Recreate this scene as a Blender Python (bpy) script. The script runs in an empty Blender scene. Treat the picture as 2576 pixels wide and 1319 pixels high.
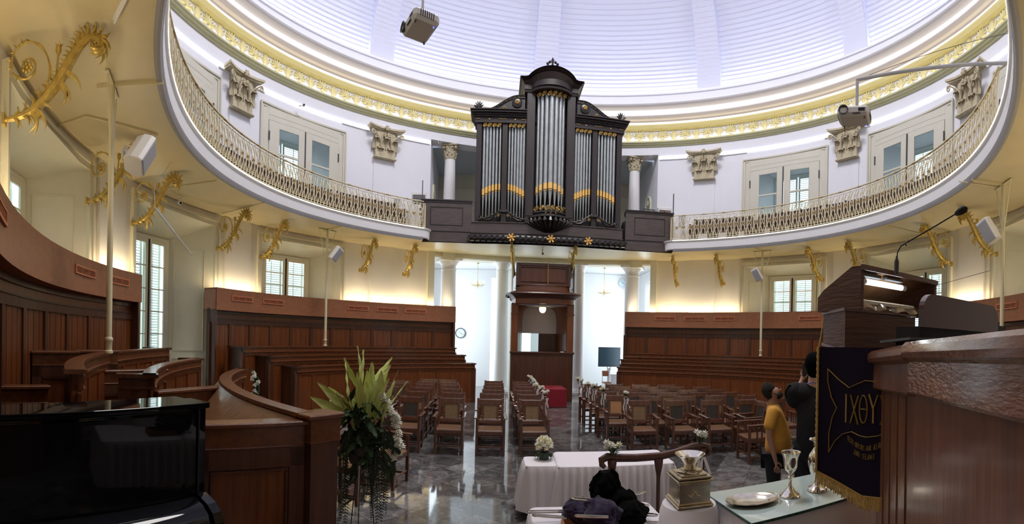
import bpy, bmesh, math, random
from mathutils import Vector, Matrix
from math import sin, cos, pi, radians, sqrt, atan2, hypot, tan
SC = bpy.context.scene
COL = SC.collection
RND = random.Random(11)
# ------------------------------------------------------------ camera
F_PX, CX, CY = 1140.0, 1288.0, 860.0
ROLL, YAW = radians(1.3), radians(1.9)
CAM = Vector((-1.651, -8.45, 2.0))
_M = Matrix(((cos(ROLL), 0, sin(ROLL)), (0, 1, 0), (-sin(ROLL), 0, cos(ROLL)))) @ \
     Matrix(((cos(YAW), -sin(YAW), 0), (sin(YAW), cos(YAW), 0), (0, 0, 1)))
cd = bpy.data.cameras.new('camera')
cd.type = 'PANO'
cd.panorama_type = 'CENTRAL_CYLINDRICAL'
cd.central_cylindrical_range_u_min = -CX / F_PX
cd.central_cylindrical_range_u_max = (2576 - CX) / F_PX
cd.central_cylindrical_range_v_min = -(1319 - CY) / F_PX
cd.central_cylindrical_range_v_max = CY / F_PX
cd.central_cylindrical_radius = 1.0
cd.clip_start = 0.02
cam = bpy.data.objects.new('camera', cd)
COL.objects.link(cam)
_r, _f, _u = _M[0], _M[1], _M[2]
cam.matrix_world = Matrix(((_r[0], _u[0], -_f[0], CAM[0]), (_r[1], _u[1], -_f[1], CAM[1]), (_r[2], _u[2], -_f[2], CAM[2]), (0, 0, 0, 1)))
SC.camera = cam
# ------------------------------------------------------------ world, view, lamps of daylight
W = bpy.data.worlds.new('world'); SC.world = W; W.use_nodes = True
bg = W.node_tree.nodes['Background']
bg.inputs[0].default_value = (0.88, 0.95, 1.0, 1); bg.inputs[1].default_value = 3.4
SC.view_settings.view_transform = 'Standard'; SC.view_settings.look = 'None'
SC.view_settings.exposure = -0.22; SC.view_settings.gamma = 1.0
SC.view_settings.use_curve_mapping = False
SC.cycles.use_denoising = True
SC.cycles.max_bounces = 8; SC.cycles.diffuse_bounces = 5; SC.cycles.glossy_bounces = 4
SC.cycles.transmission_bounces = 6; SC.cycles.transparent_max_bounces = 8
SC.cycles.sample_clamp_indirect = 6.0
SC.cycles.caustics_reflective = False; SC.cycles.caustics_refractive = False

def area_light(name, loc, aim, sx, sy, power, color, shape='RECTANGLE'):
    l = bpy.data.lights.new(name, 'AREA'); l.shape = shape; l.size = sx; l.size_y = sy
    l.energy = power; l.color = color
    o = bpy.data.objects.new(name, l); COL.objects.link(o); o.location = loc
    o.rotation_euler = (Vector(aim) - Vector(loc)).to_track_quat('-Z', 'Y').to_euler()
    return o
# skylight at the crown of the dome and daylight coming in through the vestibule glass
area_light('dome_skylight_daylight', (0, 0, 16.6), (0, 0, 0), 4.4, 4.4, 1450, (1.0, 0.965, 0.94), 'DISK')
area_light('vestibule_daylight_west', (-4.4, 10.0, 2.8), (0, 10.0, 2.2), 2.4, 4.2, 150, (0.78, 0.93, 1.0))
area_light('vestibule_daylight_east', (4.4, 10.0, 2.8), (0, 10.0, 2.2), 2.4, 4.2, 150, (0.78, 0.93, 1.0))

# ------------------------------------------------------------ geometry helpers
def wm(o):
    m = Matrix.LocRotScale(o.location, o.rotation_euler, o.scale)
    return (wm(o.parent) @ o.matrix_parent_inverse @ m) if o.parent else m

def P(b, r, z=0.0):
    """polar point about the room's centre: b degrees clockwise from +Y (the organ)."""
    t = radians(b); return Vector((r * sin(t), r * cos(t), z))

class MB:
    def __init__(s): s.v = []; s.f = []; s.sm = []
    def add(s, vs, fs, smooth=False):
        n = len(s.v); s.v.extend([tuple(v) for v in vs]); s.f.extend([tuple(i + n for i in f) for f in fs]); s.sm.extend([smooth] * len(fs)); return s
    def join(s, o, m=None):
        n = len(s.v); s.v.extend([tuple(m @ Vector(v)) if m else v for v in o.v]); s.f.extend([tuple(i + n for i in f) for f in o.f]); s.sm.extend(o.sm); return s
    def box(s, c, d, m=None, bev=0.0):
        x, y, z = d[0] / 2, d[1] / 2, d[2] / 2
        if bev > 0:
            b = min(bev, x * .9, y * .9, z * .9); vs = []
            for sx in (-1, 1):
                for sy in (-1, 1):
                    for sz in (-1, 1):
                        vs += [(sx * x, sy * (y - b), sz * (z - b)), (sx * (x - b), sy * y, sz * (z - b)), (sx * (x - b), sy * (y - b), sz * z)]
            def I(a, b_, c_, k): return ((a > 0) * 4 + (b_ > 0) * 2 + (c_ > 0)) * 3 + k
            fs = []
            for a in (-1, 1):
                q = [I(a, -1, -1, 0), I(a, 1, -1, 0), I(a, 1, 1, 0), I(a, -1, 1, 0)]; fs.append(q if a > 0 else q[::-1])
                q = [I(-1, a, -1, 1), I(-1, a, 1, 1), I(1, a, 1, 1), I(1, a, -1, 1)]; fs.append(q if a > 0 else q[::-1])
                q = [I(-1, -1, a, 2), I(1, -1, a, 2), I(1, 1, a, 2), I(-1, 1, a, 2)]; fs.append(q if a > 0 else q[::-1])
            for a in (-1, 1):
                for c_ in (-1, 1):
                    q = [I(-1, a, c_, 1), I(1, a, c_, 1), I(1, a, c_, 2), I(-1, a, c_, 2)]; fs.append(q if a * c_ < 0 else q[::-1])
                    q = [I(a, -1, c_, 0), I(a, 1, c_, 0), I(a, 1, c_, 2), I(a, -1, c_, 2)]; fs.append(q if a * c_ > 0 else q[::-1])
                    q = [I(a, c_, -1, 0), I(a, c_, 1, 0), I(a, c_, 1, 1), I(a, c_, -1, 1)]; fs.append(q[::-1] if a * c_ > 0 else q)
            for a in (-1, 1):
                for b_ in (-1, 1):
                    for c_ in (-1, 1):
                        q = [I(a, b_, c_, 0), I(a, b_, c_, 1), I(a, b_, c_, 2)]; fs.append(q if a * b_ * c_ > 0 else q[::-1])
        else:
            vs = [(-x, -y, -z), (x, -y, -z), (x, y, -z), (-x, y, -z), (-x, -y, z), (x, -y, z), (x, y, z), (-x, y, z)]
            fs = [(0, 3, 2, 1), (4, 5, 6, 7), (0, 1, 5, 4), (1, 2, 6, 5), (2, 3, 7, 6), (3, 0, 4, 7)]
        T = Matrix.Translation(Vector(c)) @ (m.to_4x4() if m else Matrix.Identity(4))
        return s.add([T @ Vector(v) for v in vs], fs)
    def bar(s, a, b, w, h, bev=0.0, up=(0, 0, 1)):
        a, b = Vector(a), Vector(b); d = b - a; L = d.length
        if L < 1e-6: return s
        z = d.normalized(); x = Vector(up).cross(z)
        if x.length < 1e-4: x = Vector((1, 0, 0)).cross(z)
        x.normalize(); y = z.cross(x)
        return s.box((a + b) / 2, (w, h, L), Matrix((x, y, z)).transposed(), bev)
    def tube(s, pts, r, n=8, closed=False, cap=True, flat=None):
        pts = [Vector(p) for p in pts]; N = len(pts)
        if N < 2: return s
        R = r if isinstance(r, (list, tuple)) else [r] * N
        vs = []; prev = None
        for i, p in enumerate(pts):
            if closed: t = pts[(i + 1) % N] - pts[i - 1]
            else: t = pts[min(i + 1, N - 1)] - pts[max(i - 1, 0)]
            if t.length < 1e-9: t = Vector((0, 0, 1))
            t.normalize()
            if prev is None:
                u = Vector((0, 0, 1)).cross(t)
                if u.length < 1e-3: u = Vector((1, 0, 0)).cross(t)
            else: u = prev - t * prev.dot(t)
            u.normalize(); prev = u; w = t.cross(u)
            for k in range(n):
                a = 2 * pi * k / n
                vs.append(p + u * (cos(a) * R[i]) + w * (sin(a) * R[i] * (flat or 1)))
        fs = []
        for i in range(N if closed else N - 1):
            for k in range(n):
                j = (i + 1) % N
                fs.append((i * n + k, i * n + (k + 1) % n, j * n + (k + 1) % n, j * n + k))
        if cap and not closed:
            fs.append(tuple(range(n))[::-1]); fs.append(tuple((N - 1) * n + k for k in range(n)))
        return s.add(vs, fs, True)
    def cyl(s, a, b, r0, r1=None, n=16): return s.tube([a, b], [r0, r0 if r1 is None else r1], n)
    def lathe(s, prof, c=(0, 0, 0), n=24, m=None, smooth=True, a0=0, a1=360, sc=(1, 1)):
        full = abs(a1 - a0 - 360) < 1e-6; k = n if full else n + 1; vs = []
        for (r, z) in prof:
            for i in range(k):
                a = radians(a0 + (a1 - a0) * i / n); vs.append(Vector((r * cos(a) * sc[0], r * sin(a) * sc[1], z)))
        fs = []
        for j in range(len(prof) - 1):
            for i in range(n):
                i2 = (i + 1) % k
                fs.append((j * k + i, j * k + i2, (j + 1) * k + i2, (j + 1) * k + i))
        T = Matrix.Translation(Vector(c)) @ (m.to_4x4() if m else Matrix.Identity(4))
        return s.add([T @ v for v in vs], fs, smooth)
    def ring(s, prof, b0, b1, n=48, cap=True, smooth=False, closed=False):
        """sweep a profile of (r, z) about the room's centre from bearing b0 to b1."""
        full = abs(b1 - b0 - 360) < 1e-6; k = n if full else n + 1; m = len(prof); vs = []
        for i in range(k):
            b = b0 + (b1 - b0) * i / n
            for (r, z) in prof: vs.append(P(b, r, z))
        fs = []
        for i in range(n):
            i2 = (i + 1) % k
            for j in range(m if closed else m - 1):
                j2 = (j + 1) % m
                fs.append((i * m + j, i * m + j2, i2 * m + j2, i2 * m + j))
        if cap and closed and not full:
            fs.append(tuple(range(m))[::-1]); fs.append(tuple((k - 1) * m + j for j in range(m)))
        return s.add(vs, fs, smooth)
    def pbox(s, r0, r1, b0, b1, z0, z1, n=None):
        if n is None: n = max(1, int(abs(b1 - b0) / 2.5))
        return s.ring([(r0, z0), (r1, z0), (r1, z1), (r0, z1)], b0, b1, n, closed=True)
    def prism(s, poly, h, T=None):
        """polygon in local XZ extruded along local Y by h (centred)."""
        n = len(poly); T = T or Matrix.Identity(4)
        vs = [T @ Vector((x, -h / 2, z)) for x, z in poly] + [T @ Vector((x, h / 2, z)) for x, z in poly]
        fs = [tuple(range(n)), tuple(range(n, 2 * n))[::-1]] + [(i, i + n, (i + 1) % n + n, (i + 1) % n) for i in range(n)]
        return s.add(vs, fs)
    def ball(s, c, r, n=10, sc=(1, 1, 1), m=None):
        pr = [(sin(pi * i / n) * r, -cos(pi * i / n) * r * sc[2]) for i in range(n + 1)]
        return s.lathe(pr, c, max(8, int(n * 1.5)), m, sc=(sc[0], sc[1]))
    def sheet(s, rows, smooth=True):
        n = len(rows[0]); vs = [p for r in rows for p in r]
        fs = [(j * n + i, j * n + i + 1, (j + 1) * n + i + 1, (j + 1) * n + i) for j in range(len(rows) - 1) for i in range(n - 1)]
        return s.add(vs, fs, smooth)
    def build(s, name, mat, parent=None, **kw):
        me = bpy.data.meshes.new(name)
        vs = s.v
        if parent is not None:
            pass
        me.from_pydata(vs, [], s.f)
        me.polygons.foreach_set('use_smooth', s.sm)
        me.validate(clean_customdata=False); me.update()
        if mat is not None:
            for m_ in (mat if isinstance(mat, (list, tuple)) else [mat]): me.materials.append(m_)
        bm = bmesh.new(); bm.from_mesh(me); bmesh.ops.recalc_face_normals(bm, faces=bm.faces) if kw.pop('recalc', True) else None
        bm.to_mesh(me); bm.free()
        if any(s.sm):
            try: me.set_sharp_from_angle(angle=radians(40))
            except Exception: pass
        o = bpy.data.objects.new(name, me); COL.objects.link(o)
        if parent is not None:
            o.parent = parent; o.matrix_parent_inverse = wm(parent).inverted()
        for k, v in kw.items(): o[k] = v
        return o

def thing(name, label, cat, loc=(0, 0, 0), rz=0.0, group=None, kind=None):
    o = bpy.data.objects.new(name, None); COL.objects.link(o); o.empty_display_size = 0.1
    o.location = loc; o.rotation_euler = (0, 0, rz)
    o['label'] = label; o['category'] = cat
    if group: o['group'] = group
    if kind: o['kind'] = kind
    return o
def tag(o, label, cat, group=None, kind=None):
    o['label'] = label; o['category'] = cat
    if group: o['group'] = group
    if kind: o['kind'] = kind
    return o
def struct(o, label=None):
    o['kind'] = 'structure'
    if label: o['label'] = label
    return o
def dup(root, label=None, loc=None, rz=None, group=None, parent=None, scale=None):
    c = root.copy(); COL.objects.link(c)
    if parent is not None: c.parent = parent
    if label: c['label'] = label
    if group: c['group'] = group
    if loc is not None: c.location = loc
    if rz is not None: c.rotation_euler = (0, 0, rz)
    if scale is not None: c.scale = scale
    for ch in list(root.children):
        k = dup(ch); k.parent = c
    return c
def rotz(a): return Matrix.Rotation(a, 4, 'Z')
def T3(x, y, z): return Matrix.Translation(Vector((x, y, z)))

# ------------------------------------------------------------ materials
MATS = {}
def mat(name, col, rough=0.5, metal=0.0, spec=0.5, coat=0.0, coatr=0.12, emit=None, es=0.0, trans=0.0, alpha=1.0, var=0.0, vscale=4.0, bump=0.0, bscale=30.0, stretch=(1, 1, 1), col2=None, sheen=0.0, ior=1.45):
    m = bpy.data.materials.new(name); m.use_nodes = True; nt = m.node_tree; b = nt.nodes['Principled BSDF']
    b.inputs['Base Color'].default_value = (*col, 1); b.inputs['Roughness'].default_value = rough
    b.inputs['Metallic'].default_value = metal; b.inputs['Specular IOR Level'].default_value = spec
    b.inputs['Coat Weight'].default_value = coat; b.inputs['Coat Roughness'].default_value = coatr
    b.inputs['Transmission Weight'].default_value = trans; b.inputs['Alpha'].default_value = alpha
    b.inputs['IOR'].default_value = ior
    if sheen: b.inputs['Sheen Weight'].default_value = sheen
    if emit: b.inputs['Emission Color'].default_value = (*emit, 1); b.inputs['Emission Strength'].default_value = es
    if var > 0 or col2 or bump > 0:
        tc = nt.nodes.new('ShaderNodeTexCoord'); mp = nt.nodes.new('ShaderNodeMapping'); mp.inputs['Scale'].default_value = stretch
        nt.links.new(tc.outputs['Object'], mp.inputs['Vector'])
    if var > 0 or col2:
        nz = nt.nodes.new('ShaderNodeTexNoise'); nz.inputs['Scale'].default_value = vscale; nz.inputs['Detail'].default_value = 6; nz.inputs['Roughness'].default_value = 0.6
        nt.links.new(mp.outputs[0], nz.inputs['Vector'])
        cr = nt.nodes.new('ShaderNodeValToRGB')
        c2 = col2 or tuple(max(0, c * (1 - var)) for c in col); c1 = col if col2 else tuple(min(1, c * (1 + var)) for c in col)
        cr.color_ramp.elements[0].position = 0.32; cr.color_ramp.elements[0].color = (*c2, 1)
        cr.color_ramp.elements[1].position = 0.68; cr.color_ramp.elements[1].color = (*c1, 1)
        nt.links.new(nz.outputs['Fac'], cr.inputs['Fac']); nt.links.new(cr.outputs[0], b.inputs['Base Color'])
    if bump > 0:
        n2 = nt.nodes.new('ShaderNodeTexNoise'); n2.inputs['Scale'].default_value = bscale; n2.inputs['Detail'].default_value = 4
        nt.links.new(mp.outputs[0], n2.inputs['Vector'])
        bp = nt.nodes.new('ShaderNodeBump'); bp.inputs['Strength'].default_value = bump; bp.inputs['Distance'].default_value = 0.02
        nt.links.new(n2.outputs['Fac'], bp.inputs['Height']); nt.links.new(bp.outputs[0], b.inputs['Normal'])
    MATS[name] = m
    return m
def wood(name, c1, c2, rough=0.3, coat=0.5, horiz=False, vs=6.0, bump=0.12):
    return mat(name, c1, rough, col2=c2, coat=coat, vscale=vs, stretch=(0.25, 3, 3) if horiz else (3, 3, 0.18), bump=bump, bscale=9)

M_WALLU = mat('upper_wall_plaster', (0.78, 0.79, 0.86), 0.75, var=0.015, vscale=1.5, bump=0.04, bscale=6)
M_WALLL = mat('lower_wall_plaster', (0.76, 0.73, 0.66), 0.75, var=0.03, vscale=1.2, bump=0.06, bscale=5)
M_SOFFIT = mat('soffit_boards', (0.66, 0.57, 0.35), 0.38, var=0.04, vscale=2.0, bump=0.03, bscale=6)
M_FASCIA = mat('fascia_white', (0.82, 0.82, 0.86), 0.6)
M_EDGE = mat('fascia_edge_grey', (0.30, 0.30, 0.33), 0.6)
M_CREAM = mat('cream_joinery', (0.72, 0.69, 0.54), 0.45, var=0.03, vscale=3)
M_DOORU = mat('pale_grey_joinery', (0.62, 0.60, 0.52), 0.45, var=0.02, vscale=3)
M_OLIVE = mat('olive_moulding', (0.50, 0.49, 0.29), 0.5, var=0.05, vscale=5)
M_GOLDM = mat('yellow_gilt_moulding', (0.80, 0.70, 0.32), 0.45, bump=0.5, bscale=45)
M_PALM = mat('pale_yellow_ornament', (0.74, 0.67, 0.36), 0.5)
M_CORN = mat('cornice_beige', (0.70, 0.65, 0.63), 0.6)
M_CORNG = mat('cornice_grey', (0.50, 0.48, 0.49), 0.6)
M_DOME = mat('dome_boards', (0.72, 0.74, 0.88), 0.6)
M_STONE = mat('capital_stone', (0.50, 0.44, 0.31), 0.7, var=0.15, vscale=8, bump=0.3, bscale=25)
M_GOLD = mat('gold_leaf', (0.58, 0.42, 0.12), 0.38, metal=0.45, var=0.25, vscale=12, bump=0.25, bscale=40)
M_OLDGOLD = mat('dull_gold', (0.42, 0.27, 0.08), 0.45, metal=0.6, var=0.2, vscale=30)
M_PIPEGOLD = mat('pipe_mouth_gilt', (0.85, 0.52, 0.15), 0.4, metal=0.3)
M_PIPE = mat('organ_pipe_tin', (0.36, 0.38, 0.38), 0.42, metal=0.7, var=0.12, vscale=6)
M_BLACK = mat('black_carved_wood', (0.016, 0.012, 0.012), 0.38, coat=0.3, var=0.3, vscale=12, bump=0.1)
M_ORGAN = wood('organ_dark_wood', (0.024, 0.014, 0.013), (0.013, 0.008, 0.008), 0.45, 0.1)
M_ORGANH = wood('parapet_dark_wood', (0.085, 0.062, 0.055), (0.050, 0.037, 0.034), 0.42, 0.2, True)
M_WOOD = wood('mahogany_panel', (0.200, 0.056, 0.013), (0.105, 0.028, 0.008), 0.34, 0.25)
M_WOODH = wood('mahogany_rail', (0.165, 0.050, 0.014), (0.088, 0.026, 0.009), 0.32, 0.3, True)
M_WOODD = wood('dark_mahogany', (0.100, 0.034, 0.016), (0.055, 0.019, 0.010), 0.36, 0.2)
M_BAND = mat('brown_veneer_band', (0.33, 0.130, 0.062), 0.42, var=0.12, vscale=7, stretch=(1, 1, 2), bump=0.05)
M_VENT = mat('orange_vent_wood', (0.60, 0.20, 0.09), 0.4)
M_CHAIR = wood('chair_wood', (0.155, 0.060, 0.032), (0.085, 0.033, 0.020), 0.25, 0.6)
M_DARK = mat('dark_gap', (0.01, 0.008, 0.008), 0.7)
M_IRON = mat('cream_ironwork', (0.72, 0.64, 0.44), 0.45)
M_BRONZE = mat('bronze_rosette', (0.32, 0.20, 0.07), 0.4, metal=0.5)
M_POLE = mat('cream_pole_paint', (0.72, 0.66, 0.44), 0.4)
M_WHITEP = mat('white_plastic', (0.72, 0.72, 0.72), 0.4)
M_GREYP = mat('grey_plastic', (0.42, 0.43, 0.46), 0.5)
M_DGREY = mat('dark_grey_plastic', (0.06, 0.06, 0.065), 0.5)
M_COLW = mat('white_column', (0.80, 0.80, 0.82), 0.5)
M_GLASS = mat('window_glass', (0.75, 0.92, 0.90), 0.03, trans=1.0, ior=1.1)
M_SHUT = mat('white_shutter', (0.75, 0.82, 0.82), 0.5)
M_PIANO = mat('black_piano_lacquer', (0.004, 0.004, 0.005), 0.03, spec=0.25, coat=0.1, coatr=0.02)
M_RED = mat('red_carpet', (0.22, 0.008, 0.018), 0.9, var=0.15, vscale=20)
def led(name, col, s):
    m = mat(name, (0.8, 0.8, 0.8), 0.5, emit=col, es=s); return m
L_FASC = led('led_fascia', (1.0, 0.93, 0.74), 4)
L_COVE = led('led_cove', (0.93, 0.94, 1.0), 3.4)
L_FRZ = led('led_frieze', (1.0, 0.90, 0.66), 5.5)
L_CORN = led('led_cornice', (1.0, 0.92, 0.78), 4.5)
L_DOME = led('led_dome', (0.80, 0.84, 1.0), 13)
L_BAND = led('led_panelling', (1.0, 0.83, 0.52), 34)
# ============================================================ the room shell
def marble():
    m = bpy.data.materials.new('grey_marble_tiles'); m.use_nodes = True; nt = m.node_tree; L = nt.links; N = nt.nodes
    b = N['Principled BSDF']; b.inputs['Roughness'].default_value = 0.07; b.inputs['Coat Weight'].default_value = 0.3; b.inputs['Coat Roughness'].default_value = 0.03
    tc = N.new('ShaderNodeTexCoord'); mp = N.new('ShaderNodeMapping'); mp.inputs['Rotation'].default_value = (0, 0, radians(38)); mp.inputs['Scale'].default_value = (1.9, 1.9, 1)
    L.new(tc.outputs['Object'], mp.inputs['Vector'])
    fl = N.new('ShaderNodeVectorMath'); fl.operation = 'FLOOR'; L.new(mp.outputs[0], fl.inputs[0])
    wn = N.new('ShaderNodeTexWhiteNoise'); L.new(fl.outputs[0], wn.inputs['Vector'])
    ad = N.new('ShaderNodeVectorMath'); ad.operation = 'MULTIPLY_ADD'; L.new(wn.outputs['Color'], ad.inputs[0]); ad.inputs[1].default_value = (7, 7, 7); L.new(mp.outputs[0], ad.inputs[2])
    nz = N.new('ShaderNodeTexNoise'); nz.inputs['Scale'].default_value = 1.8; nz.inputs['Detail'].default_value = 8; nz.inputs['Distortion'].default_value = 1.6; nz.inputs['Roughness'].default_value = .62; L.new(ad.outputs[0], nz.inputs['Vector'])
    cr = N.new('ShaderNodeValToRGB'); e = cr.color_ramp.elements; e[0].position = .30; e[0].color = (.045, .044, .046, 1); e[1].position = .80; e[1].color = (.48, .47, .46, 1)
    k = e.new(.50); k.color = (.125, .120, .118, 1); k = e.new(.64); k.color = (.20, .19, .187, 1)
    L.new(nz.outputs['Fac'], cr.inputs['Fac'])
    hs = N.new('ShaderNodeHueSaturation'); L.new(cr.outputs[0], hs.inputs['Color'])
    mr = N.new('ShaderNodeMapRange'); mr.inputs['To Min'].default_value = .55; mr.inputs['To Max'].default_value = 1.5; L.new(wn.outputs['Value'], mr.inputs['Value']); L.new(mr.outputs[0], hs.inputs['Value'])
    # joints
    fr = N.new('ShaderNodeVectorMath'); fr.operation = 'FRACTION'; L.new(mp.outputs[0], fr.inputs[0])
    sp = N.new('ShaderNodeSeparateXYZ'); L.new(fr.outputs[0], sp.inputs[0])
    lo = []
    for ax in ('X', 'Y'):
        c = N.new('ShaderNodeMath'); c.operation = 'LESS_THAN'; c.inputs[1].default_value = 0.012; L.new(sp.outputs[ax], c.inputs[0]); lo.append(c)
    mx = N.new('ShaderNodeMath'); mx.operation = 'MAXIMUM'; L.new(lo[0].outputs[0], mx.inputs[0]); L.new(lo[1].outputs[0], mx.inputs[1])
    mi = N.new('ShaderNodeMix'); mi.data_type = 'RGBA'; L.new(mx.outputs[0], mi.inputs['Factor']); L.new(hs.outputs[0], mi.inputs['A']); mi.inputs['B'].default_value = (.02, .02, .02, 1)
    L.new(mi.outputs['Result'], b.inputs['Base Color'])
    return m
M_MARBLE = marble()
RW = 8.7
fl = MB(); fl.ring([(0.0, 0.0), (13.2, 0.0)], 0, 360, 64); fl.ring([(0, -.2), (13.2, -.2), (13.2, 0)], 0, 360, 64); struct(fl.build('floor', M_MARBLE), 'polished grey marble tile floor')

DOORS = (-124.0, -92.4, -60.8, 60.8, 92.4, 124.0)   # bearings of the window and door bays
def wall_ring(name, mt, r0, r1, z0, z1, holes):
    """thick wall with openings; holes = (b0, b1, za, zb)"""
    hs = sorted(holes); mb = MB(); b = -180.0
    for (h0, h1, za, zb) in hs:
        if h0 > b: mb.pbox(r0, r1, b, h0, z0, z1)
        if za > z0: mb.pbox(r0, r1, h0, h1, z0, za)
        if zb < z1: mb.pbox(r0, r1, h0, h1, zb, z1)
        b = h1
    if b < 180: mb.pbox(r0, r1, b, 180, z0, z1)
    return struct(mb.build(name, mt))
UH = [(b - 10.2, b + 10.2, 5.5, 8.66) for b in DOORS] + [(-28.6, 28.6, 5.5, 9.2)]
wall_ring('wall_upper', M_WALLU, RW, RW + .5, 5.5, 9.52, UH)
LH = [(b - 10.0, b + 10.0, (2.3 if abs(abs(b) - 92.4) > 1 else 0.0), 4.85) for b in DOORS] + [(-27.4, 27.4, 0, 5.0)]
wall_ring('wall_lower', M_WALLL, RW, RW + .32, 0, 5.5, LH)
# wall above the drum: frieze field
fz = MB(); fz.ring([(8.72, 9.5), (8.72, 10.15)], 0, 360, 128, smooth=True); struct(fz.build('trim_frieze_field', M_WALLU, recalc=False))
def prof(name, mt, pts, n=160, smooth=False):
    m = MB(); m.ring(pts, 0, 360, n); o = m.build(name, mt); return struct(o)
prof('trim_olive_moulding', M_OLIVE, [(8.72, 9.50), (8.66, 9.50), (8.64, 9.54), (8.60, 9.56), (8.58, 9.60), (8.55, 9.615), (8.55, 9.66), (8.68, 9.66)])
prof('trim_gilt_moulding', M_GOLDM, [(8.72, 10.10), (8.66, 10.12), (8.60, 10.16), (8.56, 10.24), (8.55, 10.28), (8.72, 10.28)])
prof('trim_cornice_beige', M_CORN, [(8.72, 10.28), (8.72, 10.37), (8.60, 10.39), (8.58, 10.44), (8.50, 10.47), (8.46, 10.50), (8.42, 10.55), (8.42, 10.58), (8.74, 10.58)])
prof('trim_cornice_cove', M_WALLU, [(8.74, 10.58), (8.72, 10.68), (8.60, 10.78), (8.52, 10.82)])
prof('trim_cornice_grey', M_CORNG, [(8.52, 10.82), (8.47, 10.84), (8.42, 10.86), (8.36, 10.88), (8.33, 10.92), (8.32, 10.97), (8.60, 11.0)])
prof('trim_dome_base', M_WALLU, [(8.60, 11.0), (8.62, 11.2), (8.64, 11.42), (8.60, 11.44), (8.60, 11.48), (8.72, 11.54), (8.75, 11.62), (9.3, 11.62)])
# dentils of the beige cornice
dn = MB()
for i in range(360):
    b = i; dn.pbox(8.60, 8.66, b - .28, b + .28, 10.40, 10.45, 1)
o = dn.build('trim_dentils', M_CORN); struct(o)
# palmettes and urns of the frieze (raised relief)
def palmette():
    m = MB(); n = 9
    for i in range(n):
        a = radians(-100 + 200 * i / (n - 1)); L = .145 + .03 * cos(a); 
        c = Vector((sin(a) * L * .5, 0, .02 + cos(a) * L * .5))
        m.ball(c, 1, 6, (0.020, .020, L * .52), Matrix.Rotation(a, 3, 'Y'))
    for s in (-1, 1):
        pts = [Vector((s * (.03 + .09 * t - .02 * sin(t * 9)), 0, -.12 + .035 * sin(t * 7))) for t in [k / 7 for k in range(8)]]
        m.tube(pts, .014, 5)
    m.ball((0, -.01, -.04), .03, 6)
    return m
def urn():
    m = MB()
    m.lathe([(0.0, -.14), (.05, -.14), (.055, -.11), (.035, -.09), (.05, -.02), (.052, .02), (.075, .06), (.08, .075), (.04, .08), (.045, .11), (.06, .13), (0, .14)], n=10, sc=(1, .45))
    for s in (-1, 1):
        m.tube([(s * .05, 0, .0), (s * .10, 0, .05), (s * .12, 0, .09), (s * .095, 0, .11)], .013, 5)
        m.tube([(s * .05, 0, -.12), (s * .10, 0, -.13), (s * .115, 0, -.10)], .013, 5)
    return m
pal, ur = palmette(), urn(); NP = 126
fr = [MB(), MB()]
for i in range(NP):
    b = 360.0 * i / NP + 1.0
    if 0 < b < 360 and not (150 < b < 210):
        T = Matrix.Translation(P(b, 8.70, 9.88)) @ rotz(-radians(b)) @ Matrix.Diagonal((1.55, 1.8, 1.36, 1))
        fr[0].join(pal if i % 2 == 0 else ur, T)
struct(fr[0].build('trim_frieze_palmettes', M_PALM))

# dome: boarded recessed panels between flat ribs
RIBS = [0, 40.5, 76.8, 108.4, 140, 180, -140, -108.4, -76.8, -40.5]
def dome_pt(t): return 9.0 * cos(t), 11.62 + 5.3 * sin(t)
def dome_prof(off, t0, t1, nb, step):
    pr = []
    for i in range(nb):
        for k, e in ((0, 0.0), (1, step)):
            t = t0 + (t1 - t0) * (i + k * .97) / nb
            r, z = dome_pt(t); nx, nz = cos(t), sin(t)
            pr.append((r + (off - e) * nx, z + (off - e) * nz))
    return pr
TT = radians(75)
m = MB(); m.ring(dome_prof(0.20, 0.0, TT, 52, .032), 0, 360, 120); struct(m.build('ceiling_dome_boards', M_DOME))
m = MB(); rb = sorted(r % 360 for r in RIBS)
for c in rb:
    pr = dome_prof(0.0, 0.0, TT, 52, .022); n = 3
    hw = 2.9
    # ribs keep nearly constant width in degrees so that they stay meridional
    for (b0, b1) in ((c - hw, c + hw),): m.ring(pr, b0, b1, n)
    for bb in (c - hw, c + hw):
        a = [P(bb, *q) for q in dome_prof(0.0, 0, TT, 30, 0)]; e = [P(bb, *q) for q in dome_prof(.22, 0, TT, 30, 0)]
        m.sheet([a, e], False)
struct(m.build('ceiling_dome_ribs', M_DOME))
r1, z1 = dome_pt(TT)
m = MB(); m.ring([(r1 + .3, z1 - .05), (r1, z1 - .05), (r1 - .05, z1 + .3), (r1 - .05, 17.2)], 0, 360, 48); m.ring([(0.01, 17.2), (r1 - .05, 17.2)], 0, 360, 48); struct(m.build('ceiling_lantern', M_DOME))

# gallery slab: soffit, fascia, floor;  from -35 round the back to +35
GB0, GB1 = 35.5, 324.5
m = MB(); m.ring([(7.0, 5.17), (8.75, 5.17)], GB0, GB1, 120, smooth=False)
m.ring([(8.75, 5.17), (9.0, 5.17), (13.0, 5.17)], -180, -179.9, 1)
struct(m.build('ceiling_gallery_soffit', M_SOFFIT))
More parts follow.
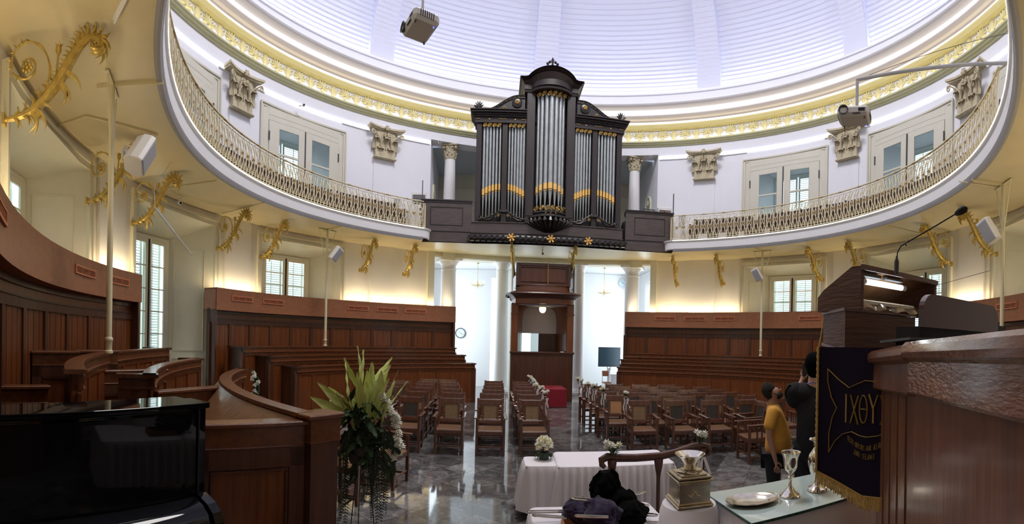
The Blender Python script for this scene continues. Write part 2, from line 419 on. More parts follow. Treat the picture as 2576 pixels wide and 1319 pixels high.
# soffit across the organ bay and under the organ platform
m = MB()
def poly(z, pts, flip=False):
    v = [(x, y, z) for x, y in pts]; return v
bay = [P(b, 9.2, 5.17) for b in (-35.5, -30, -24, -18, -12, -6, 0, 6, 12, 18, 24, 30, 35.5)]
fr_ = [Vector((-4.07, 5.70, 5.17)), Vector((-4.15, 6.05, 5.17)), Vector((-2.5, 6.3, 5.17)), Vector((2.5, 6.3, 5.17)), Vector((4.15, 6.05, 5.17)), Vector((4.07, 5.70, 5.17))]
m.add(bay + fr_[::-1], [tuple(range(len(bay) + len(fr_)))])
struct(m.build('ceiling_organ_soffit', M_SOFFIT))
m = MB(); m.ring([(7.04, 5.5), (9.0, 5.5)], GB0, GB1, 120)
m.add([v + Vector((0, 0, .33)) for v in bay] + [v + Vector((0, 0, .33)) for v in fr_[::-1]], [tuple(range(len(bay) + len(fr_)))])
struct(m.build('floor_gallery', M_SOFFIT))
def gal_end(s, r, z): return P(s * 35.5, r, z)
FPROF = [(7.02, 5.17), (6.99, 5.17), (6.985, 5.21), (6.955, 5.24), (6.94, 5.44), (6.92, 5.47), (6.90, 5.50), (6.90, 5.52), (7.06, 5.53)]
m = MB(); m.ring(FPROF[2:], GB0, GB1, 160)
for s in (-1, 1):   # the rounded return of the gallery towards the organ parapet
    c = P(s * 35.5, 7.3)
    d = P(s * 35.5, 1.0); tg = Vector((d.y * -s * -1, d.x * s * -1, 0))
    rows = []
    tg = P(s * 35.5 - s * 90, 1.0)
    for k in range(7):
        a = radians(15 * k); rows.append([c + (-d * cos(a) + tg * sin(a)) * (7.3 - r) + Vector((0, 0, z)) for r, z in FPROF[2:]])
    rows.append([c + d * 1.0 + tg * (7.3 - r) + Vector((0, 0, z)) for r, z in FPROF[2:]])
    m.sheet(rows, False)
struct(m.build('trim_gallery_fascia', M_FASCIA))
m = MB(); m.ring([(7.06, 5.165), (7.02, 5.15), (6.985, 5.15), (6.97, 5.20), (6.985, 5.21)], GB0, GB1, 160); struct(m.build('trim_gallery_edge', M_EDGE))
# LED lines
def strip(name, mt, r0, z0, r1, z1, segs, n=24):
    m = MB()
    for a, b in segs: m.ring([(r0, z0), (r1, z1)], a, b, n)
    return struct(m.build(name, mt, recalc=False))
strip('trim_led_fascia', L_FASC, 6.895, 5.497, 6.893, 5.519, [(GB0, GB1)], 120)
CAPS = [-107.5, -76.8, -40.5, 40.5, 76.8, 107.5]
sg = [(28.9, 36.8), (44.2, 73.0), (80.6, 103.7), (111.3, 140)]
strip('trim_led_cove', L_COVE, 8.68, 9.02, 8.675, 9.12, sg + [(-b, -a) for a, b in sg])
strip('trim_led_frieze', L_FRZ, 8.60, 9.665, 8.67, 9.665, [(0, 360)], 90)
strip('trim_led_cornice', L_CORN, 8.60, 10.285, 8.68, 10.285, [(0, 360)], 90)
strip('trim_led_cornice_upper', L_CORN, 8.50, 10.585, 8.62, 10.585, [(0, 360)], 90)
rr = sorted(rb); sg = [(rr[i] + 3.2, (rr[(i + 1) % len(rr)] + (360 if i == len(rr) - 1 else 0)) - 3.2) for i in range(len(rr))]
strip('trim_led_dome', L_DOME, 9.02, 11.64, 9.16, 11.64, sg, 12)
# picture rail under the cove strip
m = MB(); 
for a, b in [(29, 51), (70.6, 82), (103, 113)]:
    for q in ((a, b), (-b, -a)): m.ring([(8.70, 8.98), (8.67, 8.985), (8.67, 9.015), (8.70, 9.02)], q[0], q[1], 12)
struct(m.build('trim_cove_rail', M_WALLU))
# ============================================================ openings, vestibule, columns
def clear_glass(name, tint=(0.92, 0.98, 0.97)):
    m = bpy.data.materials.new(name); m.use_nodes = True; nt = m.node_tree; N, L = nt.nodes, nt.links
    N.remove(N['Principled BSDF']); out = N['Material Output']
    t = N.new('ShaderNodeBsdfTransparent'); t.inputs[0].default_value = (*tint, 1)
    g = N.new('ShaderNodeBsdfGlossy'); g.inputs['Roughness'].default_value = 0.03
    fr = N.new('ShaderNodeFresnel'); fr.inputs[0].default_value = 1.5; ge = N.new('ShaderNodeNewGeometry'); mm = N.new('ShaderNodeMath'); mm.operation = 'SUBTRACT'; mm.use_clamp = True; L.new(fr.outputs[0], mm.inputs[0]); L.new(ge.outputs['Backfacing'], mm.inputs[1])
    mx = N.new('ShaderNodeMixShader'); L.new(mm.outputs[0], mx.inputs[0]); L.new(t.outputs[0], mx.inputs[1]); L.new(g.outputs[0], mx.inputs[2]); L.new(mx.outputs[0], out.inputs['Surface'])
    MATS[name] = m; return m
M_PANE = clear_glass('window_pane_glass')
def TB(b, r=0.0, z=0.0): return Matrix.Translation(P(b, r, z)) @ rotz(-radians(b))
def framebox(m, T, x0, x1, z0, z1, y, w, d):
    """rectangular frame of members w wide, d deep, at local depth y"""
    for (a, b_, c, e) in ((x0, x0 + w, z0, z1), (x1 - w, x1, z0, z1), (x0 + w, x1 - w, z1 - w, z1), (x0 + w, x1 - w, z0, z0 + w)):
        t = MB(); t.box(((a + b_) / 2, y, (c + e) / 2), (b_ - a, d, e - c), bev=.006); m.join(t, T)
def boxl(m, T, x0, x1, y0, y1, z0, z1, bev=0.0):
    t = MB(); t.box(((x0 + x1) / 2, (y0 + y1) / 2, (z0 + z1) / 2), (x1 - x0, y1 - y0, z1 - z0), bev=bev); m.join(t, T); return m
def slats(m, T, x0, x1, z0, z1, y, pitch=.07, ang=40):
    n = int((z1 - z0) / pitch)
    for i in range(n):
        t = MB(); t.box(((x0 + x1) / 2, y, z0 + (i + .5) * pitch), (x1 - x0, .062, .008), Matrix.Rotation(radians(ang), 3, 'X')); m.join(t, T)
wi = [0]
def shutters(T, par, y, hw, z0, z1, M_=None):
    for s in (-1, 1):
        m = MB(); a, b_ = (s * .02, s * hw) if s > 0 else (-hw, -.02)
        framebox(m, T, min(a, b_), max(a, b_), z0, z1, y, .07, .035); slats(m, T, min(a, b_) + .07, max(a, b_) - .07, z0 + .07, z1 - .07, y)
        boxl(m, T, (a + b_) / 2 - .012, (a + b_) / 2 + .012, y - .035, y - .025, z0 + .07, z1 - .07)
        o = m.build('shutter', M_SHUT, par)
def casement(b, z0, z1, hw_front, hw_back, depth, z1b, panel_to, name, lab, nm, trimto):
    """window or door bay: architrave, splayed reveal, two glazed leaves, shutters outside"""
    T = TB(b); r0 = 8.70
    root = bpy.data.objects.new(name, None); COL.objects.link(root); root.location = P(b, r0, z0); root.rotation_euler = (0, 0, -radians(b)); struct(root, lab)
    yb = r0 + depth; xf = hw_front; yf = sqrt(r0 * r0 - xf * xf)
    m = MB(); V = lambda x, y, z: T @ Vector((x, y, z))
    for s in (-1, 1):
        m.add([V(s * xf, yf, z0), V(s * hw_back, yb, z0), V(s * hw_back, yb, z1b), V(s * xf, yf, z1)], [(0, 1, 2, 3)])
        # sunk panel moulding on the reveal
        A, Bp = Vector((s * xf, yf, 0)), Vector((s * hw_back, yb, 0)); d = (Bp - A)
        nrm = Vector((-s * d.y, s * d.x, 0)).normalized() * .012
        zt = min(z1, z1b) - .25
        for (u0, u1, za, zb) in ((.2, .85, z0 + .15, z0 + (zt - z0) * .33), (.2, .85, z0 + (zt - z0) * .38, zt)):
            c = [A + d * u0 + nrm * s * s, A + d * u1 + nrm]
            for (p, q) in (((c[0], za), (c[1], za)), ((c[1], za), (c[1], zb)), ((c[1], zb), (c[0], zb)), ((c[0], zb), (c[0], za))):
                m.bar(T @ (p[0] + Vector((0, 0, p[1]))), T @ (q[0] + Vector((0, 0, q[1]))), .02, .02)
    m.add([V(-xf, yf, z1), V(xf, yf, z1), V(hw_back, yb, z1b), V(-hw_back, yb, z1b)], [(0, 1, 2, 3)])
    m.add([V(-xf, yf, z0), V(xf, yf, z0), V(hw_back, yb, z0), V(-hw_back, yb, z0)], [(0, 1, 2, 3)])
    m.build('reveal', M_CREAM, root, recalc=False)
    # architrave on the wall face
    m = MB(); db = math.degrees(math.asin(xf / r0)); w = .16
    for (pr0, pr1) in ((8.70, 8.655), ):
        m.pbox(8.64, 8.74, b - db - math.degrees(w / r0), b - db, z0 if z0 > 1 else 0, z1 + w, 1)
        m.pbox(8.64, 8.74, b + db, b + db + math.degrees(w / r0), z0 if z0 > 1 else 0, z1 + w, 1)
        m.pbox(8.64, 8.74, b - db, b + db, z1, z1 + w, 8)
        k = math.degrees(.05 / r0)
        m.pbox(8.61, 8.66, b - db - math.degrees(w / r0) - k * .2, b - db - math.degrees(w / r0) + k, z0 if z0 > 1 else 0, z1 + w, 1)
        m.pbox(8.61, 8.66, b + db + math.degrees(w / r0) - k, b + db + math.degrees(w / r0) + k * .2, z0 if z0 > 1 else 0, z1 + w, 1)
        m.pbox(8.61, 8.66, b - db - math.degrees(w / r0), b + db + math.degrees(w / r0), z1 + w - .05, z1 + w + .01, 8)
    m.build('architrave', M_CREAM, root)
    # fixed frame and leaves
    m = MB(); framebox(m, T, -hw_back, hw_back, z0, z1b, yb - .02, .09, .10); m.build('window_frame', M_CREAM, root)
    for s in (-1, 1):
        a, c = sorted((s * .012, s * (hw_back - .09))); m = MB()
        framebox(m, T, a, c, z0 + .09, z1b - .09, yb - .05, .10, .045)
        if panel_to > 0: boxl(m, T, a + .1, c - .1, yb - .06, yb - .04, z0 + .15, z0 + panel_to)
        zz0, zz1 = z0 + .09 + max(.1, panel_to), z1b - .19; nm_ = nm
        for k in range(1, nm_ + 1):
            z = zz0 + (zz1 - zz0) * k / (nm_ + 1); boxl(m, T, a + .1, c - .1, yb - .07, yb - .035, z - .014, z + .014)
        lf = m.build('window_leaf', M_CREAM, root)
        m = MB(); boxl(m, T, a + .1, c - .1, yb - .055, yb - .05, zz0, zz1); m.build('pane', M_PANE, lf)
        m = MB(); boxl(m, T, s * .012 - .014, s * .012 + .014, yb - .085, yb - .07, z0 + .3, z1b - .1); m.build('espagnolette', M_DARK, lf)
    shutters(T, root, yb + .16, hw_back - .08, z0 + .05, z1b - .05)
    return root
k = 1
for b in (-60.8, 60.8, -124.0, 124.0):
    casement(b, 2.3, 4.85, 1.50, .93, .85, 4.62, 0, 'window_%d' % k, 'cream casement window in a deep splayed niche under the gallery', 4, 5); k += 1
for i, b in enumerate((-92.4, 92.4)):
    casement(b, 0.0, 4.85, 1.50, .78, .85, 4.45, .8, 'door_%d' % (i + 1), 'tall cream glazed door in a deep niche under the gallery', 5, 5)
# gallery doors: two leaves near the wall face, shuttered window at the back of the recess
di = 3
for b in DOORS:
    T = TB(b); root = bpy.data.objects.new('door_%d' % di, None); di += 1; COL.objects.link(root); root.location = P(b, 8.7, 5.5); root.rotation_euler = (0, 0, -radians(b)); struct(root, 'pale grey glazed double door on the gallery')
    xf = 1.52; yf = sqrt(8.7 ** 2 - xf ** 2) + .02; z0, z1 = 5.5, 8.62; V = lambda x, y, z: T @ Vector((x, y, z))
    m = MB(); w = .10; db = math.degrees(math.asin(xf / 8.7)); kw = math.degrees(w / 8.7)
    for (b0, b1, za, zb) in ((b - db - kw, b - db, z0, z1 + w), (b + db, b + db + kw, z0, z1 + w), (b - db, b + db, z1, z1 + w)):
        m.pbox(8.66, 8.74, b0, b1, za, zb, 8 if b1 - b0 > 3 else 1)
    for (b0, b1, za, zb) in ((b - db - kw - .1, b - db - kw + .25, z0, z1 + w), (b + db + kw - .25, b + db + kw + .1, z0, z1 + w), (b - db - kw, b + db + kw, z1 + w - .03, z1 + w + .02)):
        m.pbox(8.63, 8.68, b0, b1, za, zb, 8 if b1 - b0 > 3 else 1)
    m.build('architrave', M_DOORU, root)
    m = MB(); framebox(m, T, -xf, xf, z0, z1, yf, .20, .07); boxl(m, T, -xf, xf, yf - .03, yf + .03, z1 - .34, z1 - .2); m.build('door_frame', M_DOORU, root)
    for s in (-1, 1):
        a, c = sorted((s * .012, s * 1.31)); m = MB(); yl = yf - .03
        gx0, gx1 = (a + .24, c - .38) if s < 0 else (a + .38, c - .24)
        if s > 0: gx0, gx1 = a + .24, c - .36
        if s < 0: gx0, gx1 = a + .36, c - .24
        zt = z1 - .36; gz0, gz1 = z0 + .75, zt - .18
        for (x0, x1, za, zb) in ((a, gx0, z0 + .05, zt), (gx1, c, z0 + .05, zt), (gx0, gx1, gz1, zt), (gx0, gx1, z0 + .05, gz0), (gx0, gx1, gz0 + (gz1 - gz0) * .60 - .03, gz0 + (gz1 - gz0) * .60 + .03)):
            boxl(m, T, x0, x1, yl - .02, yl + .02, za, zb, .004)
        lf = m.build('door_leaf', M_DOORU, root)
        m = MB(); boxl(m, T, gx0, gx1, yl - .003, yl + .003, gz0, gz1); m.build('pane', M_PANE, lf)
        for zh in (z0 + .5, zt - .45):
            m = MB(); boxl(m, T, s * 1.31 - .018, s * 1.31 + .018, yl - .045, yl - .02, zh - .13, zh + .13); m.build('hinge', M_DGREY, lf)
    m = MB(); boxl(m, T, -.03, .0, yf - .075, yf - .05, z0 + .5, z1 - .38); m.build('espagnolette', M_DGREY, root)
    # recess behind
    m = MB(); yb = 9.85
    for s in (-1, 1): m.add([V(s * xf, yf + .03, z0), V(s * .95, yb, z0), V(s * .95, yb, z1 - .2), V(s * xf, yf + .03, z1)], [(0, 1, 2, 3)])
    m.add([V(-xf, yf + .03, z1), V(xf, yf + .03, z1), V(.95, yb, z1 - .2), V(-.95, yb, z1 - .2)], [(0, 1, 2, 3)])
    m.add([V(-xf, yf + .03, z0), V(xf, yf + .03, z0), V(.95, yb, z0), V(-.95, yb, z0)], [(0, 1, 2, 3)])
    m.build('reveal', M_WALLU, root, recalc=False)
    m = MB(); framebox(m, T, -.95, .95, z0, z1 - .2, yb, .09, .08); m.build('window_frame', M_SHUT, root)
    shutters(T, root, yb, .86, z0 + .09, z1 - .29)

# outer skin so that daylight only enters through the shutters
# vestibule beyond the organ bay and the loft room above it
VX, VY = 4.75, 11.6
def quad(m, a, b_, c, d): m.add([a, b_, c, d], [(0, 1, 2, 3)])
m = MB()
def wallbox(x0, x1, y0, y1, z0, z1): m.box(((x0 + x1) / 2, (y0 + y1) / 2, (z0 + z1) / 2), (abs(x1 - x0), abs(y1 - y0), z1 - z0))
WB = [(-VX, -3.05), (-2.85, -2.05), (-1.42, -.6), (.75, 1.9), (2.4, VX)]   # piers of the back wall
segs = [(-VX, -1.95), (-1.50, -.58), (-.16, .8), (1.35, VX)]
for a, c in segs: wallbox(a, c, VY, VY + .3, 0, 4.8)
wallbox(-VX, VX, VY, VY + .3, 4.8, 5.17)
for s in (-1, 1):
    wallbox(s * VX, s * (VX + .3), 10.6, VY, 0, 5.17); wallbox(s * VX, s * (VX + .3), 7.3, 8.4, 0, 5.17); wallbox(s * VX, s * (VX + .3), 8.4, 10.6, 4.75, 5.17)
struct(m.build('wall_vestibule', M_COLW))
m = MB(); m.box((0, 9.9, 5.22), (2 * VX + .6, 4.4, .08)); struct(m.build('ceiling_vestibule', M_COLW))
# jambs at each side of the lower bay
m = MB()
for s in (-1, 1):
    m.pbox(8.55, 9.0, s * 27.4, s * 29.0, 0, 5.17, 1); 
    m.pbox(8.55, 9.35, s * 22.2, s * 25.2, 4.90, 5.17, 1) 
m.pbox(8.62, 9.3, -27.4, 27.4, 5.02, 5.17, 20)
struct(m.build('trim_bay_beam', M_CREAM))
# loft behind the organ
m = MB()
a, b_ = P(-28.6, 8.7), P(28.6, 8.7)
for s in (-1, 1):
    p = P(s * 28.6, 8.72); q = Vector((s * 4.35, 11.2, 0))
    quad(m, p + Vector((0, 0, 5.5)), q + Vector((0, 0, 5.5)), q + Vector((0, 0, 9.3)), p + Vector((0, 0, 9.3)))
struct(m.build('wall_loft_side', M_WALLU, recalc=False))
m = MB(); m.box((0, 11.25, 7.4), (9.2, .1, 3.9)); struct(m.build('wall_loft_back', mat('loft_cream_wall', (.66, .63, .50), .6)))
m = MB(); m.box((0, 10.1, 9.27), (9.4, 3.4, .12)); struct(m.build('ceiling_loft', mat('loft_ceiling_grey', (.42, .46, .50), .6)))
m = MB(); 
for z in (7.0, 7.9, 8.55): m.box((0, 11.17, z), (9.0, .06, .05))
struct(m.build('trim_loft_rail', M_CREAM))
# arched window in the west side wall of the loft
for s, nme in ((-1, 'window_7'), (1, 'window_8')):
    p = P(s * 28.6, 8.72); q = Vector((s * 4.35, 11.2, 0)); d = (q - p).normalized(); n = Vector((-d.y, d.x, 0)) * (1 if s > 0 else -1)
    root = bpy.data.objects.new(nme, None); COL.objects.link(root); root.location = p + d * 1.0; struct(root, 'small arched window with a radial frame in the loft side wall')
    m = MB(); c = p + d * 1.15 - n * 0.0; off = Vector((-s * .03, 0, 0))
    pts = [c + off + d * (.33 * cos(t)) + Vector((0, 0, 7.6 + .33 * sin(t))) for t in [pi * k / 12 for k in range(13)]]
    pts = [c + off + d * .33 + Vector((0, 0, 6.3))] + pts + [c + off - d * .33 + Vector((0, 0, 6.3))]
    m.tube(pts, .035, 6)
    for k in range(1, 6): t = pi * k / 6; m.tube([c + off + Vector((0, 0, 7.6)), c + off + d * (.33 * cos(t)) + Vector((0, 0, 7.6 + .33 * sin(t)))], .012, 5)
    for z in (6.6, 7.1, 7.6): m.tube([c + off - d * .33 + Vector((0, 0, z)), c + off + d * .33 + Vector((0, 0, z))], .012, 5)
    m.build('window_frame', M_CREAM, root)
    m = MB(); m.add([c + off * .5 + d * x + Vector((0, 0, z)) for x, z in ((-.32, 6.3), (.32, 6.3), (.32, 7.6), (.2, 7.86), (0, 7.93), (-.2, 7.86), (-.32, 7.6))], [tuple(range(7))]); m.build('pane', mat('pale_lit_glass_%d' % s, (.5, .6, .55), .2), root)

# columns
def doric(name, x, y, z0, z1, r, label):
    t = thing(name, label, 'column', (x, y, z0), 0, 'white round columns of the entrance bay')
    m = MB(); H = z1 - z0
    m.lathe([(r, .25), (r * .99, H * .4), (r * .88, H - .42)], (x, y, z0), 28); m.build('shaft', M_COLW, t)
    m = MB(); m.lathe([(r * .88, H - .44), (r * .94, H - .43), (r * .94, H - .39), (r * .88, H - .38), (r * .89, H - .26), (r * 1.0, H - .22), (r * 1.18, H - .13), (r * 1.24, H - .10)], (x, y, z0), 28)
    m.box((x, y, z1 - .05), (r * 2.7, r * 2.7, .1), rotz(atan2(-x, y) * 1.0).to_3x3(), bev=.01); m.build('capital', M_COLW, t)
    m = MB(); m.box((x, y, z0 + .06), (r * 2.7, r * 2.7, .12), bev=.01); m.lathe([(r * 1.25, .12), (r * 1.28, .16), (r * 1.2, .20), (r * 1.02, .24), (r * 1.0, .27)], (x, y, z0), 28); m.build('base', M_COLW, t)
    return t
doric('column', -3.50, 8.28, 0, 5.02, .30, 'white round column at the left side of the entrance bay')
doric('column', 3.45, 8.31, 0, 5.02, .30, 'white round column at the right side of the entrance bay')
doric('column', -1.50, 8.88, 0, 5.08, .26, 'white round column hard against the left side of the wooden booth')
doric('column', 1.46, 8.88, 0, 5.08, .26, 'white round column hard against the right side of the wooden booth')

# pilaster strips on the wall (upper tall ones, lower pairs) with capitals
m = MB()
for b in CAPS + [-140, 140]: m.pbox(8.665, 8.74, b - 2.55, b + 2.55, 5.5, 8.2, 2)
struct(m.build('trim_pilasters_upper', M_WALLU))
m = MB()
for s in (-1, 1):
    for b in (34.5, 46.0, 71.5 + 3.0, 82.0 - 2.2, 103.5, 115):
        pass
    for b in (40.3, 76.8, 108.5): m.pbox(8.62, 8.74, s * b - 3.2, s * b + 3.2, 0, 5.17, 3)
struct(m.build('trim_pilasters_lower', M_WALLL))

def acanthus_capital():
    """local: x across, -y towards the room, z up; 1.25 wide x 1.0 high, on a pilaster .78 wide"""
    parts = {}
    m = MB(); m.box((0, -.06, .50), (.74, .12, 1.0)); m.box((0, -.08, .02), (.84, .18, .05), bev=.015); m.box((0, -.07, .055), (.79, .15, .02)); parts['bell'] = m
    ab = MB()
    for k in range(2):
        z0, z1, e = ((.93, .97, 0.0), (.97, 1.03, .04))[k]; n = 14; rows = []
        for zz, ee in ((z0, e), (z1, e)):
            rows.append([Vector(((u * 2 - 1) * (.62 + ee), -.16 - ee - .12 * abs(u * 2 - 1) ** 2.2, zz + .02 * abs(u * 2 - 1) ** 3)) for u in [i / n for i in range(n + 1)]])
        back = [Vector((v.x * .97, 0.0, v.z)) for v in rows[0]]; back2 = [Vector((v.x * .97, 0.0, v.z)) for v in rows[1]]
        ab.sheet([back, rows[0], rows[1], back2], False)
        for q in (0, n): ab.add([back[q], rows[0][q], rows[1][q], back2[q]], [(0, 1, 2, 3)])
    parts['abacus'] = ab
    fl = MB(); fl.ball((0, -.22, .99), .065, 8)
    for k in range(6): a = pi / 3 * k; fl.ball((cos(a) * .06, -.25, .99 + sin(a) * .06), .035, 6)
    parts['flower'] = fl
    def leaf(m, x, z, w, h, out, y0=-.12):
        nx, nz = 8, 9; rows = []
        for j in range(nz + 1):
            t = j / nz; ww = w * (1.0 - .35 * t) * (1 + .12 * sin(t * 18)); zz = z + h * (sin(min(t, .82) / .82 * pi / 2) if t < .82 else 1 - (t - .82) * 1.1)
            yy = y0 - out * (t ** 2.5) ; rows.append([Vector((x + (i / nx * 2 - 1) * ww / 2, yy + .03 * abs(i / nx * 2 - 1) ** 2 - .012 * cos(i * pi), zz)) for i in range(nx + 1)])
        m.sheet(rows, False)
        rows2 = [[v + Vector((0, .02, -.01)) for v in r] for r in rows]; m.sheet(rows2[::-1], False)
        m.tube([Vector((x, y0 - out * (t ** 2.5) - .02, z + h * sin(min(t, .82) / .82 * pi / 2))) for t in [k / 6 * .95 for k in range(7)]], .016, 5)
    lv = MB()
    for x in (-.19, .19): leaf(lv, x, .06, .34, .30, .10)
    parts['lower_leaf_row'] = lv
    lu = MB(); leaf(lu, 0, .30, .27, .40, .17, -.13); leaf(lu, -.36, .30, .26, .38, .15, -.11); leaf(lu, .36, .30, .26, .38, .15, -.11)
    for x in (-.19, .19): lu.tube([(x, -.15, .28), (x, -.17, .5), (x * .8, -.2, .62)], [.03, .035, .05], 6)
    parts['upper_leaf_row'] = lu
    vo = MB()
    for s in (-1, 1):
        for (x0, x1, R0, yy) in ((.20, .52, .085, -.30), (.19, .10, .07, -.22)):
            pts = [Vector((s * x0, -.17, .56)), Vector((s * (x0 * .6 + x1 * .4), -.2, .70)), Vector((s * x1, yy + .03, .84))]
            c = Vector((s * x1, yy, .84 - R0)); sg = s * (1 if x1 > x0 else -1)
            for k in range(1, 17):
                a = pi / 2 - sg * k * .52; R = R0 * (1 - k / 19); pts.append(c + Vector((cos(a) * R, 0, sin(a) * R)))
            vo.tube(pts, [.026] * 3 + [.026 - .0008 * k for k in range(16)], 6)
    parts['volute'] = vo
    return parts
CP = acanthus_capital()
def place_capital(b, z, label, sc=1.0):
    t = thing('pilaster_capital', label, 'capital', P(b, 8.665, z), -radians(b), 'acanthus capitals on the gallery wall')
    for k, mb in CP.items():
        m = MB(); m.join(mb, wm(t)); m.build(k, M_STONE, t)
    return t
place_capital(-76.8, 7.95 + .12, 'sandy stone capital with volutes, leftmost on the gallery wall')
place_capital(-40.5, 8.12, 'sandy stone capital between the left gallery doors and the organ')
place_capital(40.5, 8.12, 'sandy stone capital on the gallery wall just right of the organ')
place_capital(76.8, 8.07, 'sandy stone capital behind the grey projector on its bracket')
place_capital(107.5, 8.07, 'sandy stone capital crossed by the grey bracket arm, far right')

# small Corinthian columns carrying the lintel of the loft
for x, y, lab in ((-3.54, 8.27, 'white column with sandy leaf capital left of the organ'), (3.45, 8.31, 'white column with sandy leaf capital right of the organ')):
    t = thing('corinthian_column', lab, 'column', (x, y, 5.5), 0, 'columns flanking the organ')
    m = MB(); m.lathe([(.27, 0), (.27, .12), (.235, .16), (.23, .4), (.225, 1.6), (.195, 3.2)], (x, y, 5.5), 24); m.build('shaft', M_COLW, t)
    m = MB(); m.lathe([(.195, 3.17), (.215, 3.18), (.215, 3.21), (.195, 3.22), (.20, 3.4), (.23, 3.58), (.27, 3.62)], (x, y, 5.5), 20)
    for ring_, (zz, rr_, hh, oo) in enumerate(((3.22, .20, .20, .07), (3.32, .20, .26, .10))):
        for k in range(8):
            a = 2 * pi * (k + .5 * ring_) / 8
            m.tube([Vector((x + cos(a) * (rr_ + oo * t_ ** 2), y + sin(a) * (rr_ + oo * t_ ** 2), 5.5 + zz + hh * sin(min(t_, .8) / .8 * pi / 2) - (.05 if t_ > .9 else 0))) for t_ in (0, .3, .6, .8, 1)], [.05, .06, .055, .04, .02], 6, flat=.6)
    for k in range(4):
        a = pi / 4 + pi / 2 * k; m.ball((x + cos(a) * .31, y + sin(a) * .31, 5.5 + 3.56), .055, 7)
    m.box((x, y, 5.5 + 3.66), (.56, .56, .07), bev=.02); m.build('capital', M_STONE, t)
# ============================================================ panelling, pews, tiers
def panelling(b0, b1, label, vents, dr=0.0):
    t = thing('wall_panelling', label, 'panelling', P((b0 + b1) / 2, 8.4, 0), 0, 'wooden wall panelling with vents')
    n = max(4, int((b1 - b0) / 2.2))
    def pbx(m_, r0, r1, a0, a1, z0, z1, k_=None): m_.pbox(min(r0 + dr, 8.62 if r0 > 8.4 else 9), min(r1 + dr, 8.685), a0, a1, z0, z1, k_)
    m = MB(); pbx(m, 8.46, 8.56, b0, b1, 0.0, 2.7, n); m.build('back_board', M_WOOD, t)
    m = MB(); k = max(1, round((b1 - b0) / 5.3)); st = (b1 - b0) / k
    for i in range(k + 1):
        c = b0 + i * st; pbx(m, 8.43, 8.47, c - .35, c + .35, 0, 2.34, 1)
    for za, zb in ((2.30, 2.42), (1.62, 1.70)):
        if za > 2: pbx(m, 8.43, 8.47, b0, b1, za, zb, n)
    pbx(m, 8.41, 8.47, b0, b1, 2.42, 2.45, n); pbx(m, 8.42, 8.47, b0, b1, 2.56, 2.66, n)
    # fine board joints
    for i in range(k):
        for u in (.25, .5, .75): c = b0 + (i + u) * st; pbx(m, 8.455, 8.462, c - .03, c + .03, .6, 2.3, 1)
    m.build('frame', M_WOODD, t)
    m = MB(); pbx(m, 8.24, 8.27, b0, b1, 2.64, 3.20, n); pbx(m, 8.27, 8.66, b0, b1, 2.64, 2.66, n); pbx(m, 8.27, 8.66, b0, b1, 3.17, 3.19, n)
    for b in (b0, b1): s = .12 if b == b0 else -.12; pbx(m, 8.24, 8.66, min(b, b + s), max(b, b + s), 2.64, 3.20, 1)
    m.build('fascia_box', M_BAND, t)
    for b in (b0, b1):
        s = .5 if b == b0 else -.5; m = MB(); pbx(m, 8.28, 8.56, min(b, b + s), max(b, b + s), 0, 2.66, 1); m.build('end_post', M_WOODD, t)
    for c in vents:
        m = MB(); w = 2.75
        for (x0, x1, za, zb) in ((c - w, c + w, 3.02, 3.045), (c - w, c + w, 2.905, 2.93), (c - w, c - w + .22, 2.93, 3.02), (c + w - .22, c + w, 2.93, 3.02)): pbx(m, 8.215, 8.245, x0, x1, za, zb, 3 if x1 - x0 > 1 else 1)
        v = m.build('vent_frame', M_VENT, t)
        m = MB()
        for j in range(4): z = 2.942 + j * .021; pbx(m, 8.222, 8.236, c - w + .2, c + w - .2, z, z + .008, 3)
        for j in range(1, 3): u = c - w + 2 * w * j / 3; pbx(m, 8.225, 8.24, u - .04, u + .04, 2.93, 3.02, 1)
        m.build('grille', M_VENT, v)
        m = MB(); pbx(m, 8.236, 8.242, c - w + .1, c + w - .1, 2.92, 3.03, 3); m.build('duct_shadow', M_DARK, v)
    return t
panelling(-84.9, -22.4, 'long brown panelling with five vents, left of the entrance bay', [-78.2, -70, -47.8, -40.2, -32.8])
panelling(21.4, 84.9, 'long brown panelling with vents, right of the entrance bay', [31.8, 39.5, 47.2, 69.3, 77.8])
panelling(-153.5, -103.4, 'reddish curved panelling behind the black piano, far left', [-145, -118.8, -109.8], .14)
panelling(103.4, 152, 'curved panelling at far right behind the lectern', [109.8, 120, 135.5, 143], .14)
# LED strips lying on top of the panelling boxes, close to the wall
strip('trim_led_panelling', L_BAND, 8.44, 3.20, 8.54, 3.20, [(-84.5, -72), (-49.8, -22.8), (21.8, 49.8), (72, 84.5), (-112.8, -103.6), (103.6, 112.8), (-153.2, -135.2), (135.2, 160)], 16)
strip('trim_led_panelling_niche', L_BAND, 8.48, 3.20, 8.50, 3.20, [(-72, -49.8), (49.8, 72), (-135.2, -112.8), (112.8, 135.2)], 10)

# stepped floor of the pews
def tier(name, b0, b1, r0, z):
    m = MB(); m.pbox(r0, 8.5, b0, b1, z - .25, z - .004, max(4, int((b1 - b0) / 3))); struct(m.build(name, M_WOODD))
for s in (-1, 1):
    for (r0, z, e) in ((6.78, .25, 76.5), (7.28, .50, 79.5), (7.78, .75, 83.5)):
        a, c = sorted((s * 22.0, s * e)); tier('floor_tier', a, c, r0, z)
for (r0, z, a, c) in ((6.25, .30, -149.4, -107), (7.2, .55, -149.4, -105), (7.9, .80, -149.4, -104)): tier('floor_tier', a, c, r0, z)
for (r0, z, a, c) in ((7.2, .30, 104, 152), (7.9, .55, 104, 152)): tier('floor_tier', a, c, r0, z)

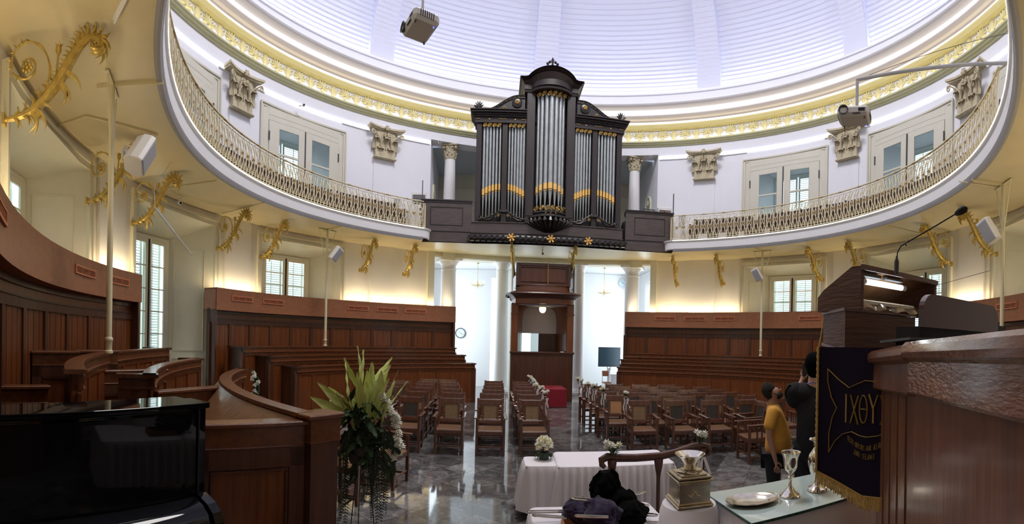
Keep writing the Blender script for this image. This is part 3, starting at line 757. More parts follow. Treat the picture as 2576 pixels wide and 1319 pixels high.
def pew(b0, b1, r, z0, ztop, label, group, ends=(True, True), seat=True, slope=False, ends_r=.45, wide=False):
    t = thing('box_pew', label, 'pew', P((b0 + b1) / 2, r, z0), 0, group)
    n = max(5, int((b1 - b0) / 2.0))
    m = MB(); m.pbox(r + .0, r + .05, b0, b1, z0, ztop - .03, n); m.build('back_panel', M_WOOD, t)
    m = MB(); k = max(1, round((b1 - b0) * r * pi / 180 / .62)); st = (b1 - b0) / k; dw = .35
    for i in range(k + 1):
        c = b0 + i * st; m.pbox(r - .018, r + .01, c - dw, c + dw, z0, ztop - .17, 1)
    m.pbox(r - .018, r + .01, b0, b1, ztop - .24, ztop - .16, n); m.pbox(r - .018, r + .01, b0, b1, z0, z0 + .12, n)
    m.build('frame', M_WOOD, t)
    m = MB(); m.ring([(r - .06, ztop - .035), (r - .06, ztop - .005), (r - .045, ztop), (r + .10, ztop), (r + .11, ztop - .03), (r + .05, ztop - .035)], b0 - .3, b1 + .3, n, closed=True)
    m.pbox(r - .035, r + .05, b0, b1, ztop - .155, ztop - .035, n); m.ring([(r - .055, ztop - .155), (r - .055, ztop - .145), (r - .03, ztop - .13)], b0, b1, n)
    m.build('cap_rail', M_WOODH, t)
    if seat:
        m = MB(); m.pbox(r + .12, r + .42, b0 + .3, b1 - .3, z0 + .42, z0 + .46, n); m.build('seat', M_WOODH, t)
    if slope:
        m = MB(); m.ring([(r + .05, ztop - .04), (r + .10, ztop - .04), (r + .42, ztop - .42), (r + .42, ztop - .46), (r + .38, ztop - .46), (r + .05, ztop - .12)], b0, b1, n, closed=True, smooth=False); m.build('sloping_ledge', MATS['lit_ledge_wood'], t)
    for e, b in ((ends[0], b0), (ends[1], b1)):
        if e:
            s = .9 if b == b0 else -.9; m = MB(); a, c = min(b, b + s), max(b, b + s)
            m.pbox(r - .02, r + ends_r, a, c, z0 - .2, ztop - .05, 1); m.pbox(r - .07, r + ends_r + .03, a - .3, c + .3, ztop - .04, ztop, 1); m.pbox(r - .04, r + ends_r + .01, a - .15, c + .15, ztop - .16, ztop - .14, 1)
            m.build('end_panel', M_WOODD, t)
    return t
wood('lit_ledge_wood', (.34, .185, .090), (.22, .110, .052), .38, .35, True)  # ledge wood coloured lighter than the pews, painting in the light falling on it
GP = 'curved pews along the round wall'
pew(-74.9, -20.6, 6.70, 0.0, 1.27, 'front curved pew with panelled face, behind the chairs left of the aisle', GP)
pew(-78.4, -22.2, 7.20, 0.25, 1.52, 'middle curved pew of the three left of the entrance bay', GP)
pew(-82.1, -23.6, 7.70, 0.50, 1.745, 'rearmost curved pew of the three left of the entrance bay', GP)
pew(20.9, 75, 6.70, 0.0, 1.23, 'front curved pew with panelled face, behind the chairs right of the aisle', GP)
pew(21.3, 78.5, 7.20, 0.25, 1.47, 'middle curved pew of the three right of the entrance bay', GP)
pew(21.9, 82, 7.70, 0.50, 1.69, 'rearmost curved pew of the three right of the entrance bay', GP)
GQ = 'pews of the block behind the piano'
pew(-149.8, -106, 6.10, 0.0, 1.43, 'bending pew front with bare sloping ledge, white flowers on its far end', GQ, slope=True, ends=(False, True), ends_r=.12)
pew(-134.5, -104.3, 7.02, 0.30, 1.57, 'second bending pew front with sloping ledge, between piano and cream door', GQ, slope=True, ends=(True, True), ends_r=.36)
pew(-147, -103.6, 7.75, 0.55, 1.745, 'rearmost pew top under the reddish panelling at far left', GQ, ends=(False, True))
pew(104, 150, 7.2, 0.0, 1.50, 'pew top at far right beyond the pulpit', 'pews behind the pulpit')

def panel_wall(p0, p1, z0, z1, label, th=.06, cap=.055, name='pew_gate', splits=(), hinge=True, nx=1):
    """straight panelled partition from p0 to p1 with a moulded cap"""
    a, b = Vector((p0[0], p0[1], 0)), Vector((p1[0], p1[1], 0)); d = b - a; L = d.length; ang = atan2(d.y, d.x)
    t = thing(name, label, 'gate', (a.x, a.y, z0), ang)
    T = Matrix.Translation(a) @ rotz(ang)
    m = MB(); q = MB(); q.box((L / 2, 0, (z0 + z1) / 2), (L, th, z1 - z0 - .02)); m.join(q, T); m.build('panel', M_WOOD, t)
    m = MB(); q = MB(); q.box((L / 2, 0, z1 - .018), (L + .04, th + cap * 2, .036), bev=.008); q.box((L / 2, 0, z1 - .10), (L, th + .03, .16)); q.box((L / 2, 0, z1 - .185), (L, th + .05, .014), bev=.004); m.join(q, T); m.build('cap_rail', M_WOODH, t)
    m = MB(); q = MB(); w = L / nx
    for i in range(nx):
        x0, x1 = i * w, (i + 1) * w
        q.box((x0 + .06, 0, (z0 + z1 - .2) / 2), (.12, th + .035, z1 - z0 - .2)); q.box((x1 - .06, 0, (z0 + z1 - .2) / 2), (.12, th + .035, z1 - z0 - .2))
        q.box(((x0 + x1) / 2, 0, z1 - .26), (w, th + .035, .15)); q.box(((x0 + x1) / 2, 0, z0 + .1), (w, th + .035, .2))
        for xx in (x0 + .14, x1 - .14): q.box((xx, 0, (z0 + z1 - .34) / 2 + .05), (.016, th + .05, z1 - z0 - .5))
        q.box(((x0 + x1) / 2, 0, z1 - .35), (w - .26, th + .05, .016))
    m.join(q, T); m.build('frame', M_WOODD, t)
    if hinge:
        m = MB(); q = MB(); q.box((L - .02, -th / 2 - .03, z1 - .42), (.05, .012, .16)); m.join(q, T); m.build('hinge', M_DGREY, t)
    return t
# the tall pew end and gate in the foreground beside the piano
A, B_ = P(-151.2, 6.05), P(-149.6, 6.95)
panel_wall(P(-150.3, 6.16), P(-148.7, 6.98), 0, 1.385, 'dark mahogany pew gate with one sunk panel, right of the black piano', nx=1)
panel_wall(P(-148.7, 7.0), P(-147.3, 7.8), 0, 1.385, 'second mahogany gate leaf, mostly hidden behind the black piano')
t = thing('pew_post', 'square mahogany end post with moulded cap beside the tall flower arrangement', 'post', P(-150.5, 6.03), radians(150.5))
m = MB(); q = MB(); q.box((0, 0, .68), (.17, .26, 1.36)); m.join(q, wm(t)); m.build('shaft', M_WOODD, t)
m = MB(); q = MB(); q.box((0, 0, 1.41), (.24, .34, .035), bev=.008); q.box((0, 0, 1.31), (.19, .28, .16)); q.box((0, 0, 1.225), (.205, .295, .014)); m.join(q, wm(t)); m.build('cap', M_WOODH, t)
# divider between the two bending pews, and the straight partitions further left
panel_wall(P(-127.5, 6.15), P(-133.0, 6.98), .25, 1.37, 'low mahogany partition between the two bending pew fronts', hinge=False)
panel_wall((-6.05, -3.55), (-7.05, -6.05), .5, 1.50, 'long straight mahogany partition behind the piano top', hinge=False, nx=2)
panel_wall((-5.95, -6.35), (-5.72, -5.78), .5, 1.44, 'short mahogany partition at the far left edge above the piano', hinge=False)
for (p0, p1, lab) in (((-6.79, -5.35), (-6.54, -4.8), 'dark grey-brown block end of the rearmost pew, left of the cream pole'), ((-6.77, -4.61), (-6.5, -4.12), 'brown block end of the rearmost pew, at the foot of the cream pole')):
    panel_wall(p0, p1, .8, 1.765, lab, name='pew_end', hinge=False, th=.3)
# ============================================================ brackets, posts, railings, gallery seating
def scroll_bracket(b, label, s_out=1.0, r_wall=8.62, zb=4.27, big=0.95, twist=0):
    """gilded acanthus bracket in the radial vertical plane at bearing b"""
    t = thing('gilt_scroll_bracket', label, 'bracket', P(b, r_wall, zb), -radians(b + twist), 'gilded scroll brackets under the gallery')
    T = wm(t)
    def pt(u, v, w=0): return T @ Vector((w, -u * big, v * big))
    def smooth(ps, n=4):
        out = []
        for i in range(len(ps) - 1):
            p0 = ps[max(i - 1, 0)]; p1 = ps[i]; p2 = ps[i + 1]; p3 = ps[min(i + 2, len(ps) - 1)]
            for k in range(n):
                u = k / n; out.append(tuple(.5 * ((2 * p1[j]) + (-p0[j] + p2[j]) * u + (2 * p0[j] - 5 * p1[j] + 4 * p2[j] - p3[j]) * u * u + (-p0[j] + 3 * p1[j] - 3 * p2[j] + p3[j]) * u ** 3) for j in range(2)))
        out.append(ps[-1]); return out
    st = smooth([(0, 0), (.16, .01), (.36, .09), (.54, .26), (.66, .43), (.76, .60), (.85, .73), (.94, .81), (1.04, .82), (1.10, .75), (1.08, .67), (1.01, .66), (.98, .71)])
    n = len(st); R = []
    for i in range(n):
        u = i / (n - 1); R.append(.024 + .036 * sin(min(1, u * 1.6) * pi) if u < .62 else .026 + .008 * (1 - u))
    m = MB(); m.tube([pt(*q) for q in st], R, 7); m.box(pt(.0, 0), (.10, .03, .12), rotz(-radians(b)).to_3x3()); m.build('stem', M_GOLD, t)
    lf = MB()
    def leaf(u, v, ang, L, wd, out=0.0):
        c, s = cos(ang), sin(ang); pts = []
        for k in range(6):
            q = k / 5; a2 = ang + q * q * .9 * (1 if ang > 0 else -1) * .6
            pts.append(pt(u + cos(a2) * L * q, v + sin(a2) * L * q, out * q))
        lf.tube(pts, [wd * .5, wd, wd * .95, wd * .7, wd * .4, wd * .06], 5, flat=.55)
    for i in range(3, n - 9, 2):
        (u0, v0), (u1, v1) = st[i - 1], st[i + 1]; tg = atan2(v1 - v0, u1 - u0); f = i / n
        L = .13 + .05 * sin(f * 9) ** 2
        for side in (1, -1):
            leaf(st[i][0], st[i][1], tg + side * .75, L, .034, .03 * side); leaf(st[i][0], st[i][1], tg + side * .45, L * .9, .032, -.04 * side)
    for (u, v, a) in ((.30, .07, -.9), (.33, .08, -.5), (.36, .10, -1.3), (.60, .34, -.5), (.62, .36, -.9), (.66, .44, -.2)): leaf(u, v, a, .27, .055, .02)
    lf.build('acanthus_leaves', M_GOLD, t)
    m = MB(); sc = smooth([(.36, .12), (.47, .28), (.52, .48), (.47, .68), (.36, .80), (.22, .82), (.11, .73), (.08, .58), (.14, .46), (.25, .42), (.34, .48), (.35, .58), (.28, .64), (.21, .60)], 4)
    m.tube([pt(*q) for q in sc], [.014 + .004 * sin(i) for i in range(len(sc))], 6); m.build('scroll', M_GOLD, t)
    l2 = lf; lf = MB()
    for i in range(18, 34, 2):
        (u0, v0), (u1, v1) = sc[i - 1], sc[i + 1]; tg = atan2(v1 - v0, u1 - u0); leaf(sc[i][0], sc[i][1], tg - .8, .07, .013)
    lf.build('scroll_leaves', M_GOLD, t)
    for (u, v, r_) in ((.26, .545, .045), (1.02, .715, .045)):
        m = MB()
        for k in range(7): a = 2 * pi * k / 7; m.ball(pt(u + cos(a) * r_, v + sin(a) * r_), r_ * .55 * big, 5)
        m.ball(pt(u, v), r_ * .6 * big, 6); m.build('rosette', M_GOLD, t)
    m = MB(); m.tube([pt(.56, .28), pt(.59, .45), pt(.61, .66)], .011, 6); m.tube([pt(.61, .64), pt(.612, .69), pt(.615, .74), pt(.617, .77)], [.012, .034, .030, .008], 7)
    for k in range(5): a = 2 * pi * k / 5; m.tube([pt(.615, .72), pt(.615 + .045 * cos(a), .76, .045 * sin(a))], [.014, .004], 5)
    m.build('bud', M_GOLD, t)
    return t
for b, lab in ((-136, 'largest gilt scroll bracket, in the top left corner'), (-115, 'gilt scroll bracket behind the cream pole with white speaker, far left'),
               (-103.5, 'gilt scroll bracket with a grey rod hanging from it'), (-82, 'gilt scroll bracket right of the cream glazed door'),
               (-71, 'gilt scroll bracket above the left pew wall, beside the small window'), (-46, 'gilt scroll bracket between the left pole speaker and entrance bay'),
               (-35, 'narrow gilt scroll bracket nearest the entrance bay on the left'), (34.3, 'narrow gilt scroll bracket nearest the entrance bay on the right'),
               (46, 'gilt scroll bracket left of the right-hand pole speaker'), (71, 'gilt scroll bracket over the right window by the lectern'),
               (82, 'gilt scroll bracket above the lectern hood'), (103.5, 'gilt scroll bracket behind the microphone stem'), (115, 'gilt scroll bracket beside the white speaker at far right'), (136, 'gilt scroll bracket out at the far right')):
    if b < 135.5: scroll_bracket(b, lab)
def front_bracket(x, lab):
    t = scroll_bracket(0, lab); t.location = (x, 7.35, 4.36); t.rotation_euler = (0, 0, radians(-8 if x < 0 else 6)); return t
front_bracket(-1.10, 'gilt bracket seen edge-on at the left of the booth canopy')
front_bracket(.78, 'gilt bracket seen edge-on at the right of the booth canopy')

def pole(b, r, z0, label, flip=1):
    p = P(b, r); t = thing('iron_pole', label, 'pole', (p.x, p.y, z0), -radians(b), 'slender poles propping the gallery')
    m = MB(); m.cyl((p.x, p.y, z0), (p.x, p.y, 5.17), .042, .036, 14); m.build('shaft', M_POLE, t)
    m = MB(); m.lathe([(.045, 0), (.058, .01), (.058, .04), (.045, .05), (.048, .16), (.056, .17), (.056, .20), (.043, .22)], (p.x, p.y, z0), 14); m.build('collar', M_POLE, t)
    tg = P(b + 90, 1); rd = P(b, 1)
    m = MB(); m.bar(Vector((p.x, p.y, 5.15)) - tg * .34, Vector((p.x, p.y, 5.15)) + tg * .34, .05, .012); m.bar(Vector((p.x, p.y, 5.15)) - rd * .65, Vector((p.x, p.y, 5.15)) + rd * .2, .012, .04); m.build('head_bar', M_POLE, t)
    for s in (-1, 1):
        m = MB(); m.bar(Vector((p.x, p.y, 5.13)) + tg * (s * .30), Vector((p.x, p.y, 4.2)) + tg * (s * .03), .022, .012); m.build('strut', M_POLE, t)
    return t
pole(-59.2, 7.66, 1.74, 'slender cream pole rising from the left rear pew, speaker at its top')
pole(58.6, 7.66, 1.69, 'slender cream pole rising from the right rear pew, speaker at its top')
pole(-127.6, 7.62, 1.74, 'cream pole at far left with collar foot, in front of the reddish panelling')
pole(127.9, 7.62, 1.4, 'cream pole at far right rising behind the pulpit lid')

def wall_speaker(loc, aim, label, sz=(.24, .20, .36), roll=0, two=True):
    t = thing('loudspeaker', label, 'speaker', loc, 0, 'white loudspeakers around the hall')
    t.rotation_euler = ((Vector(aim) - Vector(loc)).to_track_quat('-Y', 'Z').to_matrix() @ Matrix.Rotation(radians(roll), 3, 'Y')).to_euler(); T = wm(t)
    w, d, h = sz; m = MB(); q = MB()
    pr = [(-w / 2, -d * .3), (-w * .42, -d / 2), (w * .42, -d / 2), (w / 2, -d * .3), (w / 2, d * .1), (w * .3, d / 2), (-w * .3, d / 2), (-w / 2, d * .1)]
    for za, zb, s0, s1 in ((-h / 2, -h / 2 + .02, .93, 1), (-h / 2 + .02, h / 2 - .02, 1, 1), (h / 2 - .02, h / 2, 1, .93)):
        a = [Vector((x * s0, y * s0, za)) for x, y in pr]; c = [Vector((x * s1, y * s1, zb)) for x, y in pr]; k = len(pr)
        q.add(a + c, [(i, (i + 1) % k, (i + 1) % k + k, i + k) for i in range(k)])
    q.add([Vector((x * .93, y * .93, -h / 2)) for x, y in pr], [tuple(range(8))]); q.add([Vector((x * .93, y * .93, h / 2)) for x, y in pr], [tuple(range(8))])
    m.join(q, T); m.build('cabinet', M_WHITEP, t)
    m = MB(); q = MB(); q.box((0, -d / 2 - .004, -.01), (w * .80, .012, h * .86), bev=.004); m.join(q, T); g = m.build('grille', M_GREYP, t)
    m = MB(); q = MB(); q.box((0, d / 2 + .05, 0), (.04, .12, .04)); q.box((0, d / 2 + .10, 0), (.09, .02, .12)); m.join(q, T); m.build('mounting_arm', M_WHITEP, t)
    return t
wall_speaker((-5.93, -4.24, 4.36), (-2.0, -2.0, 2.9), 'white tilted loudspeaker on the cream pole at far left', (.30, .27, .48), 32)
wall_speaker((-6.26, 3.80, 4.42), (-1, 1, 2.0), 'white loudspeaker high on the cream pole in the left half', (.26, .22, .42), 28)
wall_speaker((6.30, 3.92, 4.36), (2, 0, 2.0), 'white loudspeaker high on the cream pole right of the booth', (.26, .22, .42), -25)
wall_speaker((5.72, -4.55, 4.22), (1.0, -4.0, 2.6), 'white tilted loudspeaker beside the gilt bracket, far right', (.28, .25, .44), -25)
wall_speaker((P(-38.3, 8.25, 6.55)), (-1, -3, 5.0), 'white loudspeaker standing behind the gallery railing, left of the organ', (.26, .22, .42))
wall_speaker((P(35.6, 8.25, 6.52)), (1, -3, 5.0), 'white loudspeaker standing behind the gallery railing, right of the organ', (.26, .22, .42))

# railing
def rail_unit():
    m = MB(); w = 1.0; H = .62
    return m
def railing(b0, b1, label, step=1.9):
    n = round((b1 - b0) / step); st = (b1 - b0) / n; R = 6.97; Z0, Z1 = 5.56, 6.36
    t = thing('gallery_railing', label, 'railing', P((b0 + b1) / 2, R, 5.52), 0, 'ironwork railing of the gallery')
    m = MB()
    for (z, h, w) in ((Z1, .022, .045), (Z1 - .075, .012, .02)): m.pbox(R - w / 2, R + w / 2, b0, b1, z - h / 2, z + h / 2, n)
    m.build('top_rail', M_IRON, t)
    m = MB()
    for (z, h, w) in ((Z0 + .02, .016, .04), (Z0 + .085, .012, .02), (Z0 + .125, .008, .012)): m.pbox(R - w / 2, R + w / 2, b0, b1, z - h / 2, z + h / 2, n)
    m.build('bottom_rail', M_IRON, t)
    m = MB(); za, zb = Z0 + .03, Z1 - .075; K = 8
    def crv(b, f): return [P(b + st * f(k / K), R - .03 * sin(pi * k / K), za + (zb - za) * k / K) for k in range(K + 1)]
    for i in range(n):
        b = b0 + i * st
        m.tube(crv(b, lambda u: .5 - .5 * sin(pi * u) * .62), .013, 4, cap=False); m.tube(crv(b, lambda u: .5 + .5 * sin(pi * u) * .62), .013, 4, cap=False)
        m.tube(crv(b, lambda u: .5 + .5 * cos(pi * u)), .013, 4, cap=False); m.tube(crv(b, lambda u: .5 - .5 * cos(pi * u)), .013, 4, cap=False)
        if i % 3: m.tube([P(b, R, Z0), P(b, R, Z1)], .010, 4, cap=False)
    m.build('lattice', M_IRON, t)
    for i in range(0, n + 1, 3):
        m = MB(); m.tube([P(b0 + i * st, R, 5.53), P(b0 + i * st, R, Z1 + .01)], .012, 5); m.build('post', M_IRON, t)
    med = None
    m = MB(); m.lathe([(0, -.012), (.030, -.010), (.036, 0), (.030, .010), (0, .012)], n=10, m=Matrix.Rotation(pi / 2, 3, 'X')); m.tube([(.045 * cos(a), 0, .045 * sin(a)) for a in [2 * pi * k / 12 for k in range(12)]], .006, 4, closed=True)
    me = m.build('medallion', M_BRONZE)
    m = MB(); m.box((0, 0, 0), (.16, .03, .03), bev=.01); m.ball((0, 0, .01), .028, 5)
    mo = m.build('rail_ornament', M_OLDGOLD)
    for i in range(n):
        b = b0 + (i + .5) * st; o = me if i == 0 else me.copy()
        if i: COL.objects.link(o)
        o.parent = t; o.matrix_parent_inverse = wm(t).inverted(); o.location = P(b, R - .03, (za + zb) / 2); o.rotation_euler = (0, 0, -radians(b))
    for k, i in enumerate(range(1, n, 3)):
        b = b0 + (i + .5) * st; o = mo if k == 0 else mo.copy()
        if k: COL.objects.link(o)
        o.parent = t; o.matrix_parent_inverse = wm(t).inverted(); o.location = P(b, R, Z1 - .01); o.rotation_euler = (0, 0, -radians(b))
    return t
railing(-140, -35.6, 'cream and bronze openwork iron railing round the left half of the gallery')
railing(35.6, 140, 'cream and bronze openwork iron railing round the right half of the gallery')
for s, w_ in ((-1, 'left'), (1, 'right')):
    t = thing('railing_return', 'short curved iron railing closing the gallery at the %s organ parapet' % w_, 'railing', P(s * 35.3, 7.2, 5.5))
    pts = [P(s * 35.6, 6.97), P(s * 35.0, 6.99), P(s * 34.6, 7.06), P(s * 34.4, 7.2), P(s * 34.35, 7.4)]
    m = MB(); m.tube([p + Vector((0, 0, 6.30)) for p in pts], .016, 5); m.build('top_rail', M_IRON, t); m = MB(); m.tube([p + Vector((0, 0, 5.59)) for p in pts], .016, 5); m.build('bottom_rail', M_IRON, t)
    m = MB()
    for i in range(len(pts) - 1):
        for f in (0, .5): q = pts[i].lerp(pts[i + 1], f); m.tube([q + Vector((0, 0, 5.55)), q + Vector((0, 0, 6.30))], .008, 5)
    m.build('lattice', M_IRON, t)
# gallery benches
M_GB = mat('gallery_bench_wood', (.050, .024, .024), .4, var=.3, vscale=9)
def gbench(b0, b1, r, z0, h, label):
    t = thing('gallery_bench', label, 'bench', P((b0 + b1) / 2, r, z0), 0, 'dark benches on the gallery'); n = max(4, int((b1 - b0) / 2))
    m = MB(); m.pbox(r, r + .03, b0, b1, z0 + h * .52, z0 + h, n); m.build('backrest', M_GB, t)
    m = MB(); m.pbox(r + .03, r + .40, b0, b1, z0 + .40, z0 + .44, n); m.build('seat', M_GB, t)
    k = max(2, round((b1 - b0) / 5.0))
    for i in range(k + 1):
        b = b0 + (b1 - b0) * i / k; m = MB(); m.pbox(r - .02, r + .40, b - .22, b + .22, z0, z0 + .44, 1); m.pbox(r - .02, r + .04, b - .25, b + .25, z0, z0 + h + .02, 1); m.build('leg', M_GB, t)
for s, side in ((-1, 'left'), (1, 'right')):
    i = 0
    for (a, c) in ((39.5, 55), (56.5, 73), (74.5, 90), (91.5, 107), (108.5, 124)):
        for (r, z0, h, row) in ((7.32, 5.5, .62, 'front'), (7.95, 5.75, .72, 'back')):
            b0, b1 = sorted((s * a, s * c))
            pos = ('nearest the organ', 'second from the organ', 'third from the organ', 'fourth from the organ', 'fifth from the organ')[i]
            gbench(b0, b1, r, z0, h, 'dark bench in the %s row of the %s gallery, %s' % (row, side, pos))
        i += 1
m = MB(); m.pbox(7.9, 8.7, -140, -38, 5.5, 5.74, 60); m.pbox(7.9, 8.7, 38, 140, 5.5, 5.74, 60); struct(m.build('floor_gallery_step', M_SOFFIT))
# ============================================================ the organ, its parapets and the booth below
OY = 6.30
org = thing('pipe_organ', 'large black carved pipe organ with grey pipes and gilt mouths on the gallery', 'organ', (-.05, OY, 5.17))
OX = -.05
def stud(c, r): m = MB(); m.ball(c, r, 5); m.build('gilt_stud', M_OLDGOLD, org)
def ob(m, x0, x1, z0, z1, y0, y1, bev=0.0): m.box((OX + (x0 + x1) / 2, OY + (y0 + y1) / 2, (z0 + z1) / 2), (abs(x1 - x0), abs(y1 - y0), z1 - z0), bev=bev); return m
m = MB(); ob(m, -2.38, 2.38, 5.45, 9.3, .25, 1.0); ob(m, -.95, .95, 9.2, 10.2, .25, 1.0); m.build('case_back', M_DARK, org)
m = MB()
for x0, x1 in ((-2.42, -2.24), (-1.58, -1.40), (1.40, 1.58), (2.24, 2.42)): ob(m, x0, x1, 5.85, 9.12, -.02, .25, .01)
for s in (-1, 1):
    ob(m, s * .52, s * .80, 5.85, 10.2, -.08, .25, .012); ob(m, s * .55, s * .77, 6.1, 9.9, -.10, -.07)
    ob(m, s * 2.42, s * 2.38, 5.45, 9.3, 0, 1.0)
m.build('case_frame', M_ORGAN, org)
m = MB(); ob(m, -2.5, 2.5, 5.42, 5.86, -.03, .5); ob(m, -2.52, 2.52, 5.84, 5.88, -.06, .4, .01); ob(m, -2.54, 2.54, 5.50, 5.53, -.06, .4, .01); m.build('base_panel', M_ORGANH, org)
for s, w_ in ((-1, 'l'), (1, 'r')):
    m = MB()
    a, c = sorted((s * .80, s * 2.48))
    ob(m, a, c, 9.10, 9.30, -.04, .5)
    for (z0, z1, p) in ((9.28, 9.33, .08), (9.33, 9.38, .13), (9.38, 9.44, .20), (9.44, 9.475, .24)):
        ob(m, a if s > 0 else a - p * .6, c if s < 0 else c + p * .6, z0, z1, -p, .6, .006)
    ob(m, a, c, 9.09, 9.115, -.07, .3, .005)
    m.build('side_cornice', M_ORGAN, org)
    # dentils
    m = MB()
    for i in range(28): x = a + .03 + (c - a - .06) * i / 27; ob(m, x - .015, x + .015, 9.285, 9.325, -.10, -.04)
    m.build('dentil_pattern', M_BLACK, org)
    # scrolled pediment
    def ped(u): # u 0 inner .. 1 outer
        return 9.475 + .50 * (0.5 + .5 * cos(pi * min(1, max(0, (u - .12) / .80)))) ** 1.1 + .03
    m = MB(); pts = []; N = 22
    for i in range(N + 1): u = i / N; pts.append((OX + s * (.86 + u * 1.50), ped(u)))
    poly = pts + [(OX + s * 2.36, 9.47), (OX + s * .86, 9.47)]
    if s < 0: poly = poly[::-1]
    m.prism(poly, .10, T3(0, OY + .02, 0))
    m.tube([(x, OY - .03, z) for x, z in pts], .028, 6); m.tube([(x, OY - .045, z - .09 + .05 * (i / N)) for i, (x, z) in enumerate(pts)], .012, 5)
    m.build('pediment', M_BLACK, org)
    m = MB(); cx, cz = OX + s * 1.12, 9.77
    m.tube([(cx + .15 * cos(a), OY - .05, cz + .15 * sin(a)) for a in [2 * pi * k / 20 for k in range(20)]], .022, 6, closed=True)
    m.lathe([(0, -.05), (.05, -.05), (.12, -.03), (.13, 0)], (cx, OY - .03, cz), 18, Matrix.Rotation(-pi / 2, 3, 'X')); m.build('boss', M_BLACK, org)
    m = MB(); 
    for k in range(8): a = 2 * pi * k / 8; m.ball((cx + cos(a) * .05, OY - .09, cz + sin(a) * .05), .026, 5)
    m.ball((cx, OY - .10, cz), .03, 6); m.build('boss_rosette', M_OLDGOLD, org)
    m = MB(); c2x = OX + s * 1.52; 
    for k in range(6): a = 2 * pi * k / 6; m.ball((c2x + cos(a) * .035, OY - .05, 9.58 + sin(a) * .035), .022, 5)
    m.build('small_rosette', M_OLDGOLD, org)
    for i in range(1, N, 2): stud((pts[i][0], OY - .05, pts[i][1] - .045), .013)
    m = MB()
    for k in range(7):
        a = radians(20 + 28 * k) if s < 0 else radians(160 - 28 * k)
        m.tube([(OX + s * 2.36, OY - .02, 9.50), (OX + s * 2.36 + .12 * cos(a), OY - .06, 9.56 + .14 * abs(sin(a)) + .03), (OX + s * 2.36 + .17 * cos(a), OY - .04, 9.58 + .20 * abs(sin(a)) + .02)], [.03, .03, .012], 5, flat=.6)
    m.build('corner_shell', M_BLACK, org)
    # gilt on the frieze
    for u in (.22, .72): m = MB(); ob(m, s * (.80 + 1.68 * u) - .02, s * (.80 + 1.68 * u) + .02, 9.19, 9.23, -.06, -.03); m.build('gilt_lozenge', M_OLDGOLD, org)
    for u in (.06, .47, .94):
        x = OX + s * (.80 + 1.68 * u); w = .07 if u != .47 else .13
        m = MB(); m.tube([(x - w, OY - .055, 9.21), (x - w * .5, OY - .055, 9.225), (x, OY - .055, 9.21), (x + w * .5, OY - .055, 9.225), (x + w, OY - .055, 9.21)], .009, 5); m.build('gilt_spray', M_OLDGOLD, org)
# central tower
m = MB(); R = .62; seg = 16
def arcx(a, r, z, yo=0): return Vector((OX + r * sin(a), OY + .30 - r * cos(a) * .95 + yo, z))
def tower_ring(m, prof_, a0=-60, a1=60):
    rows = [[arcx(radians(a0 + (a1 - a0) * i / seg), r, z) for i in range(seg + 1)] for r, z in prof_]; m.sheet(rows, False)
tower_ring(m, [(.60, 10.13), (.64, 10.13), (.64, 10.30), (.68, 10.32), (.68, 10.35), (.62, 10.36)]); m.build('tower_frieze', M_BLACK, org)
m = MB(); 
def crown(m, z0, z1, out, hump0, hump1):
    N = 24; rows = []
    for z, h, o in ((z0, hump0, 0), (z1, hump1, out)):
        row = []
        for i in range(N + 1):
            u = i / N * 2 - 1; x = u * (.88 + o); yy = -.10 - .34 * max(0, 1 - (abs(u) / .72) ** 2) ** .6 - o
            row.append(Vector((OX + x, OY + yy, z + h * max(0, 1 - (abs(u) / .80) ** 2))))
        rows.append(row)
    back = [[Vector((v.x, OY + .8, v.z)) for v in r] for r in rows]
    m.sheet([back[0], rows[0], rows[1], back[1]], False)
    for q in (0, N): m.add([back[0][q], rows[0][q], rows[1][q], back[1][q]], [(0, 1, 2, 3)])
crown(m, 10.10, 10.16, .02, 0, 0); crown(m, 10.20, 10.34, .00, .02, .06); crown(m, 10.34, 10.44, .10, .06, .14); crown(m, 10.44, 10.49, .17, .14, .18); crown(m, 10.49, 10.53, .16, .18, .20); m.build('tower_cornice', M_ORGAN, org)
for k in range(9): a = radians(-56 + 14 * k); stud(arcx(a, .665, 10.24), .028)
# finial
m = MB(); z = 10.70
m.tube([(OX - .34, OY - .1, z), (OX - .26, OY - .12, z + .06), (OX - .14, OY - .13, z + .07), (OX, OY - .13, z + .13), (OX + .14, OY - .13, z + .07), (OX + .26, OY - .12, z + .06), (OX + .34, OY - .1, z)], [.035, .05, .05, .07, .05, .05, .035], 7)
m.box((OX, OY - .1, z + .02), (.6, .1, .08), bev=.02)
for (dx, dz, r_) in ((0, .20, .06), (-.12, .24, .055), (.12, .24, .055), (-.16, .36, .05), (.16, .36, .05), (-.09, .42, .045), (.09, .42, .045), (0, .34, .04)): m.ball((OX + dx, OY - .12, z + dz), r_, 7)
m.tube([(OX, OY - .12, z + .15), (OX, OY - .12, z + .38), (OX, OY - .12, z + .48), (OX, OY - .12, z + .58)], [.03, .035, .055, .005], 7)
m.build('finial', M_BLACK, org)
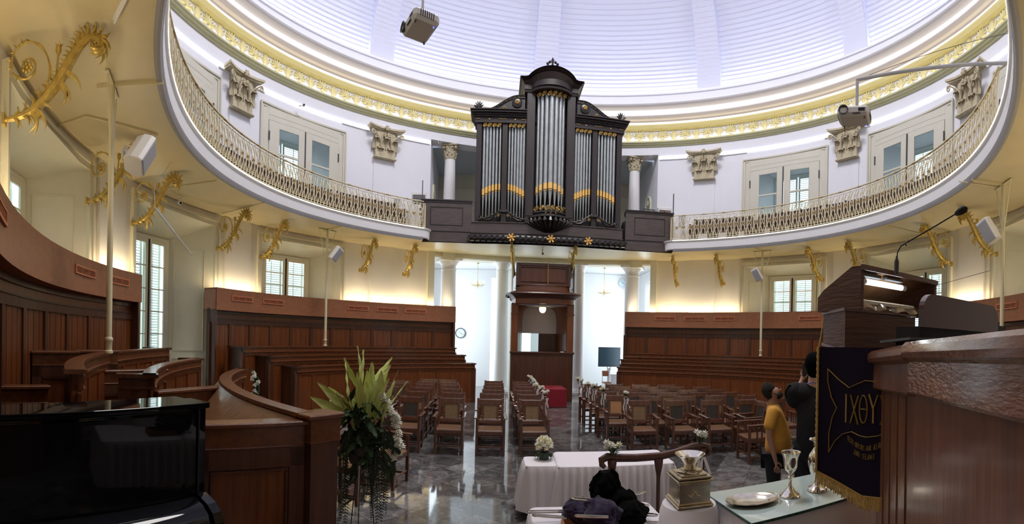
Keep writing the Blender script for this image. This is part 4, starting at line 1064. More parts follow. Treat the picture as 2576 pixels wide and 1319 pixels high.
# pipes
def pipe(x, y, zb, zm, zt, r, ang=0.0):
    m = MB(); m.lathe([(.012, zb), (r * .35, zb + (zm - zb) * .3), (r * .93, zm - .10), (r, zm - .08), (r, zm + .16), (r, zt)], (x, y, 0), 12); p = m.build('pipe', M_PIPE, org)
    m = MB(); T = T3(x, y, 0) @ rotz(ang)
    q = MB(); n = 6
    for (z0, z1, rr) in ((zm - .05, zm + .15, 1.035),):
        rows = [[Vector((r * rr * sin(a), -r * rr * cos(a), z)) for a in [radians(-62 + 124 * i / n) for i in range(n + 1)]] for z in (z0 - .035, z0, z1, z1 + .0)]
        q.sheet(rows[1:3], True)
        q.sheet([[Vector((r * rr * sin(a), -r * rr * cos(a), z0 - .02 - .05 * cos(a * 1.4))) for a in [radians(-62 + 124 * i / n) for i in range(n + 1)]], [Vector((r * rr * sin(a), -r * rr * cos(a), z0 - .015)) for a in [radians(-62 + 124 * i / n) for i in range(n + 1)]] if False else rows[1]], True) if False else None
    q.box((0, -r * .8, z0 - .04), (r * 1.25, r * .5, .045), bev=.01)
    m.join(q, T); g = m.build('pipe_mouth', M_PIPEGOLD, p)
    m = MB(); q = MB(); q.box((0, -r * .98, zm - .062), (r * 1.6, r * .25, .016)); m.join(q, T); m.build('mouth_slit', M_DARK, p)
for s in (-1, 1):
    for (xa, xb, mi) in ((2.17, 1.64, (6.82, 6.88, 6.93, 6.96, 6.985, 7.0)), (1.34, .86, (7.0, 6.98, 6.955, 6.91, 6.86, 6.81))):
        rr_ = [.050, .050, .047, .045, .043, .038] if xa > 2 else [.037, .040, .043, .047, .049, .050]
        for i in range(6):
            x = xa + (xb - xa) * i / 5; pipe(OX + s * x, OY + .08, 6.05, mi[i], 9.06, rr_[i])
for i in range(7):
    a = radians(-54 + 18 * i); c = arcx(a, .50, 0); pipe(c.x, c.y, 6.30, 7.02 - .10 * (abs(i - 3) / 3) ** 1.5, 10.02, (.060, .066, .070, .080, .070, .066, .060)[i], a)
# gilt carved tops
def gilt_run(x0, x1, y, z, amp, name, n=5, yf=None):
    m = MB()
    for k in range(n):
        u = (k + .5) / n; x = x0 + (x1 - x0) * u; R_ = abs(x1 - x0) / n * .42
        f = (lambda x_: y) if yf is None else yf
        sg = 1 if k % 2 else -1
        pts = []
        for j in range(15): a = sg * j * .75; q = R_ * (1 - j / 17); xx = x + cos(a) * q; pts.append((xx, f(xx), z + sin(a) * q))
        m.tube(pts, .014, 5)
        m.ball((x, f(x) - .01, z), .02, 5)
        m.tube([(x - R_ * 1.1, f(x), z - .03), (x - R_ * .5, f(x), z - amp), (x, f(x), z - .06)], [.012, .018, .008], 5); m.tube([(x + R_ * 1.1, f(x), z + .03), (x + R_ * .5, f(x), z + amp * .8), (x, f(x), z + .06)], [.012, .018, .008], 5)
    m.build(name, M_OLDGOLD, org)
for s in (-1, 1):
    gilt_run(OX + s * 2.22, OX + s * 1.60, OY - .03, 9.04, .07, 'gilt_cresting', 4); gilt_run(OX + s * 1.38, OX + s * .82, OY - .03, 9.04, .07, 'gilt_cresting', 4)
yarc = lambda x: OY + .28 - sqrt(max(.02, .60 ** 2 - (x - OX) ** 2)) * .95
gilt_run(OX - .50, OX + .50, 0, 10.03, .09, 'gilt_cresting', 6, yarc)
gilt_run(OX - .52, OX + .52, 0, 6.34, .09, 'gilt_cresting', 6, yarc)
# lower scrolls of the side bays
for s in (-1, 1):
    m = MB()
    for (xc, dr) in ((1.49, 1), (1.49, -1)):
        pts = []
        x0 = OX + s * 1.49
        for j in range(26):
            u = j / 25; x = x0 + dr * (.06 + .68 * u); z = 6.18 - .22 * u + .09 * cos(u * pi * 1.2 + .3) * (1 - u); pts.append((x, OY - .05, z))
        for j in range(12): a = -pi / 2 * dr + dr * j * .6; q = .09 * (1 - j / 14); pts.append((x0 + dr * .74 + cos(a + pi / 2 * (1 - dr)) * q * 1, OY - .05, 5.99 + sin(a) * q))
        m.tube(pts, [.030] * 20 + [.026] * (len(pts) - 20), 6)
        for j in range(10): a = j * .75; q = .10 * (1 - j / 12); m.tube([(x0 + dr * .16 + cos(a) * q, OY - .07, 6.08 + sin(a) * q), (x0 + dr * .16 + cos(a + .75) * q * .92, OY - .07, 6.08 + sin(a + .75) * q * .92)], .016, 5)
        m.tube([(x0 + dr * .3, OY - .05, 6.05), (x0 + dr * .45, OY - .05, 5.93), (x0 + dr * .62, OY - .05, 5.94)], [.02, .05, .02], 6)
    m.box((OX + s * 1.49, OY - .03, 6.22), (.26, .12, .10), bev=.02); m.build('carved_scroll', M_BLACK, org)
    for dr in (-1, 1):
        for (dx, z) in ((.16, 6.08), (.25, 6.16), (.40, 6.11), (.52, 6.04), (.62, 5.98), (.74, 5.99)): stud((OX + s * 1.49 + dr * dx, OY - .085, z), .018)
        m = MB()
        for k in range(6): a = pi / 3 * k; m.ball((OX + s * 1.49 + dr * .16 + cos(a) * .035, OY - .09, 6.08 + sin(a) * .035), .016, 4)
        m.build('scroll_rosette', M_OLDGOLD, org)
# corbel under the tower
m = MB(); prf = [(.56, 6.24), (.62, 6.22), (.62, 6.17), (.58, 6.15), (.70, 6.08), (.74, 6.04), (.74, 6.01), (.60, 5.98), (.62, 5.93)]
rows = [[arcx(radians(-88 + 176 * i / 24), r, z, -.10) for i in range(25)] for r, z in prf]; m.sheet(rows, False); m.build('corbel_moulding', M_BLACK, org)
m = MB()
for i in range(13):
    a = radians(-84 + 14 * i); pts = [arcx(a, .70, 5.98, -.10), arcx(a, .73, 5.90, -.10), arcx(a * .92, .62, 5.82, -.10), arcx(a * .8, .42, 5.70, -.10), arcx(a * .6, .26, 5.60, -.10)]
    m.tube(pts, [.05, .075, .07, .055, .03], 6)
rows = [[arcx(radians(-88 + 176 * i / 20), r, z, -.08) for i in range(21)] for r, z in ((.64, 5.97), (.60, 5.86), (.40, 5.72), (.26, 5.60), (.05, 5.56))]; m.sheet(rows, True); m.build('corbel_leaves', M_BLACK, org)
for i in range(3): stud(arcx(radians(-12 + 12 * i), .77, 6.10, -.1), .022)
# carved garland roll under the whole case
m = MB(); zg = 5.33
m.tube([(OX + 2.62 * u, OY - .16, zg) for u in [-1, -.97, -.5, 0, .5, .97, 1]], [.06, .115, .125, .125, .125, .115, .06], 14)
for i in range(56):
    x = OX - 2.5 + 5.0 * i / 55; d = 1 if i % 2 else -1; sg = 1 if x > OX else -1
    for a in (-1.1, -.35, .4):
        c = Vector((x + .05 * d, OY - .16 - .12 * cos(a), zg + .12 * sin(a))); m.tube([c, c + Vector((sg * .07, -.02 * cos(a), .03 * d + .015 * sin(a)))], [.030, .006], 5)
m.build('garland_roll', M_BLACK, org)
for dx in (-1.22, .05, 1.28):
    m = MB()
    for k in range(6): a = pi / 3 * k + .2; m.tube([(OX + dx, OY - .30, zg), (OX + dx + .13 * cos(a), OY - .29, zg + .125 * sin(a))], [.012, .040], 5)
    m.ball((OX + dx, OY - .31, zg), .035, 6); m.build('garland_rosette', M_PIPEGOLD, org)
for i in range(14): x = OX - 2.4 + 4.8 * i / 13; stud((x, OY - .285, zg + (.05 if i % 2 else -.05)), .013)

# parapets beside the organ
for s, w_ in ((-1, 'left'), (1, 'right')):
    a = Vector((s * 2.56, 6.32, 0)); c = Vector((s * 4.20, 6.05, 0)); d = c - a; L = d.length; an = atan2(d.y, d.x)
    t = thing('wooden_parapet', 'grey-brown panelled wooden parapet on the %s side of the organ' % w_, 'parapet', (a.x, a.y, 5.2), an, 'parapets beside the organ'); T = wm(t)
    m = MB(); q = MB(); q.box((L / 2, .0, .65), (L, .08, 1.32)); m.join(q, T); m.build('board', M_ORGANH, t)
    m = MB(); q = MB(); q.box((L / 2, 0, 1.33), (L + .02, .16, .05), bev=.008); q.box((L / 2, 0, 1.28), (L, .12, .05)); m.join(q, T); m.build('cap_rail', M_ORGAN, t); m = MB(); q = MB(); q.box((L / 2, 0, .33), (L, .12, .03), bev=.005); m.join(q, T); m.build('lower_moulding', M_ORGAN, t)
    m = MB(); q = MB(); framebox(q, Matrix.Identity(4), .30, L - .30, .52, 1.12, 0, .025, .11); m.join(q, T); m.build('panel_moulding', M_ORGAN, t)
    m = MB(); q = MB(); q.box((L * .98, -.1 * s * s, 1.55), (.03, .03, .9)); m.join(q, T); m.build('upright', M_DGREY, t)
# things seen over the parapets
def ac_unit(loc, rz, label, deco=False):
    t = thing('air_conditioner', label, 'air conditioner', loc, rz, 'standing air conditioners on the gallery'); T = wm(t)
    m = MB(); q = MB(); q.box((0, 0, .6), (.5, .35, 1.2), bev=.02); m.join(q, T); m.build('cabinet', M_WHITEP, t)
    m = MB(); q = MB()
    for k in range(6): q.box((0, -.18, .80 + k * .055), (.42, .02, .028))
    m.join(q, T); m.build('outlet_grille', M_DGREY, t)
    m = MB(); q = MB(); q.ball((.05, -.19, .62), .025, 6); m.join(q, T); m.build('dial', M_DGREY, t)
    if deco:
        m = MB(); q = MB()
        for k in range(5): q.ball((0 + .03 * sin(k * 2), -.21, 1.05 - k * .06), .04, 6)
        m.join(q, T); m.build('red_tassel', mat('tassel_orange', (.35, .12, .06), .6), t)
ac_unit((-4.40, 6.75, 5.78), radians(10), 'white standing air conditioner beside the left gallery opening')
ac_unit((4.13, 6.80, 5.72), radians(-8), 'white standing air conditioner with a small red ornament, right of the organ', True)
t = thing('person', 'person seated behind the right parapet, only dark hair showing', 'person', (2.82, 6.95, 5.55), .4)
m = MB()
m.lathe([(.02, 0), (.20, .02), (.22, .35), (.24, .60), (.20, .74), (.08, .82), (.07, .88)], (2.82, 6.95, 5.55), 14, sc=(1, .65)); m.ball((2.82, 6.95, 6.56), .105, 10, (1, 1.1, 1.25)); m.build('body', mat('black_shirt_cloth', (.012, .012, .014), .85), t)
m = MB(); m.ball((2.82, 6.97, 6.60), .125, 10, (1, 1.05, 1.2)); m.build('hair', mat('black_hair', (.008, .007, .007), .5), t)
t = thing('music_stand', 'low black slatted rack on top of the right parapet', 'rack', (3.4, 6.3, 6.55)); m = MB()
for k in range(9): m.box((3.2 + k * .05, 6.30, 6.62), (.014, .03, .10))
m.build('slats', M_DGREY, t); m = MB(); m.box((3.4, 6.3, 6.665), (.44, .04, .014)); m.box((3.4, 6.3, 6.575), (.44, .04, .014)); m.build('frame', M_DGREY, t)

# ---------------- the wooden booth with its canopy
BX, BY = -.13, 6.70
bt = thing('wooden_booth', 'tall mahogany booth with curved canopy standing under the organ', 'booth', (BX, BY, 0))
def bb(m, x0, x1, z0, z1, y0, y1, bev=0.0): m.box((BX + (x0 + x1) / 2, BY + (y0 + y1) / 2, (z0 + z1) / 2), (abs(x1 - x0), abs(y1 - y0), z1 - z0), bev=bev)
m = MB(); bb(m, -1.05, 1.05, 0.12, 1.62, 0, .06); bb(m, -1.05, 1.05, 0, .14, -.02, .06); m.build('front_panel', M_WOODD, bt)
m = MB(); bb(m, -1.09, 1.09, 1.62, 1.68, -.05, .22, .01); bb(m, -1.06, 1.06, 1.58, 1.62, -.02, .06); m.build('counter', M_WOODD, bt)
for s in (-1, 1):
    a, c = sorted((s * .83, s * 1.05)); m = MB(); bb(m, a, c, 1.68, 3.30, -.01, .24); bb(m, a - .02, c + .02, 2.92, 2.97, -.03, .26, .006); m.build('front_post', M_WOOD, bt)
    m = MB(); a, c = sorted((s * 1.02, s * 1.07)); bb(m, a, c, 0, 3.3, .1, 1.7); bb(m, a, c, 3.6, 4.62, .1, 1.7)
    m.build('side_wall', M_CREAM if s < 0 else M_WOODD, bt)
    # curved inner reveal
    m = MB(); rows = []
    for z in (1.68, 2.3, 2.8, 3.05, 3.18, 3.24):
        k = max(0, (z - 2.8) / .44); xx = .80 - .0 - .22 * (1 - sqrt(max(0, 1 - k * k))) if z > 2.8 else .80
        rows.append([Vector((BX + s * .83, BY + .12, z)), Vector((BX + s * (xx - .02), BY + .30, z)), Vector((BX + s * (xx - .14), BY + .62, z)), Vector((BX + s * (xx - .18), BY + 1.2, z))])
    m.sheet(rows, True); m.build('curved_reveal', M_WOOD, bt)
m = MB(); bb(m, -.80, .80, 2.32, 3.25, 1.22, 1.27); m.build('niche_back', M_CORN, bt)
m = MB(); bb(m, -.02, .80, 0, 2.32, 1.22, 1.27); bb(m, .06, .42, 1.2, 2.2, 1.195, 1.225, .01); m.build('back_door', M_WOODD, bt)
m = MB(); bb(m, -.80, -.66, 0, 2.32, 1.22, 1.27); bb(m, -.66, -.02, 0, 1.0, 1.22, 1.27); m.build('back_low_wall', M_COLW, bt)
m = MB(); bb(m, -.66, -.02, 1.0, 2.32, 1.24, 1.246); m.build('back_pane', M_PANE, bt)
m = MB(); bb(m, -1.0, 1.0, 3.24, 3.30, .05, 1.3); m.build('niche_ceiling', M_WALLU, bt)
def canopy(m, z0, z1, e0, e1):
    N = 20; rows = []
    for z, e in ((z0, e0), (z1, e1)):
        rows.append([Vector((BX + (1.06 + e) * (max(-1, min(1, u * 1.12))), BY - e - .30 * max(0, 1 - (abs(u) / .85) ** 2) ** .5 * (1 if abs(u) < .85 else 0) + (.0 if abs(u) < .9 else .3), z)) for u in [i / N * 2 - 1 for i in range(N + 1)]])
    back = [[Vector((v.x, BY + 1.2, v.z)) for v in r] for r in rows]
    m.sheet([back[0], rows[0], rows[1], back[1]], False)
m = MB(); canopy(m, 3.28, 3.46, -.02, -.02); m.build('canopy_frieze', M_WOOD, bt)
m = MB(); canopy(m, 3.46, 3.50, .02, .04); canopy(m, 3.50, 3.57, .05, .13); canopy(m, 3.57, 3.60, .16, .19); canopy(m, 3.60, 3.64, .19, .17); canopy(m, 3.64, 3.70, .10, .02); m.build('canopy_cornice', M_WOODD, bt)
m = MB(); canopy(m, 3.70, 3.90, -.14, -.16); canopy(m, 3.90, 3.93, -.13, -.15); m.build('canopy_step', M_WOODH, bt)
m = MB(); bb(m, -.92, .92, 3.90, 4.66, .05, .5); m.build('upper_panel', M_WOOD, bt)
m = MB(); framebox(m, T3(BX, 0, 0), -.92, .92, 3.90, 4.66, BY + .04, .10, .05); framebox(m, T3(BX, 0, 0), -.78, .78, 4.02, 4.52, BY + .03, .02, .05); m.build('upper_frame', M_WOODD, bt)
m = MB(); m.cyl((BX + .12, BY - .20, 3.95), (BX + .12, BY - .20, 4.82), .014, n=8); m.build('hanging_rod', M_OLDGOLD, bt)
t = thing('ceiling_lamp', 'small domed glass lamp glowing under the booth canopy', 'lamp', (-.10, 7.15, 3.24))
m = MB(); m.lathe([(.14, 0), (.15, -.02), (.12, -.03)], (-.10, 7.15, 3.24), 16); m.build('lamp_base', M_GOLD, t)
m = MB(); m.lathe([(.115, -.03), (.12, -.10), (.10, -.17), (.06, -.215), (0, -.23)], (-.10, 7.15, 3.24), 18); m.build('lamp_shade', mat('lit_glass_shade', (.9, .85, .7), .3, emit=(1, .85, .6), es=3.0), t)
t = tag(MB().box((.72, 6.80, 1.72), (.22, .12, .05), bev=.02).build('folded_cap', M_DGREY), 'small dark object lying on the booth counter', 'cap')
# red carpeted step in front of the booth
t = thing('step_box', 'box step covered in red carpet in front of the booth', 'step', (.04, 5.95, 0)); m = MB(); m.box((.04, 5.95, .285), (.98, 1.25, .57), bev=.012); m.build('box', M_RED, t)
m = MB(); m.box((.04, 5.325, .01), (1.0, .02, .02)); m.build('edge_strip', M_DARK, t)

# ---------------- vestibule things
def chandelier(x, y, z, label):
    t = thing('chandelier', label, 'chandelier', (x, y, z + .9), 0, 'chandeliers in the entrance vestibule')
    m = MB(); m.cyl((x, y, z + .15), (x, y, 5.16), .008, n=6); m.lathe([(.05, 5.13 - z), (.05, 5.16 - z), (0, 5.17 - z)], (x, y, z), 10); m.build('chain', M_GOLD, t)
    m = MB(); m.lathe([(0, -.12), (.03, -.10), (.02, -.03), (.035, .02), (.02, .10), (.01, .16)], (x, y, z), 10)
    for k in range(10):
        a = 2 * pi * k / 10; m.tube([(x + cos(a) * r_, y + sin(a) * r_, z + h) for r_, h in ((.02, 0), (.12, -.05), (.24, -.02), (.29, .05))], .008, 5)
    m.build('arm_frame', M_GOLD, t)
    mc = mat('candle_bulb', (.9, .8, .5), .4, emit=(1, .78, .35), es=2.5)
    for k in range(10): a = 2 * pi * k / 10; m = MB(); m.cyl((x + cos(a) * .29, y + sin(a) * .29, z + .05), (x + cos(a) * .29, y + sin(a) * .29, z + .15), .010, n=6); m.build('candle', mc, t)
    mc = mat('crystal_drop', (.85, .88, .85), .15)
    for k in range(16):
        a = 2 * pi * k / 16
        for (r_, h) in ((.29, -.02), (.20, -.10), (.10, -.15)): m = MB(); m.ball((x + cos(a) * r_, y + sin(a) * r_, z + h), .015, 4); m.build('crystal', mc, t)
chandelier(-2.49, 9.9, 4.28, 'gold and crystal chandelier hanging in the vestibule, left of the booth')
chandelier(2.72, 9.9, 4.14, 'big crystal chandelier hanging in the vestibule, right of the booth')
def wall_clock(x, y, z, r, label):
    t = thing('wall_clock', label, 'clock', (x, y, z)); RX = Matrix.Rotation(pi / 2, 3, 'X')
    m = MB(); m.tube([(x + r * cos(a), y - .03, z + r * sin(a)) for a in [2 * pi * k / 28 for k in range(28)]], .018, 6, closed=True); m.build('rim', M_DGREY if x < 0 else M_WHITEP, t)
    m = MB(); m.lathe([(0, .02), (r, .02), (r, 0), (0, 0)], (x, y - .0, z), 28, RX, smooth=False); m.build('dial', mat('clock_dial_%d' % (x > 0), (.62, .72, .80), .5), t)
    for k in range(12): a = pi / 6 * k; m = MB(); m.box((x + r * .82 * cos(a), y - .026, z + r * .82 * sin(a)), (.014, .004, .03), Matrix.Rotation(-a + pi / 2, 3, 'Y')); m.build('hour_mark', M_DGREY, t)
    for (a, L) in ((2.4, .55), (-.5, .75)):
        m = MB(); m.bar((x, y - .03, z), (x + r * L * cos(a), y - .03, z + r * L * sin(a)), .01, .004, up=(0, 1, 0)); m.build('hand', M_DGREY, t)
wall_clock(-3.28, 11.58, 2.33, .215, 'round wall clock with thin dark rim on the white vestibule wall')
wall_clock(4.0, 11.58, 4.80, .20, 'pale wall clock half hidden by the right-hand white column')
t = thing('television', 'flat television on a stand in front of the white vestibule wall', 'television', (2.93, 9.6, 0))
m = MB(); m.box((2.93, 9.6, 1.46), (.93, .05, .80), bev=.008); m.build('bezel', M_DGREY, t)
m = MB(); m.box((2.93, 9.57, 1.47), (.89, .01, .74)); m.build('screen', mat('television_screen', (.05, .09, .12), .15, coat=.5), t)
m = MB(); m.cyl((2.87, 9.64, .9), (2.87, 9.64, 1.2), .02, n=8); m.cyl((2.99, 9.64, .9), (2.99, 9.64, 1.2), .02, n=8); m.box((2.93, 9.66, .5), (.10, .06, 1.0)); m.box((2.93, 9.68, .03), (.7, .45, .05), bev=.01); m.build('stand', M_GREYP, t)
t = thing('white_desk', 'white cupboard desk below the television', 'desk', (3.05, 9.35, 0)); m = MB(); m.box((3.12, 9.25, .38), (.46, .4, .76), bev=.01); m.build('body', M_COLW, t); m = MB(); m.box((3.12, 9.25, .775), (.5, .44, .03), bev=.005); m.build('top', M_COLW, t)
t = thing('visitor_chair', 'orange-brown chair with bluish metal legs beside the white desk', 'chair', (2.72, 9.3, 0)); m = MB(); m.box((2.72, 9.35, .80), (.28, .03, .22), bev=.01); m.build('backrest', mat('orange_leatherette', (.35, .13, .06), .5), t); m = MB(); m.box((2.72, 9.15, .45), (.30, .38, .05), bev=.01); m.build('seat', MATS['orange_leatherette'], t)
for dx in (-.13, .13):
    for dy in (8.99, 9.33): m = MB(); m.cyl((2.72 + dx, dy, 0), (2.72 + dx, dy, .8 if dy > 9.2 else .44), .012, n=6); m.build('leg', M_GREYP, t)
# ============================================================ chairs
M_CANE_L = mat('cane_light', (.30, .20, .10), .6, col2=(.17, .11, .055), vscale=60, bump=.4, bscale=120)
M_CANE_D = mat('cane_dark', (.060, .050, .042), .55, col2=(.030, .026, .023), vscale=60, bump=.3, bscale=120)
M_CANE_O = mat('cane_orange', (.50, .27, .12), .6, col2=(.38, .19, .08), vscale=50)
M_SEATC = mat('cane_seat', (.24, .13, .07), .28, col2=(.16, .085, .045), vscale=60, coat=.35)
def chair_proto(cane, nm):
    H = .95
    t = thing('cane_armchair', 'x', 'chair', (0, 0, 0), 0, 'rows of wooden armchairs')
    m = MB()
    for (y0, y1, x0, x1) in ((-.25, -.21, -.24, .24), (.20, .24, -.22, .22)): m.box(((x0 + x1) / 2, (y0 + y1) / 2, .395), (x1 - x0, y1 - y0, .07), bev=.005)
    for s in (-1, 1): m.box((s * .225, 0, .395), (.035, .46, .07), bev=.005)
    m.build('seat_frame', M_CHAIR, t)
    m = MB(); m.box((0, -.01, .435), (.46, .47, .018), bev=.008); m.build('seat', M_SEATC, t)
    for s in (-1, 1):
        m = MB(); m.box((s * .235, -.235, .325), (.045, .045, .65), bev=.006); m.build('leg', M_CHAIR, t)
        m = MB(); m.bar((s * .225, .225, 0), (s * .225, .235, .43), .042, .042, .006, up=(0, 1, 0)); m.bar((s * .225, .235, .43), (s * .225, .31, H - .01), .04, .036, .006, up=(0, 1, 0)); m.build('leg', M_CHAIR, t)
        m = MB(); m.box((s * .26, -.01, .66), (.065, .56, .025), bev=.010); m.build('armrest', M_CHAIR, t)
        m = MB()
        for yy in (-.09, .0, .09): m.box((s * .24, yy, .54), (.012, .03, .23))
        m.box((s * .24, 0, .635), (.02, .44, .03)); m.build('arm_slats', M_CHAIR, t)
        m = MB(); m.box((s * .23, 0, .11), (.022, .45, .03), bev=.004); m.build('stretcher', M_CHAIR, t)
    m = MB(); m.box((0, -.235, .15), (.44, .02, .03), bev=.004); m.build('stretcher', M_CHAIR, t); m = MB(); m.box((0, .05, .11), (.44, .022, .028), bev=.004); m.build('stretcher', M_CHAIR, t)
    # back: slightly raked
    R = Matrix.Rotation(radians(-9), 3, 'X')
    def bk(q, x, z, w, h, d=.022): c = Vector((x, .235 + (z - .43) * tan(radians(9)), z)); q.box(c, (w, d, h), R, bev=.004)
    m = MB(); bk(m, 0, .865, .42, .10, .028); bk(m, 0, .515, .42, .065, .028); bk(m, -.135, .68, .035, .30); bk(m, .135, .68, .035, .30); bk(m, 0, .815, .24, .02); bk(m, 0, .555, .24, .02)
    m.box((0, .318, .915), (.43, .03, .016), R, bev=.004); m.build('back_frame', M_CHAIR, t)
    m = MB(); bk(m, 0, .685, .235, .26, .012); m.build('cane_back', cane, t)
    return t
PROT = {'L': chair_proto(M_CANE_L, 'light'), 'D': chair_proto(M_CANE_D, 'dark'), 'O': chair_proto(M_CANE_O, 'orange')}
used = {k: False for k in PROT}
CN = {'L': 'tan cane back', 'D': 'dark cane back', 'O': 'orange cane back'}
ORD = ['front', 'second', 'third', 'fourth', 'fifth', 'rearmost']
def put_chair(kind, x, y, rz, label):
    p = PROT[kind]
    if not used[kind]: used[kind] = True; p.location = (x, y, 0); p.rotation_euler = (0, 0, rz); p['label'] = label; return p
    return dup(p, label, (x, y, 0), rz)
RC = random.Random(5)
aisle_l, aisle_r = [], []
rowsL = [(-.36, 0), (.50, .02), (1.28, .03), (2.12, .04), (2.78, .05), (3.52, .06)]
colsL = [('aisle column', -.97, 0.0, 'LDLDDL'), ('second column from the aisle', -1.73, 0.0, 'LDDLDD'), ('third column from the aisle', -2.45, -.10, 'LDLDLD'), ('fourth column from the aisle', -3.22, -.05, 'DLDLDD'), ('outermost column', -3.98, -.02, 'DDLDDD')]
for cn, x, dr, kinds in colsL:
    for i, (y, _) in enumerate(rowsL):
        if cn == 'outermost column' and i in (0, 5): continue
        xx = x + dr * i + RC.uniform(-.02, .02); yy = y + RC.uniform(-.03, .03)
        if abs(x + .97) < .01: aisle_l.append((xx, yy, i))
        put_chair(kinds[i], xx, yy, radians(RC.uniform(-3, 3)), 'armchair with %s left of the aisle, %s row, %s' % (CN[kinds[i]], ORD[i], cn))
kindsR = ['LDDDD', 'ODDLD', 'DDLDD', 'DDDDL', 'DLDDD', 'DDDDD']
for i in range(6):
    y0 = [-.42, .38, 1.12, 1.72, 2.45, 3.05][i]; x0 = [1.06, .82, .76, .74, .74, .74][i]
    for c in range(5):
        if i == 5 and c == 4: continue
        cn = ['aisle column', 'second column from the aisle', 'third column from the aisle', 'fourth column from the aisle', 'outermost column'][c]
        x = x0 + .70 * c + RC.uniform(-.02, .02); y = y0 - .14 * c + RC.uniform(-.03, .03)
        if c == 0: aisle_r.append((x, y, i))
        put_chair(kindsR[i][c], x, y, radians(-6 + RC.uniform(-4, 3)), 'armchair with %s right of the aisle, %s row, %s' % (CN[kindsR[i][c]], ORD[i], cn))
put_chair('L', -3.15, -2.35, radians(78), 'wooden armchair turned sideways, just right of the tall flower arrangement')
put_chair('D', -3.45, -3.05, radians(82), 'wooden armchair turned sideways, behind the flower stand legs')
put_chair('L', 2.72, -1.70, radians(-96), 'lone wooden armchair turned sideways behind the man in the mustard shirt')
put_chair('D', 3.05, -.95, radians(-88), 'wooden armchair facing sideways between the two standing men')

# ============================================================ flowers
M_PETAL = mat('white_petals', (.80, .79, .70), .7, sheen=.2)
M_PETALY = mat('cream_petals', (.82, .78, .55), .7)
M_LEAF = mat('dark_green_leaf', (.022, .050, .018), .6, spec=.3, var=.5, vscale=12)
M_LEAF2 = mat('fern_green', (.018, .035, .016), .6, var=.3, vscale=20)
M_STEM = mat('green_stem', (.04, .09, .03), .6)
M_RIB = mat('white_satin_ribbon', (.75, .73, .74), .4)
def blossom(m, c, r, n=16, rr=RND):
    c = Vector(c)
    for k in range(n):
        z = 1 - 1.5 * (k + .5) / n; a = k * 2.39996; s = sqrt(max(0, 1 - z * z)); d = Vector((cos(a) * s, sin(a) * s, z))
        m.tube([c + d * r * .15, c + d * r * .6, c + d * r], [r * .16, r * .26, r * .07], 4, flat=.5)
    m.ball(c, r * .45, 5)
def bouquet_pos(t, base, n, spread, r, up, mat_=M_PETAL, leafy=True, rnd=RND):
    T = wm(t)
    st = MB(); lf = MB()
    for k in range(n):
        a = rnd.uniform(0, 2 * pi); q = spread * sqrt(rnd.random()); p = Vector((q * cos(a), q * sin(a), up + rnd.uniform(-.4, .5) * spread))
        m = MB(); blossom(m, T @ p, r * rnd.uniform(.8, 1.1)); m.build('blossom', mat_ if rnd.random() < .8 else M_PETALY, t)
        st.tube([T @ Vector(base), T @ ((Vector(base) + p) * .5 + Vector((q * .1, 0, 0))), T @ p], r * .09, 4)
    for k in range(n):
        a = rnd.uniform(0, 2 * pi); p = Vector((spread * cos(a), spread * sin(a), up * .55 + rnd.uniform(-.3, .4) * up)); lf.tube([T @ Vector((p.x * .2, p.y * .2, p.z - r)), T @ Vector((p.x * .7, p.y * .7, p.z)), T @ p], [r * .1, r * .35, .002], 4, flat=.3)
    st.build('stems', M_STEM, t)
    if leafy: lf.build('leaves', M_LEAF, t)
def chair_posy(x, y, z, label, grp, big=False):
    t = thing('chair_posy', label, 'flowers', (x, y, z), 0, grp)
    bouquet_pos(t, (0, 0, -.10), 6 if not big else 8, .055, .040, .06)
    T = wm(t); m = MB()
    for k, (dx, L) in enumerate(((-.03, .24), (.02, .30), (.045, .18))):
        rows = [[T @ Vector((dx + .012 * sin(j * 1.1 + k) + sx * .014, -.02 - .01 * k, -.04 - L * j / 6)) for sx in (-1, 1)] for j in range(7)]; m.sheet(rows, True)
    m.tube([T @ Vector((.035 * cos(a), -.02, -.04 + .03 * sin(a))) for a in [2 * pi * k / 8 for k in range(8)]], .010, 4, closed=True, flat=.4); m.build('ribbon', M_RIB, t)
for x, y, i in aisle_l: chair_posy(x + .235, y + .34, 1.0, 'white flowers with ribbon tied to the left-block aisle chair, %s row' % ORD[i], 'posies on the left aisle chairs')
for x, y, i in aisle_r: chair_posy(x - .235, y + .34, 1.0, 'white flowers with ribbon tied to the right-block aisle chair, %s row' % ORD[i], 'posies on the right aisle chairs')
t = thing('pew_posy', 'hanging bunch of white flowers on the end of the bending pew', 'flowers', (-5.28, -2.30, 1.30))
T = wm(t); m = MB(); lf = MB(); rr_ = random.Random(3)
for k in range(13):
    p = T @ Vector((rr_.uniform(-.06, .07), rr_.uniform(-.05, .05), .12 - .028 * k)); m = MB(); blossom(m, p, .042, 14); m.build('blossom', M_PETAL, t)
for k in range(9): a = rr_.uniform(-.06, .06); lf.tube([T @ Vector((a, .02, .05)), T @ Vector((a * 1.4, .02, -.15)), T @ Vector((a * .6, .02, -.42 + .04 * k % .1))], [.02, .03, .004], 4, flat=.4)
lf.tube([T @ Vector((-.02, 0, .1)), T @ Vector((-.06, 0, .22))], [.02, .004], 4); lf.build('leaves', M_LEAF, t)

